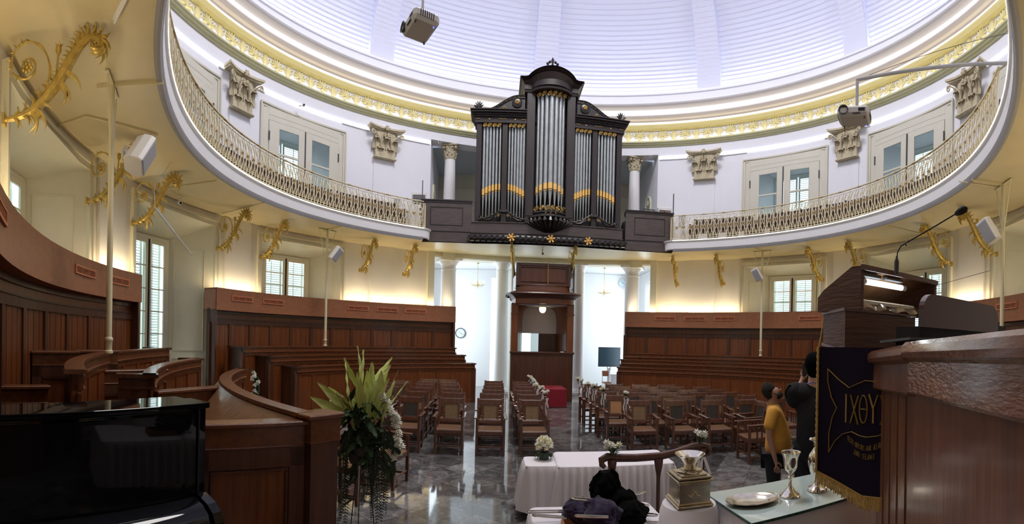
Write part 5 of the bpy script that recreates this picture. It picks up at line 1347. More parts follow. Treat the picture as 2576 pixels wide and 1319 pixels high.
# the tall arrangement on a thin-legged stand
def variegated():
    m = bpy.data.materials.new('variegated_leaf'); m.use_nodes = True; nt = m.node_tree; N, L = nt.nodes, nt.links; b = N['Principled BSDF']; b.inputs['Roughness'].default_value = .45
    at = N.new('ShaderNodeUVMap') if False else N.new('ShaderNodeAttribute'); at.attribute_name = 'leafuv'
    sp = N.new('ShaderNodeSeparateXYZ'); L.new(at.outputs['Vector'], sp.inputs[0])
    wv = N.new('ShaderNodeTexNoise'); wv.inputs['Scale'].default_value = 1.0; wv.inputs['Detail'].default_value = 5
    mp = N.new('ShaderNodeMapping'); mp.inputs['Scale'].default_value = (9, 2.2, 1); L.new(at.outputs['Vector'], mp.inputs[0]); L.new(mp.outputs[0], wv.inputs['Vector'])
    ab = N.new('ShaderNodeMath'); ab.operation = 'ABSOLUTE'; L.new(sp.outputs['X'], ab.inputs[0])
    ml = N.new('ShaderNodeMath'); ml.operation = 'MULTIPLY_ADD'; L.new(wv.outputs['Fac'], ml.inputs[0]); ml.inputs[1].default_value = 1.6; L.new(ab.outputs[0], ml.inputs[2])
    cr = N.new('ShaderNodeValToRGB'); e = cr.color_ramp.elements; e[0].position = .55; e[0].color = (.05, .12, .03, 1); e[1].position = .80; e[1].color = (.66, .74, .26, 1)
    L.new(ml.outputs[0], cr.inputs[0]); L.new(cr.outputs[0], b.inputs['Base Color']); MATS['variegated_leaf'] = m; return m
M_VAR = variegated()
def big_leaf(t, base, tip, w, bend, mt=None, name='broad_leaf', facing=None):
    base, tip = Vector(base), Vector(tip); d = tip - base; L = d.length; n = 14; k = 6
    side = Vector(facing) if facing else d.cross(Vector((0, 1, 0))); side = side.normalized(); nr = side.cross(d).normalized()
    rows = []; uv = []
    for i in range(n + 1):
        u = i / n; ww = w * (sin(pi * min(1, u ** .75)) ** .8 * (1 - .25 * u)) + .004; c = base + d * u + nr * (bend * sin(u * pi * .5) ** 2) + Vector((0, 0, -abs(bend) * .35 * u ** 3))
        row = []
        for j in range(k + 1):
            v = j / k * 2 - 1; row.append(c + side * (v * ww) + nr * (.35 * ww * v * v + .006 * sin(u * 22 + j))); uv.append((v, u * 1.0 + base.x * 3, 0))
        rows.append(row)
    m = MB(); m.sheet(rows, True); o = m.build(name, mt or M_VAR, t, recalc=False)
    a = o.data.attributes.new('leafuv', 'FLOAT_VECTOR', 'POINT'); a.data.foreach_set('vector', [c for q in uv for c in q])
    return o
PXc = Vector((-2.97, -4.05, 0)); ex = Vector((.965, .262, 0)); ey = Vector((-.262, .965, 0))   # across / away
t = thing('flower_arrangement', 'tall arrangement of yellow-green striped leaves, ferns and white chrysanthemums on a thin stand', 'flowers', (PXc.x, PXc.y, 0))
def PV(u, v, w=0.0): return PXc + ex * u + ey * w + Vector((0, 0, v))
RL = random.Random(8)
for (u, v, w, bu, bv, wd, bd, dy) in ((-.13, 1.93, .05, -.03, 1.45, .045, .05, 0), (-.05, 1.90, -.02, -.01, 1.40, .050, -.04, 0), (-.19, 1.82, 0, -.06, 1.50, .040, .03, 0), (.23, 1.87, .03, .06, 1.52, .035, .08, 0), (.24, 1.77, -.04, .02, 1.40, .055, .06, 0),
      (-.21, 1.76, -.06, -.12, 1.30, .075, -.02, 0), (.07, 1.77, -.07, .02, 1.20, .075, .02, 0), (.17, 1.70, -.08, .14, 1.28, .062, .03, 0), (.35, 1.70, 0, .17, 1.25, .050, .03, 0), (.45, 1.58, .02, .20, 1.22, .030, .04, 0), (.21, 1.49, -.14, .15, 1.05, .065, .04, 0),
      (-.47, 1.58, 0, -.13, 1.22, .052, .08, 0), (-.54, 1.43, -.05, -.15, 1.18, .060, .06, 0), (-.50, 1.31, -.07, -.18, 1.14, .058, .05, 0), (-.36, 1.52, .04, -.08, 1.25, .035, .06, 0), (-.02, 1.62, -.10, 0, 1.15, .07, .02, 0), (.10, 1.60, .02, .03, 1.2, .06, .05, 0), (-.28, 1.40, -.12, -.08, 1.05, .05, .05, 0)):
    big_leaf(t, PV(bu, bv, w * .3), PV(u, v, w), wd, bd, facing=(ex * cos(u * 37) + ey * .8 * sin(u * 37) + Vector((0, 0, .15))) if abs(u) < .33 else ex * .35 + Vector((0, 0, 1)))
for k in range(34):
    a = RL.uniform(0, 2 * pi); q = RL.uniform(.10, .30); u = q * cos(a); w = q * sin(a); v = RL.uniform(.78, 1.32)
    big_leaf(t, PV(u * .35, v + RL.uniform(-.02, .08), w * .35), PV(u * 1.15, v + RL.uniform(-.22, .12), w * 1.1 - .05), RL.uniform(.035, .065), RL.uniform(-.03, .06), M_LEAF, 'dark_leaf', facing=Vector((-sin(a), cos(a), RL.uniform(-.4, .4))))
for k in range(16):
    u = RL.uniform(-.30, .34); w = RL.uniform(-.12, .12); v = RL.uniform(1.38, 1.78) - abs(u) * .5; an = RL.uniform(-.9, .9)
    big_leaf(t, PV(u * .25, RL.uniform(1.02, 1.2), w * .3), PV(u, v, w), RL.uniform(.035, .065), RL.uniform(-.05, .09), facing=ex * cos(an) + ey * sin(an) + Vector((0, 0, .15)))
for k in range(46):
    a = RL.uniform(0, 2 * pi); q = RL.uniform(.05, .24); u = q * cos(a); w = q * sin(a) * .8 - .03; v = RL.uniform(.82, 1.36)
    big_leaf(t, PV(u, v, w), PV(u + RL.uniform(-.12, .12), v + RL.uniform(-.16, .18), w - RL.uniform(0, .10)), RL.uniform(.022, .045), RL.uniform(-.03, .04), M_LEAF if k % 3 else M_LEAF2, 'dark_leaf', facing=ex * cos(a * 3) + ey * sin(a * 3) + Vector((0, 0, RL.uniform(-.3, .3))))
m = MB(); m.ball(PV(0, 1.0, .03), .15, 10, (1, .8, 1.2)); m.build('foliage_core', M_LEAF2, t)
def fern(p0, p1, w, nm='fern_frond'):
    m = MB(); p0, p1 = Vector(p0), Vector(p1); n = 26; d = p1 - p0
    m.tube([p0, p0 + d * .5 + ex * .02, p1], [.004, .003, .001], 4)
    for i in range(2, n):
        u = i / n; c = p0 + d * u + ex * (.02 * sin(pi * u)); ww = w * sin(pi * min(1, u * .9 + .12)) + .005
        for s in (-1, 1): e = ex * (s * ww) + d.normalized() * ww * .8 + ey * RL.uniform(-.01, .01); m.tube([c, c + e * .6, c + e], [.003, .006, .001], 3, cap=False)
    m.build(nm, M_LEAF2, t)
for (u0, v0, u1, v1, w) in ((-.17, .95, -.21, .16, -.05), (-.19, .85, -.16, .05, -.1), (-.15, .8, -.25, .02, 0), (.16, .95, .20, .12, -.08), (.12, .85, .16, .02, -.1), (.20, .98, .22, .30, -.02), (.06, .80, .10, .18, -.1), (-.22, 1.0, -.25, .45, 0), (.22, 1.05, .33, .60, 0), (.25, 1.1, .34, .75, 0), (0, .8, .03, .35, -.1), (.18, .9, .25, .2, .03)): fern(PV(u0, v0, w), PV(u1, v1, w), .035)
for k in range(12): u = RL.uniform(-.26, .30); v = RL.uniform(.75, 1.15); fern(PV(u * .7, v, -.1), PV(u * 1.25, v - RL.uniform(.1, .3), -.16), .04)
for k in range(26):
    f = k / 25; u = .19 + .17 * sin(f * 2.2) + RL.uniform(-.035, .035); v = 1.42 - .60 * f + RL.uniform(-.02, .02)
    m = MB(); blossom(m, PV(u, v, -.06 + RL.uniform(-.05, .03)), .046 * RL.uniform(.85, 1.15), 18); m.build('chrysanthemum', M_PETAL, t)
for (u, v) in ((.10, 1.58), (.12, 1.54), (.09, 1.50), (-.29, 1.42), (-.33, 1.36), (-.22, 1.40), (.10, 1.42)):
    m = MB(); blossom(m, PV(u, v, -.03), .024, 12); m.build('small_blossom', M_PETAL, t)
m = MB(); m.lathe([(.02, .72), (.13, .74), (.15, .82), (.16, .92), (.14, .93)], (PXc.x, PXc.y, 0), 18); m.build('bowl', M_DGREY, t)
for k in range(3):
    a = 2 * pi * k / 3 + .6; m = MB(); m.cyl((PXc.x + .06 * cos(a), PXc.y + .06 * sin(a), .78), (PXc.x + .15 * cos(a), PXc.y + .15 * sin(a), .0), .006, n=6); m.build('leg', M_DGREY, t)

# ============================================================ white-clothed tables
M_CLOTH = mat('white_tablecloth', (.80, .76, .80), .8, sheen=.3, bump=.08, bscale=18)
M_GREEN = mat('pot_green', (.02, .045, .03), .4)
def rrect(x0, x1, y0, y1, r, n=6):
    out = []
    for cx, cy, a0 in ((x1 - r, y1 - r, 0), (x0 + r, y1 - r, 90), (x0 + r, y0 + r, 180), (x1 - r, y0 + r, 270)):
        for k in range(n + 1): a = radians(a0 + 90 * k / n); out.append(Vector((cx + r * cos(a), cy + r * sin(a), 0)))
    return out
def resample(loop, step):
    out = []
    for i in range(len(loop)):
        a, b = loop[i], loop[(i + 1) % len(loop)]; k = max(1, int((b - a).length / step))
        for j in range(k): out.append(a.lerp(b, j / k))
    return out
def cloth(par, loop, ztop, zbot, flare, amp, freq, mt, name='tablecloth', hem=0.0, thick=0):
    L = resample(loop, .012); n = len(L); c = sum(L, Vector()) / n; s = 0; acc = [0]
    for i in range(1, n): s += (L[i] - L[i - 1]).length; acc.append(s)
    tot = s + (L[0] - L[-1]).length; k = max(6, round(tot / freq)); rows = []; Z = 12
    rn = random.Random(int(ztop * 1000)); ph = [rn.uniform(.6, 1.4) for _ in range(k + 1)]
    for j in range(Z + 1):
        u = j / Z; row = []
        for i in range(n):
            p = L[i]; nr = (L[(i + 1) % n] - L[i - 1]); nr = Vector((nr.y, -nr.x, 0)).normalized()
            w = acc[i] / tot * k; f = cos(2 * pi * w) * ph[int(w) % k] + .25 * sin(2 * pi * w * 2.3 + 1)
            rnd = .012 * (1 - (1 - min(1, u * 8)) ** 2)
            off = flare * u + rnd + amp * f * min(1, u * 3) * (.5 + .5 * u)
            z = ztop - .006 - (ztop - zbot) * u + (hem * sin(2 * pi * w * .31 + 1) * u if hem else 0)
            row.append(Vector((p.x + nr.x * off, p.y + nr.y * off, z)))
        rows.append(row)
    m = MB(); vs = [p for r in rows for p in r]; fs = []
    for j in range(Z):
        for i in range(n): i2 = (i + 1) % n; fs.append((j * n + i, j * n + i2, (j + 1) * n + i2, (j + 1) * n + i))
    m.add(vs, fs, True)
    for r_, dz in ((1.0, -.006), (.985, 0)): pass
    rim = [Vector((c.x + (p.x - c.x) * .985, c.y + (p.y - c.y) * .985, ztop)) for p in L]; m.add(rows[0] + rim, [(i, (i + 1) % n, (i + 1) % n + n, i + n) for i in range(n)], True); m.add(rim, [tuple(range(n))])
    return m.build(name, mt, par)
def clothed_table(x0, x1, y0, y1, z, zbot, label, name='clothed_table', r=.06, rot=0, flare=.07, amp=.012, freq=.085, z0=0.0, legs=True, hem=.0, mt=None):
    cx, cy = (x0 + x1) / 2, (y0 + y1) / 2; t = thing(name, label, 'table', (cx, cy, z0), rot)
    lp = [Vector((cx, cy, 0)) + Matrix.Rotation(rot, 3, 'Z') @ (p - Vector((cx, cy, 0))) for p in rrect(x0, x1, y0, y1, r)]
    cl = cloth(None, lp, z, zbot, flare, amp, freq, mt or M_CLOTH)
    tag(cl, label.replace('table', 'tablecloth', 1) + ', the cloth itself', 'tablecloth')
    m = MB(); q = MB(); q.box((0, 0, z - .03), (x1 - x0 - .02, y1 - y0 - .02, .03)); m.join(q, T3(cx, cy, 0) @ rotz(rot)); m.build('tabletop', M_WOODD, t)
    for sx in (-1, 1):
        for sy in (-1, 1): m = MB(); q = MB(); q.box((sx * ((x1 - x0) / 2 - .08), sy * ((y1 - y0) / 2 - .08), (z - .03 + z0) / 2), (.04, .04, z - .04 - z0)); m.join(q, T3(cx, cy, 0) @ rotz(rot)); m.build('leg', M_WOODD, t)
    return t, cl
clothed_table(-.93, .44, -3.50, -2.80, .62, .04, 'long low table under a gathered white skirt in the hall', rot=radians(-3), hem=.02, amp=.042, freq=.085)
clothed_table(-1.30, -.94, -3.36, -2.92, .60, .10, 'small square table with draped white cloth beside the long table', hem=.03, freq=.11, amp=.016)
t = thing('potted_flowers', 'round pot of white and cream chrysanthemums on the small clothed table', 'flowers', (-1.06, -3.06, .60)); T = wm(t)
m = MB(); m.lathe([(.03, 0), (.055, .005), (.065, .04), (.07, .08), (.06, .085)], (-1.06, -3.06, .60), 16); m.build('pot', M_GREEN, t)
rq = random.Random(9)
for k in range(26):
    z = 1 - 1.35 * (k + .5) / 26; a = k * 2.4; s = sqrt(max(0, 1 - z * z)); p = T @ Vector((.085 * s * cos(a), .085 * s * sin(a), .165 + .10 * z)); m = MB(); blossom(m, p, .036, 14); m.build('blossom', M_PETALY if k % 3 else M_PETAL, t)
m = MB()
for k in range(14): a = rq.uniform(0, 6.3); m.tube([T @ Vector((.03 * cos(a), .03 * sin(a), .08)), T @ Vector((.09 * cos(a), .09 * sin(a), .07)), T @ Vector((.12 * cos(a), .12 * sin(a), .02))], [.006, .014, .002], 4, flat=.4)
m.build('leaves', M_LEAF, t)
# chancel platform edge the near furniture stands on
m = MB(); m.box((.2, -7.6, .19), (4.6, 4.1, .37)); m.box((-2.6, -7.6, .14), (1.4, 3.0, .27)); struct(m.build('floor_chancel', M_MARBLE))
ZC = .376
# curved hand rail
t = thing('curved_rail', 'curved dark wooden top rail on slim posts in front of the long white table', 'rail', (-.4, -5.13, ZC))
pts = [Vector(p) for p in ((-.822, -5.13, 1.065), (-.845, -5.12, 1.085), (-.845, -5.10, 1.115), (-.80, -5.09, 1.135), (-.72, -5.09, 1.125), (-.57, -5.10, 1.12), (-.37, -5.11, 1.125), (-.24, -5.10, 1.14), (-.08, -5.06, 1.165), (.02, -5.04, 1.165), (.075, -5.05, 1.15), (.09, -5.06, 1.115), (.065, -5.07, 1.09))]
m = MB(); m.tube(pts, [.020, .028, .034, .037, .037, .036, .036, .036, .036, .037, .035, .028, .019], 12, flat=.8); m.build('top_rail', M_WOODD, t)
for x, y, zt in ((-.76, -5.10, 1.12), (-.385, -5.11, 1.11), (.03, -5.05, 1.15)):
    m = MB(); m.lathe([(.018, 0), (.018, .05), (.013, .08), (.016, zt - ZC - .16), (.018, zt - ZC - .13), (.030, zt - ZC - .07), (.036, zt - ZC - .03), (.036, zt - ZC)], (x, y, ZC), 10, smooth=False); m.build('post', M_WOODD, t)
m = MB(); m.box((-.37, -5.10, ZC + .02), (.9, .12, .04), bev=.01); m.build('foot', M_WOODD, t)
for (x, y, z, lab, nb) in ((-.76, -5.12, 1.15, 'white daisies tied over the left post of the curved rail', 8), (.0, -5.06, 1.185, 'white daisies tied over the right post of the curved rail', 6)):
    t = thing('rail_posy', lab, 'flowers', (x, y, z)); bouquet_pos(t, (0, 0, -.02), nb, .060, .034, .075, leafy=True, rnd=random.Random(nb)); T = wm(t); m = MB()
    for dx, L in ((-.05, .16), (.06, .15), (-.01, .20)):
        rows = [[T @ Vector((dx * (.3 + j / 5) + sx * .013, -.04, -.10 - L * j / 5)) for sx in (-1, 1)] for j in range(6)]; m.sheet(rows, True)
    m.build('ribbon', M_RIB, t)

# silver box on a round clothed stand
M_SILV = mat('tarnished_silver', (.62, .56, .45), .22, metal=1.0, var=.25, vscale=14)
M_SILVB = mat('bright_silver', (.80, .74, .64), .12, metal=1.0)
sx, sy = -.60, -6.165
t = thing('round_stand', 'round stand under a pleated white cloth holding the silver box', 'stand', (sx, sy, ZC))
circ = [Vector((sx + .150 * cos(a), sy + .150 * sin(a), 0)) for a in [2 * pi * k / 48 for k in range(48)]]
cl = cloth(None, circ, 1.13, .62, .02, .007, .055, M_CLOTH); tag(cl, 'pleated white cloth over the round stand, below the silver box', 'tablecloth')
m = MB(); m.lathe([(0, 1.115), (.145, 1.115), (.145, 1.09), (0, 1.09)], (sx, sy, 0), 24); m.build('top', M_WOODD, t); m = MB(); m.cyl((sx, sy, ZC), (sx, sy, 1.10), .03, n=10); m.build('stem', M_WOODD, t); m = MB(); m.lathe([(.12, 0), (.12, .03), (.03, .06)], (sx, sy, ZC), 20); m.build('foot', M_WOODD, t)
t = thing('silver_box', 'square tarnished silver box with stepped lid on the round stand', 'box', (sx, sy, 1.136), radians(-3)); T = wm(t)
m = MB(); q = MB(); q.box((0, 0, .07), (.176, .176, .11)); m.join(q, T); m.build('body', M_SILV, t)
m = MB(); q = MB(); q.box((0, 0, .006), (.208, .208, .014), bev=.004); q.box((0, 0, .018), (.196, .196, .012), bev=.005); m.join(q, T); m.build('base_moulding', M_SILV, t)
m = MB(); q = MB(); q.box((0, 0, .128), (.190, .190, .010), bev=.004); q.box((0, 0, .138), (.206, .206, .012), bev=.004); q.box((0, 0, .153), (.192, .192, .014), bev=.004); q.box((0, 0, .163), (.150, .150, .008), bev=.003)
q.box((0, 0, .170), (.11, .11, .010), Matrix.Rotation(radians(45), 3, 'Z'), bev=.003); q.box((0, 0, .176), (.085, .085, .010), bev=.003); m.join(q, T); m.build('lid', M_SILV, t)
m = MB(); q = MB(); q.tube([(-.03, -.098, .06), (-.01, -.104, .07), (0, -.104, .085), (.01, -.104, .07), (.03, -.098, .06)], .004, 5); m.join(q, T); m.build('clasp', M_SILVB, t)
t = thing('silver_bowl', 'flared silver bowl standing on the lid of the silver box', 'bowl', (sx, sy, 1.318))
m = MB(); m.lathe([(0, 0), (.032, 0), (.034, .005), (.034, .028), (.040, .038), (.062, .062), (.083, .082), (.085, .085), (.082, .085), (.060, .066), (.036, .042), (.028, .034), (0, .032)], (sx, sy, 1.318), 40); m.build('bowl', M_SILVB, t)

# glass-topped table with communion ware
def glasstop():
    m = mat('white_back_painted_glass', (.50, .62, .60), .04, coat=.8, spec=.6); return m
M_GT = glasstop(); M_GE = mat('green_glass_edge', (.03, .11, .09), .15, coat=.6, var=.5, vscale=60)
gx0, gx1, gy0, gy1, gz = -.44, 1.05, -6.56, -6.05, 1.13
t = thing('glass_topped_table', 'table with pale glass top and green edge carrying silver vessels', 'table', ((gx0 + gx1) / 2, (gy0 + gy1) / 2, ZC))
m = MB(); m.box(((gx0 + gx1) / 2, (gy0 + gy1) / 2, gz - .001), (gx1 - gx0, gy1 - gy0, .002)); m.build('glass_surface', M_GT, t)
m = MB(); m.box(((gx0 + gx1) / 2, (gy0 + gy1) / 2, gz - .009), (gx1 - gx0 + .002, gy1 - gy0 + .002, .014), bev=.002); m.build('glass_edge', M_GE, t)
m = MB(); m.box(((gx0 + gx1) / 2, (gy0 + gy1) / 2, gz - .04), (gx1 - gx0 - .06, gy1 - gy0 - .06, .04)); m.build('tabletop', M_WOODD, t)
for a in (gx0 + .12, gx1 - .12):
    for b in (gy0 + .12, gy1 - .12): m = MB(); m.box((a, b, (gz + ZC) / 2 - .03), (.05, .05, gz - ZC - .06)); m.build('leg', M_WOODD, t)
cl = cloth(None, rrect(gx0 + .012, gx1 - .012, gy0 + .012, gy1 - .012, .02), gz - .02, ZC + .1, .03, .008, .045, M_CLOTH); tag(cl, 'gathered white skirt hanging below the green glass edge', 'tablecloth')
t = thing('silver_goblet', 'tall silver goblet on the glass-topped table', 'goblet', (-.03, -6.33, gz)); m = MB()
m.lathe([(0, 0), (.060, 0), (.062, .006), (.058, .012), (.050, .018), (.044, .026), (.036, .032), (.026, .040), (.012, .056), (.009, .070), (.009, .086), (.013, .089), (.009, .093), (.010, .105), (.017, .112), (.010, .119), (.009, .128), (.016, .138), (.030, .150), (.039, .170), (.041, .200), (.045, .225), (.056, .252), (.060, .257), (.055, .255), (.042, .225), (.037, .17), (.02, .148), (0, .145)], (-.03, -6.33, gz), 36); m.build('goblet', M_SILVB, t)
t = thing('silver_pitcher', 'silver pitcher half hidden behind the purple banner', 'pitcher', (.165, -6.345, gz)); m = MB()
m.lathe([(0, 0), (.060, 0), (.064, .008), (.060, .018), (.045, .026), (.030, .036), (.020, .052), (.018, .062), (.030, .085), (.048, .120), (.058, .160), (.060, .190), (.052, .220), (.034, .245), (.024, .262), (.023, .285), (.034, .310), (.040, .318), (.030, .315), (0, .28)], (.165, -6.345, gz), 32); m.build('body', M_SILVB, t)
m = MB(); m.tube([(.165 - .03, -6.345, gz + .312), (.165 - .055, -6.345, gz + .322), (.165 - .062, -6.345, gz + .315)], [.02, .014, .008], 8, flat=.6); m.build('spout', M_SILVB, t)
m = MB(); m.tube([(.165 + .03, -6.345, gz + .30), (.165 + .085, -6.345, gz + .32), (.165 + .10, -6.345, gz + .25), (.165 + .08, -6.345, gz + .17), (.165 + .055, -6.345, gz + .15)], .006, 6); m.build('handle', M_SILVB, t)
t = thing('silver_tray', 'oval silver tray lying on the glass-topped table', 'tray', (-.285, -6.315, gz), radians(-12)); T = wm(t); m = MB(); q = MB()
q.lathe([(0, .004), (.085, .004), (.100, .008), (.108, .014), (.118, .016), (.140, .022), (.150, .026), (.152, .022), (.140, .017), (.118, .011), (.105, .003), (.085, 0), (0, 0)], (0, 0, 0), 48, sc=(1, .66)); m.join(q, T); m.build('dish', M_SILV, t)
m = MB(); q = MB(); q.tube([(.148 * cos(a), .66 * .152 * sin(a), .026 - .002) if abs(a) > 9 else ((.152 + .016 * cos(a * 2)) * cos(a), .66 * (.152 + .016 * cos(a * 2)) * sin(a), .026) for a in [radians(-35 + 7 * k) for k in range(11)]], .005, 5); m.join(q, T); m.build('handle', M_SILVB, t)

# low table with the collection bags
clothed_table(-1.43, -.66, -6.75, -5.64, .975, .55, 'low table under a white cloth holding the collection bags', z0=ZC, r=.05, flare=.03)
M_BAGP = mat('purple_velvet', (.017, .007, .036), .9, sheen=.12, var=.5, vscale=25, bump=.5, bscale=35)
M_BAGB = mat('black_velvet', (.002, .002, .002), .95, spec=.08, bump=.4, bscale=35)
M_CHR = mat('chrome_wire', (.75, .72, .72), .18, metal=1.0)
from mathutils import noise as _nz
def bag(loc, sc, rz, mt, label, grp, seed):
    t = thing('collection_bag', label, 'bag', loc, rz, grp); T = wm(t); rn = random.Random(seed); m = MB(); N, K = 26, 44; rows = []
    for j in range(N + 1):
        v = j / N; row = []
        for i in range(K):
            a = 2 * pi * i / K; rr = sin(pi * min(1, .10 + v * .86)) ** .42 * (1 + .30 * _nz.noise(Vector((cos(a) * 1.6 + seed * 3, sin(a) * 1.6, v * 2.6))) + .14 * _nz.noise(Vector((cos(a) * 4 + seed, sin(a) * 4, v * 7)))); row.append(T @ Vector((cos(a) * rr * sc[0], sin(a) * rr * sc[1], sc[2] * (v ** .8) + .04 * _nz.noise(Vector((cos(a) * 1.5, sin(a) * 1.5, seed))) * v)))
        rows.append(row)
    n = K; m.add([p for r in rows for p in r], [(j * n + i, j * n + (i + 1) % n, (j + 1) * n + (i + 1) % n, (j + 1) * n + i) for j in range(N) for i in range(n)], True); m.add(rows[0], [tuple(range(n))]); m.add(rows[-1], [tuple(range(n))]); m.build('velvet_pouch', mt, t); return t
def loop(t, p, q, w, z):
    a, b = Vector(p), Vector(q); d = (b - a); s = Vector((-d.y, d.x, 0)).normalized() * w; pts = [a + s * .8, a.lerp(b, .5) + s, b + s * .9, b + d.normalized() * w * .9 + s * .4, b + d.normalized() * w * .9 - s * .4, b - s * .9, a.lerp(b, .5) - s, a - s * .8]
    m = MB(); m.tube(pts, .005, 6); m.build('wire_handle', M_CHR, t)
GBG = 'velvet collection bags'
t1 = bag((-1.155, -5.93, .98), (.105, .10, .13), .3, M_BAGP, 'dark purple velvet collection bag, leftmost of the pile', GBG, 1)
loop(t1, (-1.24, -5.87, 1.03), (-1.438, -5.885, 1.035), .016, 0); loop(t1, (-1.24, -5.94, 1.02), (-1.417, -5.92, 1.03), .014, 0)
t2 = bag((-1.06, -6.02, .98), (.105, .11, .15), 1.3, M_BAGP, 'dark purple velvet collection bag lying against the black ones', GBG, 2)
loop(t2, (-1.02, -5.99, 1.12), (-1.19, -5.92, 1.12), .018, 0); loop(t2, (-1.05, -6.14, 1.09), (-1.21, -6.10, 1.09), .012, 0)
t3 = bag((-.985, -5.80, .98), (.095, .09, .245), .8, M_BAGB, 'black velvet collection bag standing tallest in the pile', GBG, 3)
loop(t3, (-.93, -5.88, 1.10), (-.766, -5.87, 1.115), .010, 0)
t4 = bag((-.90, -5.87, .98), (.085, .09, .16), 2.0, M_BAGB, 'black velvet collection bag right of the tallest one', GBG, 4)
loop(t4, (-.86, -5.90, 1.05), (-.764, -5.92, 1.05), .018, 0); loop(t4, (-.85, -5.94, 1.02), (-.74, -6.0, 1.02), .018, 0)
t5 = bag((-.87, -5.99, .98), (.09, .10, .12), 2.6, M_BAGB, 'black velvet collection bag lowest at the front of the pile', GBG, 5)
loop(t5, (-.85, -6.02, 1.0), (-.735, -6.07, 1.0), .016, 0)
t = thing('wooden_tray', 'edge of a brown wooden tray under the purple bags', 'tray', (-1.14, -6.10, .976)); m = MB(); m.box((-1.14, -6.10, .985), (.26, .26, .014)); m.build('bottom', M_BAND, t)
m = MB()
for (x, y, w, d) in ((-1.27, -6.10, .012, .26), (-1.01, -6.10, .012, .26), (-1.14, -5.97, .26, .012), (-1.14, -6.23, .26, .012)): m.box((x, y, 1.0), (w, d, .045))
m.build('rim', M_BAND, t)
# ============================================================ piano
pc = Vector((-3.22, -6.35, .28)); pl = Vector((-3.56, -7.47, .28))
fx = (pl - pc).normalized(); nrm = Vector((-fx.y, fx.x, 0)) * 1.0      # fx runs left along the front; nrm points to the player
if nrm.dot(CAM - pc) < 0: nrm = -nrm
t = thing('upright_piano', 'glossy black upright piano, its high back panel and rounded fall board facing the room', 'piano', pc, 0)
def PB(m, x0, x1, y0, y1, z0, z1, bev=.003):
    M3 = Matrix((fx, nrm, Vector((0, 0, 1)))).transposed(); c = pc + fx * ((x0 + x1) / 2) + nrm * ((y0 + y1) / 2) + Vector((0, 0, (z0 + z1) / 2)); m.box(c, (x1 - x0, y1 - y0, z1 - z0), M3, bev=bev)
PH = 1.33
m = MB(); PB(m, .02, 1.42, -.33, -.03, .05, PH - .03); m.build('cabinet', M_PIANO, t)
m = MB(); PB(m, -.02, 1.46, -.35, .025, PH - .03, PH - .006, .006); m.build('lid', M_PIANO, t)
m = MB(); PB(m, -.02, 1.46, -.18, .027, PH - .005, PH + .003, .002); m.build('front_lid_flap', M_PIANO, t)
m = MB(); PB(m, .06, 1.38, -.02, .005, .80, PH - .05, .004); m.build('upper_panel', M_PIANO, t)
for x0 in (0, 1.39): m = MB(); PB(m, x0, x0 + .05, -.33, .015, .05, PH - .03, .006); m.build('side_panel', M_PIANO, t)
def PP2(x, y, z): return pc + fx * x + nrm * y + Vector((0, 0, z))
m = MB(); cv = [(.0, .80), (.04, .795), (.10, .775), (.15, .74), (.175, .69), (.18, .65), (.17, .61)]
m.sheet([[PP2(.07, y, z), PP2(1.35, y, z)] for y, z in cv]); m.sheet([[PP2(.07, y - .02, z - .01), PP2(1.35, y - .02, z - .01)] for y, z in cv]); m.build('fall_board', M_PIANO, t)
for x0 in (.0, 1.36):
    m = MB(); a = [PP2(x0, y, z) for y, z in [(-.05, .82), (.02, .815)] + [(y + .02, z + .01) for y, z in cv[1:]] + [(.23, .60), (.23, .50), (-.05, .50)]]; b = [v + fx * .06 for v in a]; n = len(a)
    m.add(a + b, [tuple(range(n)), tuple(range(n, 2 * n))[::-1]] + [(i, i + n, (i + 1) % n + n, (i + 1) % n) for i in range(n)]); m.build('key_cheek', M_PIANO, t)
m = MB(); PB(m, 0, 1.44, -.05, .25, .47, .57, .006); m.build('key_bed', M_PIANO, t)
m = MB(); PB(m, .06, 1.38, -.03, -.01, .08, .42, .004); m.build('lower_panel', M_PIANO, t)
m = MB(); PB(m, 0, 1.44, -.33, .02, 0, .06, .004); m.build('base', M_PIANO, t)
for x0 in (.01, 1.37): m = MB(); PB(m, x0, x0 + .06, .14, .20, 0, .42, .006); m.build('leg', M_PIANO, t)

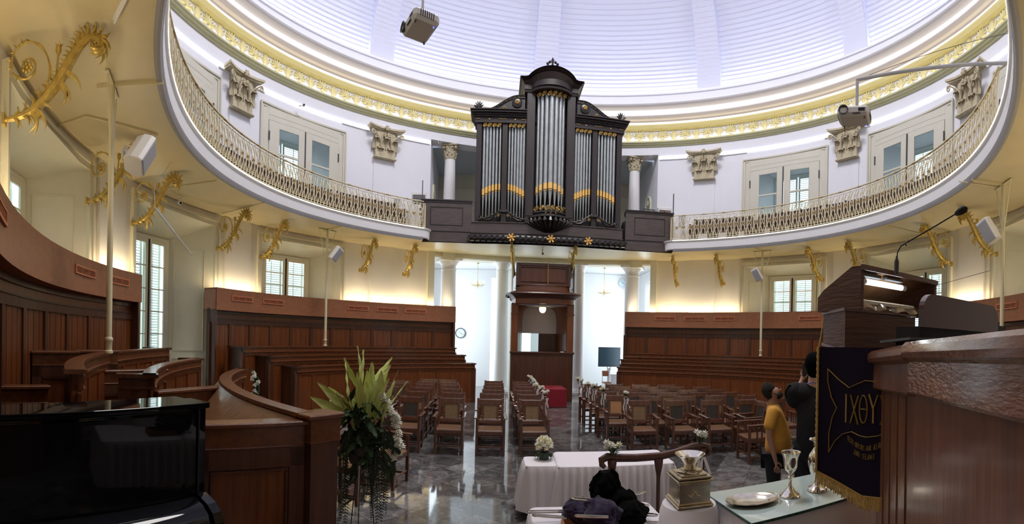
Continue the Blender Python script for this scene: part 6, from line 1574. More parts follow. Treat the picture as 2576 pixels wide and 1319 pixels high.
# ============================================================ pulpit and lectern
M_PULP = wood('pulpit_mahogany', (.21, .074, .032), (.12, .042, .020), .28, .35, vs=4)
M_PULPH = mat('worn_varnish_rail', (.28, .115, .058), .18, col2=(.15, .058, .030), coat=.8, vscale=3.5, stretch=(1.4, 1.4, 5), bump=.25, bscale=26)
M_LECT = mat('lectern_dark_wood', (.125, .045, .027), .5, col2=(.070, .026, .017), coat=.0, vscale=5, stretch=(.5, .5, 4), bump=.3, bscale=22)
M_LECTR = mat('lectern_edge_wood', (.15, .048, .025), .3, col2=(.09, .03, .016), coat=.4, vscale=8)
pA, pB, pC = Vector((-.373, -7.313, 0)), Vector((-.66, -7.705, 0)), Vector((-1.06, -8.262, 0))
t = thing('pulpit', 'large mahogany pulpit side with heavy varnished moulded top rail, filling the right foreground', 'pulpit', (-.2, -7.7, ZC))
def slab(m, a, b, za0, za1, zb0, zb1, out, thick):
    """upright board from a to b; z ranges at both ends; out = offset towards the camera"""
    d = (b - a).normalized(); n = Vector((-d.y, d.x, 0));  n = n if n.dot(CAM - a) > 0 else -n
    vs = []
    for p, z0, z1 in ((a, za0, za1), (b, zb0, zb1)):
        for o in (out, out - thick):
            for z in (z0, z1): q = p + n * o; vs.append((q.x, q.y, z))
    m.add(vs, [(0, 1, 5, 4), (2, 6, 7, 3), (0, 2, 3, 1), (4, 5, 7, 6), (1, 3, 7, 5), (0, 4, 6, 2)])
m = MB(); slab(m, pA, pB, .376, 1.90, .376, 1.90, 0, .05)
for k in range(1, 5):
    q = pA.lerp(pB, k / 5); e = pA.lerp(pB, k / 5 + .012); slab(m, q, e, .376, 1.88, .376, 1.88, .004, .01)
m.build('boarded_panel', M_PULP, t)
m = MB(); slab(m, pB, pC, .376, 1.90, .376, 1.90, .004, .05); m.build('plain_panel', M_PULP, t)
def rail(m, a, b, ta, tb):
    d = (b - a).normalized(); n = Vector((-d.y, d.x, 0)); n = n if n.dot(CAM - a) > 0 else -n
    prf = [(.0, -.145), (.022, -.142), (.026, -.135), (.024, -.055), (.030, -.048), (.040, -.044), (.044, -.030), (.042, -.012), (.032, -.002), (.015, .0), (-.10, .0), (-.10, -.145)]
    rows = [[Vector((p.x, p.y, 0)) + n * o + Vector((0, 0, T_ + z)) for o, z in prf] for p, T_ in ((a, ta), (b, tb))]
    m.sheet(rows, False); m.add(rows[0], [tuple(range(12))]); m.add(rows[1], [tuple(range(12))[::-1]])
m = MB(); rail(m, pA + (pA - pB).normalized() * .015, pB, 1.992, 2.016); m.build('top_rail', M_PULP, t)
m = MB(); rail(m, pB, pC, 2.022, 2.036); m.build('worn_top_rail', M_PULPH, t)
# far sides of the pulpit
m = MB(); m.box((.53, -6.86, 1.12), (.70, .05, 1.48)); m.box((.86, -7.5, 1.12), (.05, 1.3, 1.48)); m.build('far_panels', M_PULP, t)
m = MB(); m.box((.2, -7.75, .95), (1.2, 1.0, .06)); m.build('floor_board', M_WOODD, t)
t = thing('black_folder', 'thin black folder lying on the inner ledge of the pulpit rail', 'folder', (-.45, -7.5, 2.02))
m = MB(); a = [Vector((-.452, -7.385, 2.022)), Vector((-.556, -7.60, 2.030)), Vector((-.40, -7.62, 2.032)), Vector((-.30, -7.40, 2.025))]; m.add(a + [v + Vector((0, 0, .008)) for v in a], [(0, 1, 2, 3), (4, 5, 6, 7), (0, 1, 5, 4), (1, 2, 6, 5), (2, 3, 7, 6), (3, 0, 4, 7)]); m.build('cover', M_DGREY, t)
m = MB(); m.box((-.20, -7.50, 1.99), (.34, .22, .03)); m.build('ledge', M_LECT, t)

t = thing('lectern', 'dark wooden lectern box with an open lamp-lit hood above the purple banner', 'lectern', (-.15, -7.0, 1.2))
L_, C_, R_, B_2 = Vector((-.262, -6.865, 0)), Vector((-.367, -7.119, 0)), Vector((.065, -7.149, 0)), Vector((.17, -6.90, 0))
def prism4(m, pts, z0s, z1s):
    n = len(pts); m.add([Vector((p.x, p.y, z)) for p, z in zip(pts, z0s)] + [Vector((p.x, p.y, z)) for p, z in zip(pts, z1s)], [tuple(range(n))[::-1], tuple(range(n, 2 * n))] + [(i, (i + 1) % n, (i + 1) % n + n, i + n) for i in range(n)])
m = MB(); prism4(m, [L_, C_, R_, B_2], [2.02, 1.99, 1.96, 2.0], [2.155, 2.155, 2.15, 2.15]); m.build('desk_box', M_LECT, t)
ctr = (L_ + C_ + R_ + B_2) / 4; ex_ = [ctr + (p - ctr) * 1.035 for p in (L_, C_, R_, B_2)]
m = MB(); prism4(m, ex_, [2.155] * 4, [2.167, 2.167, 2.162, 2.162]); m.build('desk_edge', M_LECTR, t)
m = MB(); prism4(m, ex_, [2.013, 1.981, 1.951, 1.99], [2.026, 1.995, 1.965, 2.004]); m.build('lower_moulding', M_LECTR, t)
in_ = [ctr + (p - ctr) * .93 for p in (L_, C_, R_, B_2)]
m = MB(); m.box((.03, -7.12, 1.2), (.22, .14, 1.62)); m.build('pedestal', M_LECT, t)
# hood: two side cheeks, roof, back; open towards the speaker (-y)
x0h, x1h, yf, yb = -.305, .247, -7.145, -6.872
def cheek(m, x):
    pr = [(yf, 2.165), (yf, 2.345), (yf + .055, 2.348), (yb - .04, 2.262), (yb, 2.23), (yb, 2.165)]; k = len(pr)
    m.add([Vector((x - .009, y, z)) for y, z in pr] + [Vector((x + .009, y, z)) for y, z in pr], [tuple(range(k)), tuple(range(k, 2 * k))[::-1]] + [(i, i + k, (i + 1) % k + k, (i + 1) % k) for i in range(k)])
m = MB(); cheek(m, x0h + .009); m.build('hood_cheek', M_LECT, t)
m = MB(); cheek(m, x1h - .009); m.build('hood_cheek', M_LECT, t)
m = MB(); pts = [(yf, 2.335), (yf + .055, 2.338), (yb - .04, 2.252), (yb - .01, 2.225), (yb - .01, 2.165)]
m.sheet([[Vector((x0h + .009, y, z)), Vector((x1h - .009, y, z))] for y, z in pts], False); m.sheet([[Vector((x0h + .009, y, z + .012)), Vector((x1h - .009, y, z + .012))] for y, z in pts[:4]] + [[Vector((x0h + .009, yb, 2.165)), Vector((x1h - .009, yb, 2.165))]], False)
m.add([Vector((x0h, yf, 2.328)), Vector((x1h, yf, 2.328)), Vector((x1h, yf, 2.350)), Vector((x0h, yf, 2.350))], [(0, 1, 2, 3)]); m.build('hood_roof', mat('hood_inner_wood', (.24, .12, .05), .4, col2=(.15, .07, .03), coat=.3, vscale=5, stretch=(4, .5, .5)), t)
m = MB(); m.box(((x0h + x1h) / 2, yf - .004, 2.340), (x1h - x0h, .012, .022)); m.build('hood_lip', M_LECTR, t)
t = thing('tube_lamp', 'short fluorescent tube lamp glowing inside the lectern hood', 'lamp', (-.1, yf + .05, 2.31))
m = MB(); m.cyl((-.235, yf + .045, 2.292), (.02, yf + .045, 2.292), .0125, n=14); m.build('tube', mat('fluorescent_tube', (1, 1, 1), .3, emit=(.86, .95, 1.0), es=14), t)
for x in (-.245, .03): m = MB(); m.cyl((x - .012, yf + .045, 2.292), (x + .012, yf + .045, 2.292), .013, n=12); m.build('end_cap', M_WHITEP, t)
m = MB(); m.box((-.20, yf + .05, 2.321), (.13, .03, .018), bev=.003); m.box((-.04, yf + .05, 2.322), (.12, .03, .014), bev=.003); m.build('ballast', M_DGREY, t)
m = MB(); m.tube([(-.245, yf + .045, 2.30), (-.262, yf + .05, 2.322), (-.225, yf + .05, 2.33)], [.012, .010, .006], 8); m.build('holder', M_DGREY, t)
t = thing('open_book', 'open book under a clear plastic cover inside the lectern hood', 'book', (-.05, yf + .06, 2.17))
m = MB(); N = 16; rows = []
for j, (yy, zz) in enumerate(((yf + .00, 2.170), (yf + .03, 2.205), (yf + .15, 2.222))): rows.append([Vector((-.285 + .40 * i / N, yy + .004 * sin(i * 2.1), zz + .006 * sin(i * 1.3 + j) - (.010 if j == 1 and abs(i - 8) < 2 else 0))) for i in range(N + 1)])
m.sheet(rows, False); m.build('plastic_cover', mat('crinkled_clear_plastic', (.20, .14, .10), .08, coat=1.0, spec=.8), t)
m = MB(); m.box((-.09, yf + .08, 2.200), (.36, .12, .02), bev=.004); m.build('pages', mat('paper_pages', (.75, .68, .55), .7), t)
# rounded board (folded lid) between lectern and pulpit rail
t = thing('reading_board', 'upright dark red-brown board with rounded corners behind the pulpit rail', 'board', (-.2, -7.56, 2.0))
m = MB(); xa, xb, za, zb = -.452, .09, 2.075, 2.188; pr = []
for cx, cz, a0 in ((xb - .06, zb - .06, 0), (xa + .055, zb - .055, 90)):
    for k in range(7): a = radians(a0 + 15 * k); r = .06 if a0 == 0 else .055; pr.append((cx + r * cos(a), cz + r * sin(a)))
pr += [(xa, za), (xb, za)]
m.prism([(x, z) for x, z in pr], .022, T3(0, -7.565, 0)); m.build('board', mat('red_brown_board', (.060, .013, .011), .3, coat=.4, var=.15, vscale=8), t)
m = MB(); m.box((-.18, -7.50, 2.035), (.52, .10, .085)); m.box((.2, -7.45, 2.06), (.35, .05, .12)); m.box((-.36, -7.55, 1.99), (.03, .03, .1)); m.box((.0, -7.55, 1.99), (.03, .03, .1)); m.build('bracket', M_DARK, t)
# banner
M_BAN = mat('purple_banner_cloth', (.009, .004, .015), .9, spec=.2)
M_BGOLD = mat('gold_embroidery', (.36, .21, .04), .6)
M_FRINGE = mat('gold_fringe', (.52, .33, .09), .6, var=.3, vscale=80)
bx = -.400; by = lambda u: -7.215 - u     # u to the right in the picture (towards the camera)
t = thing('purple_banner', 'dark purple fringed banner with a gold fish outline and Greek letters hanging from the lectern', 'banner', (bx, -7.215, 2.0))
def BP(u, z, o=0.0): return Vector((bx - .004 * sin(u * 14) - o, by(u), z))
UC, HW, top, sidez, tip = .05, .27, 2.005, 1.478, 1.438
edge = lambda v: tip + (sidez - tip) * abs(v)
m = MB(); N = 20; rows = []
for j in range(9): rows.append([BP(UC + HW * (i / N * 2 - 1), top + (edge(i / N * 2 - 1) - top) * j / 8) for i in range(N + 1)])
m.sheet(rows, True); rows = [[v + Vector((.006, 0, 0)) for v in r] for r in rows]; m.sheet(rows, True); m.build('cloth', M_BAN, t)
def gl(m, pts, r=.0022): m.tube([BP(u, z, .004) for u, z in pts], r, 5, flat=.5)
m = MB()
gl(m, [(-.159, 1.915), (-.157, 1.863), (-.134, 1.80), (-.102, 1.76), (-.127, 1.72), (-.145, 1.653), (-.145, 1.575)], .0032)
gl(m, [(-.159, 1.915), (-.093, 1.875), (-.031, 1.847), (.008, 1.862), (.058, 1.880), (.101, 1.880), (.15, 1.865), (.20, 1.835), (.25, 1.79), (.27, 1.765)], .0032)
gl(m, [(-.145, 1.575), (-.11, 1.626), (-.065, 1.661), (-.012, 1.678), (.034, 1.669), (.071, 1.669), (.129, 1.682), (.19, 1.71), (.24, 1.745), (.27, 1.765)], .0032)
m.build('fish_outline', M_BGOLD, t)
def stroke(m, segs, cx, cz, w, h, r=.0042):
    for s in segs: m.tube([BP(cx + x * w, cz + z * h, .004) for x, z in s], r, 5, flat=.5)
LET = {'I': [[(0, -1), (0, 1)]], 'X': [[(-1, -1), (1, 1)], [(-1, 1), (1, -1)]], 'Y': [[(0, -1), (0, 0), (-1, 1)], [(0, 0), (1, 1)]], 'O': [[(cos(a) * 1, sin(a)) for a in [2 * pi * k / 14 for k in range(15)]]], 'S': [[(1, .7), (.3, 1), (-.8, .8), (-.8, .3), (.8, -.25), (.8, -.8), (-.3, -1), (-1, -.7)]],
       'Z': [[(1, 1), (-1, 1), (.3, 0), (-1, -1), (1, -1)]], 'E': [[(1, 1), (-1, 1), (-1, -1), (1, -1)], [(-1, 0), (.7, 0)]], 'U': [[(-1, 1), (-1, -.5), (0, -1), (1, -.5), (1, 1)]], 'K': [[(-1, -1), (-1, 1)], [(1, 1), (-1, -.1), (1, -1)]], 'R': [[(-1, -1), (-1, 1), (.6, 1), (1, .5), (.5, 0), (-1, 0)], [(0, 0), (1, -1)]],
       'T': [[(0, -1), (0, 1)], [(-1, 1), (1, 1)]], 'A': [[(-1, -1), (0, 1), (1, -1)], [(-.5, -.3), (.5, -.3)]], 'N': [[(-1, -1), (-1, 1), (1, -1), (1, 1)]], 'L': [[(-1, 1), (-1, -1), (1, -1)]], 'M': [[(-1, -1), (-1, 1), (0, -.2), (1, 1), (1, -1)]], 'H': [[(-1, -1), (-1, 1)], [(1, -1), (1, 1)], [(-1, 0), (1, 0)]], 'J': [[(1, 1), (1, -.5), (0, -1), (-1, -.6)]], 'B': [[(-1, -1), (-1, 1), (.6, 1), (.9, .5), (.5, 0), (-1, 0)], [(.5, 0), (1, -.5), (.6, -1), (-1, -1)]]}
m = MB()
stroke(m, LET['I'], -.047, 1.765, .0, .056); stroke(m, LET['X'], .002, 1.765, .022, .055); stroke(m, LET['O'], .052, 1.772, .021, .053); stroke(m, [[(-.9, 0), (.9, 0)]], .052, 1.772, .015, .056); stroke(m, LET['Y'], .104, 1.778, .023, .053); stroke(m, LET['Z'], .158, 1.778, .020, .053)
m.build('greek_letters', M_BGOLD, t)
m = MB(); s1 = 'YESUS KRISTUS ANAK ALLAH'
for i, ch in enumerate(s1):
    v = i / (len(s1) - 1); u = -.032 + .172 * v
    if ch in LET: stroke(m, LET[ch], u, 1.650 - .024 * sin(pi * v), .0030, .0095, .0012)
s2 = 'JURU SELAMAT'
for i, ch in enumerate(s2):
    v = i / (len(s2) - 1); u = .005 + .105 * v
    if ch in LET: stroke(m, LET[ch], u, 1.603 - .008 * sin(pi * v), .0034, .0092, .0012)
m.build('small_lettering', M_BGOLD, t)
m = MB(); rf = random.Random(4)
for i in range(130):
    v = i / 129 * 2 - 1; u = UC + HW * v; z0 = edge(v); m.tube([BP(u, z0 + .004, .002), BP(u + rf.uniform(-.002, .002), z0 - .02, .004), BP(u + rf.uniform(-.004, .004), z0 - rf.uniform(.036, .048), .003)], .0021, 4, cap=False)
m.build('fringe', M_FRINGE, t)
m = MB(); m.tube([BP(UC - HW, top - .53 * k / 40, .002 + .001 * (k % 2)) for k in range(41)], [.0055 + .002 * (k % 2) for k in range(41)], 5); m.tube([BP(UC - HW, 2.005), Vector((bx + .02, by(-.23), 2.05)), Vector((bx + .05, by(-.25), 2.13))], .003, 5); m.build('side_cord', M_FRINGE, t)
m = MB(); m.tube([BP(UC + HW * v, edge(v) + .006, .003) for v in [-1 + 2 * k / 16 for k in range(17)]], .003, 5); m.build('braid', M_BGOLD, t)
# gooseneck microphone
t = thing('gooseneck_microphone', 'black gooseneck microphone with foam head rising from the lectern hood', 'microphone', (-.105, -7.18, 2.34))
m = MB(); m.lathe([(.010, .0), (.011, .035), (.011, .055), (.006, .068), (.004, .08)], (-.105, -7.17, 2.335), 12); m.build('base', M_DGREY, t)
m = MB(); m.tube([(-.105, -7.17, 2.40), (-.106, -7.175, 2.43), (-.108, -7.195, 2.455), (-.113, -7.24, 2.468), (-.134, -7.39, 2.505), (-.154, -7.52, 2.540)], .0028, 6); m.build('neck', M_DARK, t)
m = MB(); m.tube([(-.150, -7.505, 2.536), (-.154, -7.525, 2.541), (-.158, -7.55, 2.547), (-.160, -7.56, 2.549)], [.008, .0145, .0145, .006], 12); m.build('foam_head', M_DARK, t)

# ============================================================ people
def skinned(name, joints, edges, mt, parent, T, root=0, sub=2, extra=None):
    me = bpy.data.meshes.new(name); me.from_pydata([tuple(T @ Vector(j[0])) for j in joints], edges, []); me.update(); me.materials.append(mt)
    o = bpy.data.objects.new(name, me); COL.objects.link(o); o.parent = parent; o.matrix_parent_inverse = wm(parent).inverted()
    md = o.modifiers.new('skin', 'SKIN'); md.use_smooth_shade = True; md.branch_smoothing = .4
    for i, j in enumerate(joints):
        r = j[1]; sv = me.skin_vertices[0].data[i]; sv.radius = r if isinstance(r, tuple) else (r, r); sv.use_root = (i == root)
    s = o.modifiers.new('sub', 'SUBSURF'); s.levels = s.render_levels = sub
    return o
M_SKIN = mat('skin_tan', (.40, .215, .14), .5, var=.08, vscale=10)
M_SKIN2 = mat('skin_light_tan', (.50, .29, .20), .5)
M_MUST = mat('mustard_polo_cloth', (.62, .31, .05), .85, var=.12, vscale=9, bump=.25, bscale=14)
M_BLKC = mat('black_cloth', (.006, .006, .007), .9, bump=.2, bscale=14)
M_TROU = mat('dark_trousers', (.010, .011, .016), .85)
M_HAIRG = mat('grey_black_hair', (.032, .029, .027), .9, spec=.1, var=.7, vscale=60, bump=.8, bscale=90)
M_HAIRB = mat('black_short_hair', (.003, .003, .003), .9, spec=.08, bump=.8, bscale=90)
M_MASK = mat('black_face_mask', (.012, .012, .013), .8)
def hand(J, E, w, d, side, palm_n, up, curl=.6, L=.085):
    """append a palm and five fingers to a joint list; w index of the wrist joint, d finger direction, side: thumb side"""
    W_ = Vector(J[w][0]); d, side, pn = Vector(d).normalized(), Vector(side).normalized(), Vector(palm_n).normalized()
    k = len(J); J.append((W_ + d * .045, (.024, .016))); E.append((w, k)); J.append((W_ + d * .082, (.026, .013))); E.append((k, k + 1)); pm = k + 1
    for q, (o, ln) in enumerate(((.026, .068), (.009, .078), (-.009, .072), (-.026, .056))):
        b = W_ + d * .088 + side * o; a1 = (d + pn * curl * .35).normalized(); a2 = (d + pn * curl * .9).normalized(); a3 = (d + pn * curl * 1.5).normalized(); n = len(J)
        J += [(b, .0085), (b + a1 * ln * .4, .0082), (b + a1 * ln * .4 + a2 * ln * .33, .0075), (b + a1 * ln * .4 + a2 * ln * .33 + a3 * ln * .27, .0062)]; E += [(pm, n), (n, n + 1), (n + 1, n + 2), (n + 2, n + 3)]
    n = len(J); b = W_ + d * .03 + side * .026; J += [(b, .011), (b + (d * .7 + side * .6).normalized() * .035, .0095), (b + (d * .95 + side * .45 + pn * .2).normalized() * .062, .008)]; E += [(k, n), (n, n + 1), (n + 1, n + 2)]
def person_base(T, t, H, skin, armL, armR, headc, headdir, look, feet=((.02, .10), (.02, -.10)), shoulder=.175, belly=.0):
    s = H / 1.62
    J = []; E = []
    def a(p, r, c=None):
        J.append((Vector(p) * s if True else p, tuple(x * s for x in r) if isinstance(r, tuple) else r * s)); 
        if c is not None: E.append((c, len(J) - 1))
        return len(J) - 1
    pel = a((0, 0, .82), (.125, .10)); sp = a((.015 + belly * .5, 0, 1.0), (.12, .11), pel); ch = a((0, 0, 1.20), (.135, .10), sp); nb = a((-.015, 0, 1.335), (.07, .06), ch)
    nk = a(headc[0], (.052, .052), nb); h1 = a(headc[1], (.062, .068), nk); h2 = a(headc[2], (.074, .086), h1); h3 = a(headc[3], (.055, .06), h2)
    nose = a(headc[4], (.014, .013), h2)
    for sy in (1, -1): a((headc[2][0] - .01, sy * .078, headc[2][2] - .005), (.010, .022), h2)
    for sy, arm in ((1, armL), (-1, armR)):
        sh = a((-.01, sy * shoulder, 1.295), (.052, .05), ch); el = a(arm[0], (.038, .036), sh); fo = a((Vector(arm[0]) * .55 + Vector(arm[1]) * .45), (.036, .033), el); wr = a(arm[1], (.025, .022), fo)
        J2 = len(J); hand(J, E, wr, arm[2], arm[3], arm[4], None, arm[5])
    for sy, f in ((1, feet[0]), (-1, feet[1])):
        hp = a((.0, sy * .085, .78), (.085, .08), pel); kn = a((.01 + f[0] * .5, f[1] * .95, .44), (.055, .052), hp); an = a((f[0] - .02, f[1], .085), (.038, .036), kn); a((f[0] + .12, f[1], .045), (.040, .028), an)
    return skinned('body', J, E, skin, t, T)
def cloth_skin(name, pts, edges, mt, t, T, s, sub=2): return skinned(name, [(Vector(p) * s, tuple(x * s for x in r) if isinstance(r, tuple) else r * s) for p, r in pts], edges, mt, t, T, 0, sub)
# man in mustard, in profile, looking up
loc = Vector((1.33, -4.22, 0)); rz = radians(-36); s = 1.0
t = thing('person', 'man in a mustard polo shirt, dark trousers and black mask, head tilted back looking up', 'person', loc, rz); T = wm(t)
person_base(T, t, 1.62, M_SKIN, ((-.05, .20, 1.04), (.0, .215, .80), (.15, 0, -1), (1, 0, .1), (0, -1, 0), .5), ((-.045, -.205, 1.03), (.03, -.22, .77), (.18, 0, -1), (1, 0, .15), (0, 1, 0), .6),
            ((-.015, 0, 1.38), (.0, 0, 1.43), (-.012, 0, 1.487), (-.045, 0, 1.525), (.083, 0, 1.522)), None, None, belly=.05)
cloth_skin('polo_shirt', [((.01, 0, .74), (.160, .150)), ((.075, 0, .93), (.190, .175)), ((.035, 0, 1.10), (.165, .155)), ((-.01, 0, 1.265), (.145, .14)), ((-.015, 0, 1.355), (.068, .068)), ((-.01, .165, 1.295), (.082, .082)), ((-.04, .20, 1.16), (.062, .065)), ((-.055, .205, 1.10), (.064, .068)), ((-.01, -.165, 1.295), (.082, .082)), ((-.04, -.20, 1.16), (.070, .072)), ((-.055, -.205, 1.09), (.070, .074))], [(0, 1), (1, 2), (2, 3), (3, 4), (3, 5), (5, 6), (6, 7), (3, 8), (8, 9), (9, 10)], M_MUST, t, T, s)
cloth_skin('trousers', [((0, 0, .80), (.135, .12)), ((0, .085, .74), (.105, .095)), ((.015, .095, .44), (.078, .075)), ((0, .10, .11), (.066, .06)), ((0, -.085, .74), (.105, .095)), ((.015, -.095, .44), (.078, .075)), ((0, -.10, .11), (.066, .06))], [(0, 1), (1, 2), (2, 3), (0, 4), (4, 5), (5, 6)], M_TROU, t, T, s)
m = MB(); m.ball(T @ Vector((-.060, 0, 1.500)), 1, 12, (.083, .084, .104), T.to_3x3() @ Matrix.Rotation(radians(-25), 3, 'Y')); hr = m.build('hair', M_HAIRG, t)
m = MB(); m.ball(T @ Vector((.054, 0, 1.452)), 1, 10, (.052, .056, .042), T.to_3x3() @ Matrix.Rotation(radians(-38), 3, 'Y')); m.tube([T @ Vector((.05, sy * .055, 1.465)) for sy in (-1,)] + [T @ Vector((-.015, -.082, 1.487))], .003, 4); m.build('face_mask', M_MASK, t)
for sy in (-1, 1): m = MB(); m.ball(T @ Vector((.052, sy * .034, 1.537)), .010, 6); m.build('eye', M_DARK, t)
m = MB(); m.tube([T @ Vector(p) for p in ((-.065, -.05, 1.355), (-.07, 0, 1.365), (-.05, .05, 1.35), (.02, .06, 1.325), (.055, .0, 1.30), (.02, -.06, 1.325), (-.05, -.055, 1.35))], .014, 6, flat=.6); m.build('collar', M_MUST, t)
for sy in (-1, 1): m = MB(); m.ball(T @ Vector((.06, sy * .10, .04)), 1, 8, (.13, .05, .04), T.to_3x3()); m.build('shoe', M_DARK, t)
# man in black, seen from behind, phone at his face
loc = Vector((1.52, -4.69, 0)); rz = radians(47)
t = thing('person', 'tall man in black seen from behind beside the purple banner, phone at his face', 'person', loc, rz); T = wm(t); s = 1.93 / 1.62
person_base(T, t, 1.93, M_SKIN2, ((.03, .235, 1.16), (.135, .125, 1.36), (.15, -.15, 1), (0, -1, .1), (-.3, -.8, 0), .5), ((.10, -.27, 1.18), (.16, -.10, 1.38), (.1, .3, 1), (0, 1, 0), (-.3, .8, 0), .6),
            ((-.01, 0, 1.40), (.005, 0, 1.45), (.0, 0, 1.525), (-.012, 0, 1.58), (.085, 0, 1.52)), None, None, shoulder=.185)
cloth_skin('t_shirt', [((0, 0, .64), (.165, .165)), ((0, 0, .90), (.165, .165)), ((0, 0, 1.12), (.165, .165)), ((-.01, 0, 1.26), (.15, .17)), ((-.015, 0, 1.345), (.060, .065)), ((-.01, .175, 1.29), (.085, .085)), ((.01, .215, 1.21), (.062, .065)), ((-.01, -.175, 1.30), (.085, .085)), ((.03, -.22, 1.22), (.062, .065))], [(0, 1), (1, 2), (2, 3), (3, 4), (3, 5), (5, 6), (3, 7), (7, 8)], M_BLKC, t, T, s)
cloth_skin('trousers', [((0, 0, .80), (.115, .135)), ((0, .085, .74), (.095, .095)), ((.015, .095, .44), (.072, .072)), ((0, .10, .11), (.060, .058)), ((0, -.085, .74), (.095, .095)), ((.015, -.095, .44), (.072, .072)), ((0, -.10, .11), (.060, .058))], [(0, 1), (1, 2), (2, 3), (0, 4), (4, 5), (5, 6)], M_TROU, t, T, s)
for sy, el in ((1, (.03, .235, 1.16)), (-1, (.10, -.27, 1.18))):
    a_, b_ = Vector((-.014, sy * .10, 1.285)), Vector(el); m = MB(); m.tube([T @ (a_ * s), T @ ((a_ * .75 + b_ * .25) * s), T @ ((a_ * .45 + b_ * .55) * s), T @ ((a_ * .14 + b_ * .86) * s)], [.094 * s, .094 * s, .084 * s, .074 * s], 14); m.ball(T @ (Vector((-.012, sy * .165, 1.275)) * s), .092 * s, 10); m.ball(T @ (Vector((-.012, sy * .09, 1.265)) * s), 1, 10, (.098 * s, .13 * s, .098 * s), T.to_3x3()); m.build('sleeve', M_BLKC, t)
m = MB(); m.ball(T @ (Vector((-.024, 0, 1.545)) * s), 1, 12, (.096 * s, .086 * s, .102 * s), T.to_3x3()); m.ball(T @ (Vector((-.046, 0, 1.478)) * s), 1, 8, (.050 * s, .064 * s, .070 * s), T.to_3x3()); m.build('hair', M_HAIRB, t)
m = MB(); m.tube([T @ (Vector(p) * s) for p in ((-.085, -.03, 1.36), (-.088, .0, 1.372), (-.08, .04, 1.36), (-.03, .07, 1.352), (.03, .06, 1.32), (.07, .02, 1.22))], .009, 6, flat=.5); m.tube([T @ (Vector(p) * s) for p in ((-.085, -.03, 1.36), (-.03, -.07, 1.352), (.03, -.06, 1.32))], .009, 6, flat=.5); m.build('lanyard', mat('blue_lanyard', (.02, .05, .30), .6), t)
for sy in (-1, 1): m = MB(); m.ball(T @ (Vector((.06, sy * .10, .04)) * s), 1, 8, (.15, .06, .05), T.to_3x3()); m.build('shoe', M_DARK, t)
ph = thing('mobile_phone', 'dark mobile phone held against the tall man\'s face', 'phone', T @ (Vector((.125, .085, 1.475)) * s)); m = MB(); m.box(T @ (Vector((.125, .088, 1.478)) * s), (.012, .075, .155), T.to_3x3() @ Matrix.Rotation(radians(-15), 3, 'Y') @ Matrix.Rotation(radians(25), 3, 'Z'), bev=.004); m.build('case', M_DGREY, ph)

# ============================================================ things hung from above
def projector(loc, aim, label, sc=1.0):
    t = thing('projector', label, 'projector', loc, 0, 'ceiling projectors'); t.rotation_euler = (Vector(aim) - Vector(loc)).to_track_quat('-Y', 'Z').to_euler(); T = wm(t) @ Matrix.Scale(sc, 4)
    M_P = MATS.get('projector_shell') or mat('projector_shell', (.50, .48, .45), .45)
    m = MB(); q = MB(); q.box((0, 0, 0), (.34, .27, .11), bev=.03); m.join(q, T); m.build('shell', M_P, t)
    m = MB(); q = MB(); q.lathe([(.0, -.02), (.040, -.02), (.046, -.005), (.052, .012), (.044, .012), (.036, -.008), (0, -.010)], (-.10, -.14, .0), 20, Matrix.Rotation(pi / 2, 3, 'X')); m.join(q, T); m.build('lens', M_DGREY, t)
    m = MB(); q = MB(); q.box((.09, -.133, .0), (.07, .008, .035)); m.join(q, T); m.build('front_window', M_DARK, t)
    for (cx_, cy_, w_, d_) in [(k * .014, -.133, .007, .008) for k in range(6)] + [(sx_ * .168, -.07 + k * .022, .008, .009) for k in range(7) for sx_ in (-1, 1)]:
        m = MB(); q = MB(); q.box((cx_, cy_, -.038 if d_ == .008 else 0), (w_, d_, .016 if d_ == .008 else .06)); m.join(q, T); m.build('vent_slot', M_DARK, t)
    m = MB(); q = MB(); q.ball((.12, .09, -.058), .008, 5); m.join(q, T); m.build('status_light', mat('blue_light', (.1, .1, .9), .3, emit=(.1, .15, 1), es=3) if 'blue_light' not in MATS else MATS['blue_light'], t)
    for (fx_, fy_) in ((-.12, .10), (.12, -.1)): m = MB(); q = MB(); q.cyl((fx_, fy_, -.055), (fx_, fy_, -.075), .010, n=8); m.join(q, T); m.build('foot', M_DGREY, t)
    return t, T
def hung(t, T, pts, r, nm='mounting_pole', mt=None): m = MB(); m.tube(pts, r, 8); m.build(nm, mt or M_GREYP, t)
t, T = projector((-2.66, -3.04, 5.80), (-5.6, -5.0, 6.05), 'grey projector hanging from a pole at top centre-left, against the dome', 1.25)
hung(t, T, [(-2.64, -3.02, 5.86), (-2.64, -3.02, 6.9), (-2.64, -3.02, 10.5), (-2.64, -3.02, 14.9)], .016)
m = MB(); m.box((-2.64, -3.02, 5.875), (.14, .14, .02)); m.build('mounting_plate', M_GREYP, t)
t, T = projector((2.57, -4.19, 5.10), (-.2, -6.3, 5.15), 'grey projector on an angled bracket arm in front of the right gallery', 1.25)
hung(t, T, [(2.60, -4.20, 5.15), (2.60, -4.20, 5.60)], .022); hung(t, T, [(2.59, -4.19, 5.60), (3.83, -5.86, 5.90)], .024, 'bracket_arm')
m = MB(); m.tube([(2.60, -4.2, 5.60), (3.83, -5.86, 6.32)], .004, 4); m.build('stay_wire', M_DGREY, t)
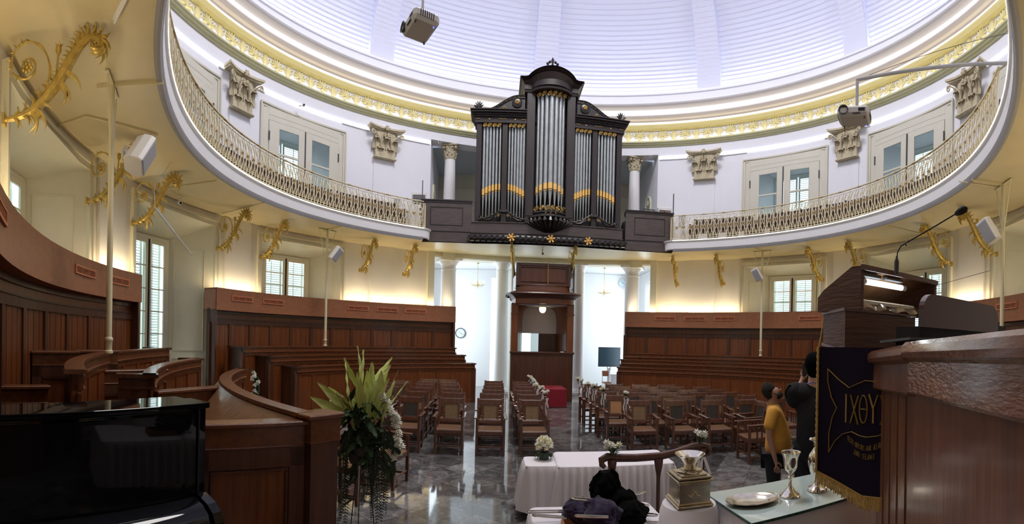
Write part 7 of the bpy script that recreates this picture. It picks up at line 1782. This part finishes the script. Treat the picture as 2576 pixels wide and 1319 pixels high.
def cctv(loc, aim, label, base):
    t = thing('security_camera', label, 'camera', loc, 0, 'small white security cameras'); d = (Vector(aim) - Vector(loc)).normalized(); L = Vector(loc)
    m = MB(); m.tube([L - d * .08, L - d * .06, L + d * .05, L + d * .07], [.02, .042, .045, .04], 12); m.build('housing', M_WHITEP, t)
    m = MB(); m.tube([L + d * .068, L + d * .076], [.028, .024], 12); m.build('lens', M_DARK, t)
    m = MB(); m.cyl(L - d * .02, Vector(base), .015, n=8); m.lathe([(0, .01), (.035, .01), (.035, -.01), (0, -.01)], base, 12); m.build('mount', M_WHITEP, t)
cctv((-8.30, -.64, 4.98), (-4, -3, 3), 'white security camera under the soffit near the tall cream door, left', (-8.34, -.60, 5.13))
cctv((8.30, -.56, 4.95), (4, -3, 3), 'white security camera under the soffit near the right-hand door', (8.34, -.52, 5.13))
cctv((-7.40, 3.86, 8.92), (-3, -3, 6), 'white security camera on the gallery wall above the left double door', (-7.56, 3.94, 8.97))
cctv((-3.85, 7.55, 9.05), (-1, -3, 6), 'white security camera under the lintel left of the organ', (-3.9, 7.7, 9.17))
cctv((3.83, 7.55, 9.05), (1, -3, 6), 'white security camera under the lintel right of the organ', (3.86, 7.7, 9.17))
cctv((-.16, 7.0, 5.05), (0, 0, 2), 'white security camera under the soffit just above the booth', (-.16, 7.05, 5.16))
# batten light under the gallery, top left corner
t = thing('batten_light', 'white batten light fitting on the soffit in the top left corner', 'lamp', (-4.93, -5.52, 5.12)); a, b = Vector((-5.08, -5.46, 5.13)), Vector((-4.35, -5.77, 5.13))
m = MB(); m.bar(a, b, .05, .06, .008); m.build('housing', M_WHITEP, t); m = MB(); m.cyl(a + Vector((.0, 0, -.045)), b + Vector((0, 0, -.045)), .013, n=8); m.build('tube', M_WHITEP, t)
# grey hanging rod beside the gilt bracket
t = thing('hanging_rod', 'grey telescopic rod slanting down from the left gilt bracket', 'rod', (-6.4, -3.43, 3.9)); p0, p1 = Vector((-6.42, -3.43, 3.93)), Vector((-5.66, -3.46, 3.13))
m = MB(); m.cyl(p0, p0.lerp(p1, .55), .016, .015, 8); m.tube([p0, Vector((-6.75, -3.1, 4.4)), Vector((-7.2, -2.2, 5.16))], .004, 4); m.build('upper_tube', M_GREYP, t); m = MB(); m.cyl(p0.lerp(p1, .55), p1, .010, .008, 8); m.build('lower_tube', M_GREYP, t); m = MB(); m.tube([p0.lerp(p1, .55), p0.lerp(p1, .55) + Vector((0, 0, -.32))], .003, 4); m.build('pull_cord', M_WHITEP, t)
t = thing('cable', 'thin dark cable stretched across the right wall behind the lectern hood', 'cable', (8.2, -2.5, 3.75)); m = MB(); m.tube([(7.75, -3.50, 3.88), (8.0, -2.6, 3.80), (8.30, -1.50, 3.70)], .007, 5); m.tube([(7.75, -3.5, 3.88), (7.77, -3.5, 4.5), (7.8, -3.5, 5.16)], .004, 4); m.build('wire', M_DGREY, t)
# soffit conduits
m = MB()
for pts in ([(-7.6, -4.6, 5.15), (-6.9, -4.4, 5.15), (-6.6, -3.2, 5.15)], [(-8.5, -1.2, 5.16), (-7.1, -.9, 5.16)], [(-8.4, 1.2, 5.16), (-7.0, .9, 5.16)], [(7.1, -.9, 5.16), (8.5, -1.2, 5.16)], [(6.2, -4.6, 5.16), (5.5, -4.0, 5.16)]): m.tube(pts, .012, 5)
struct(m.build('trim_soffit_conduit', M_SOFFIT))
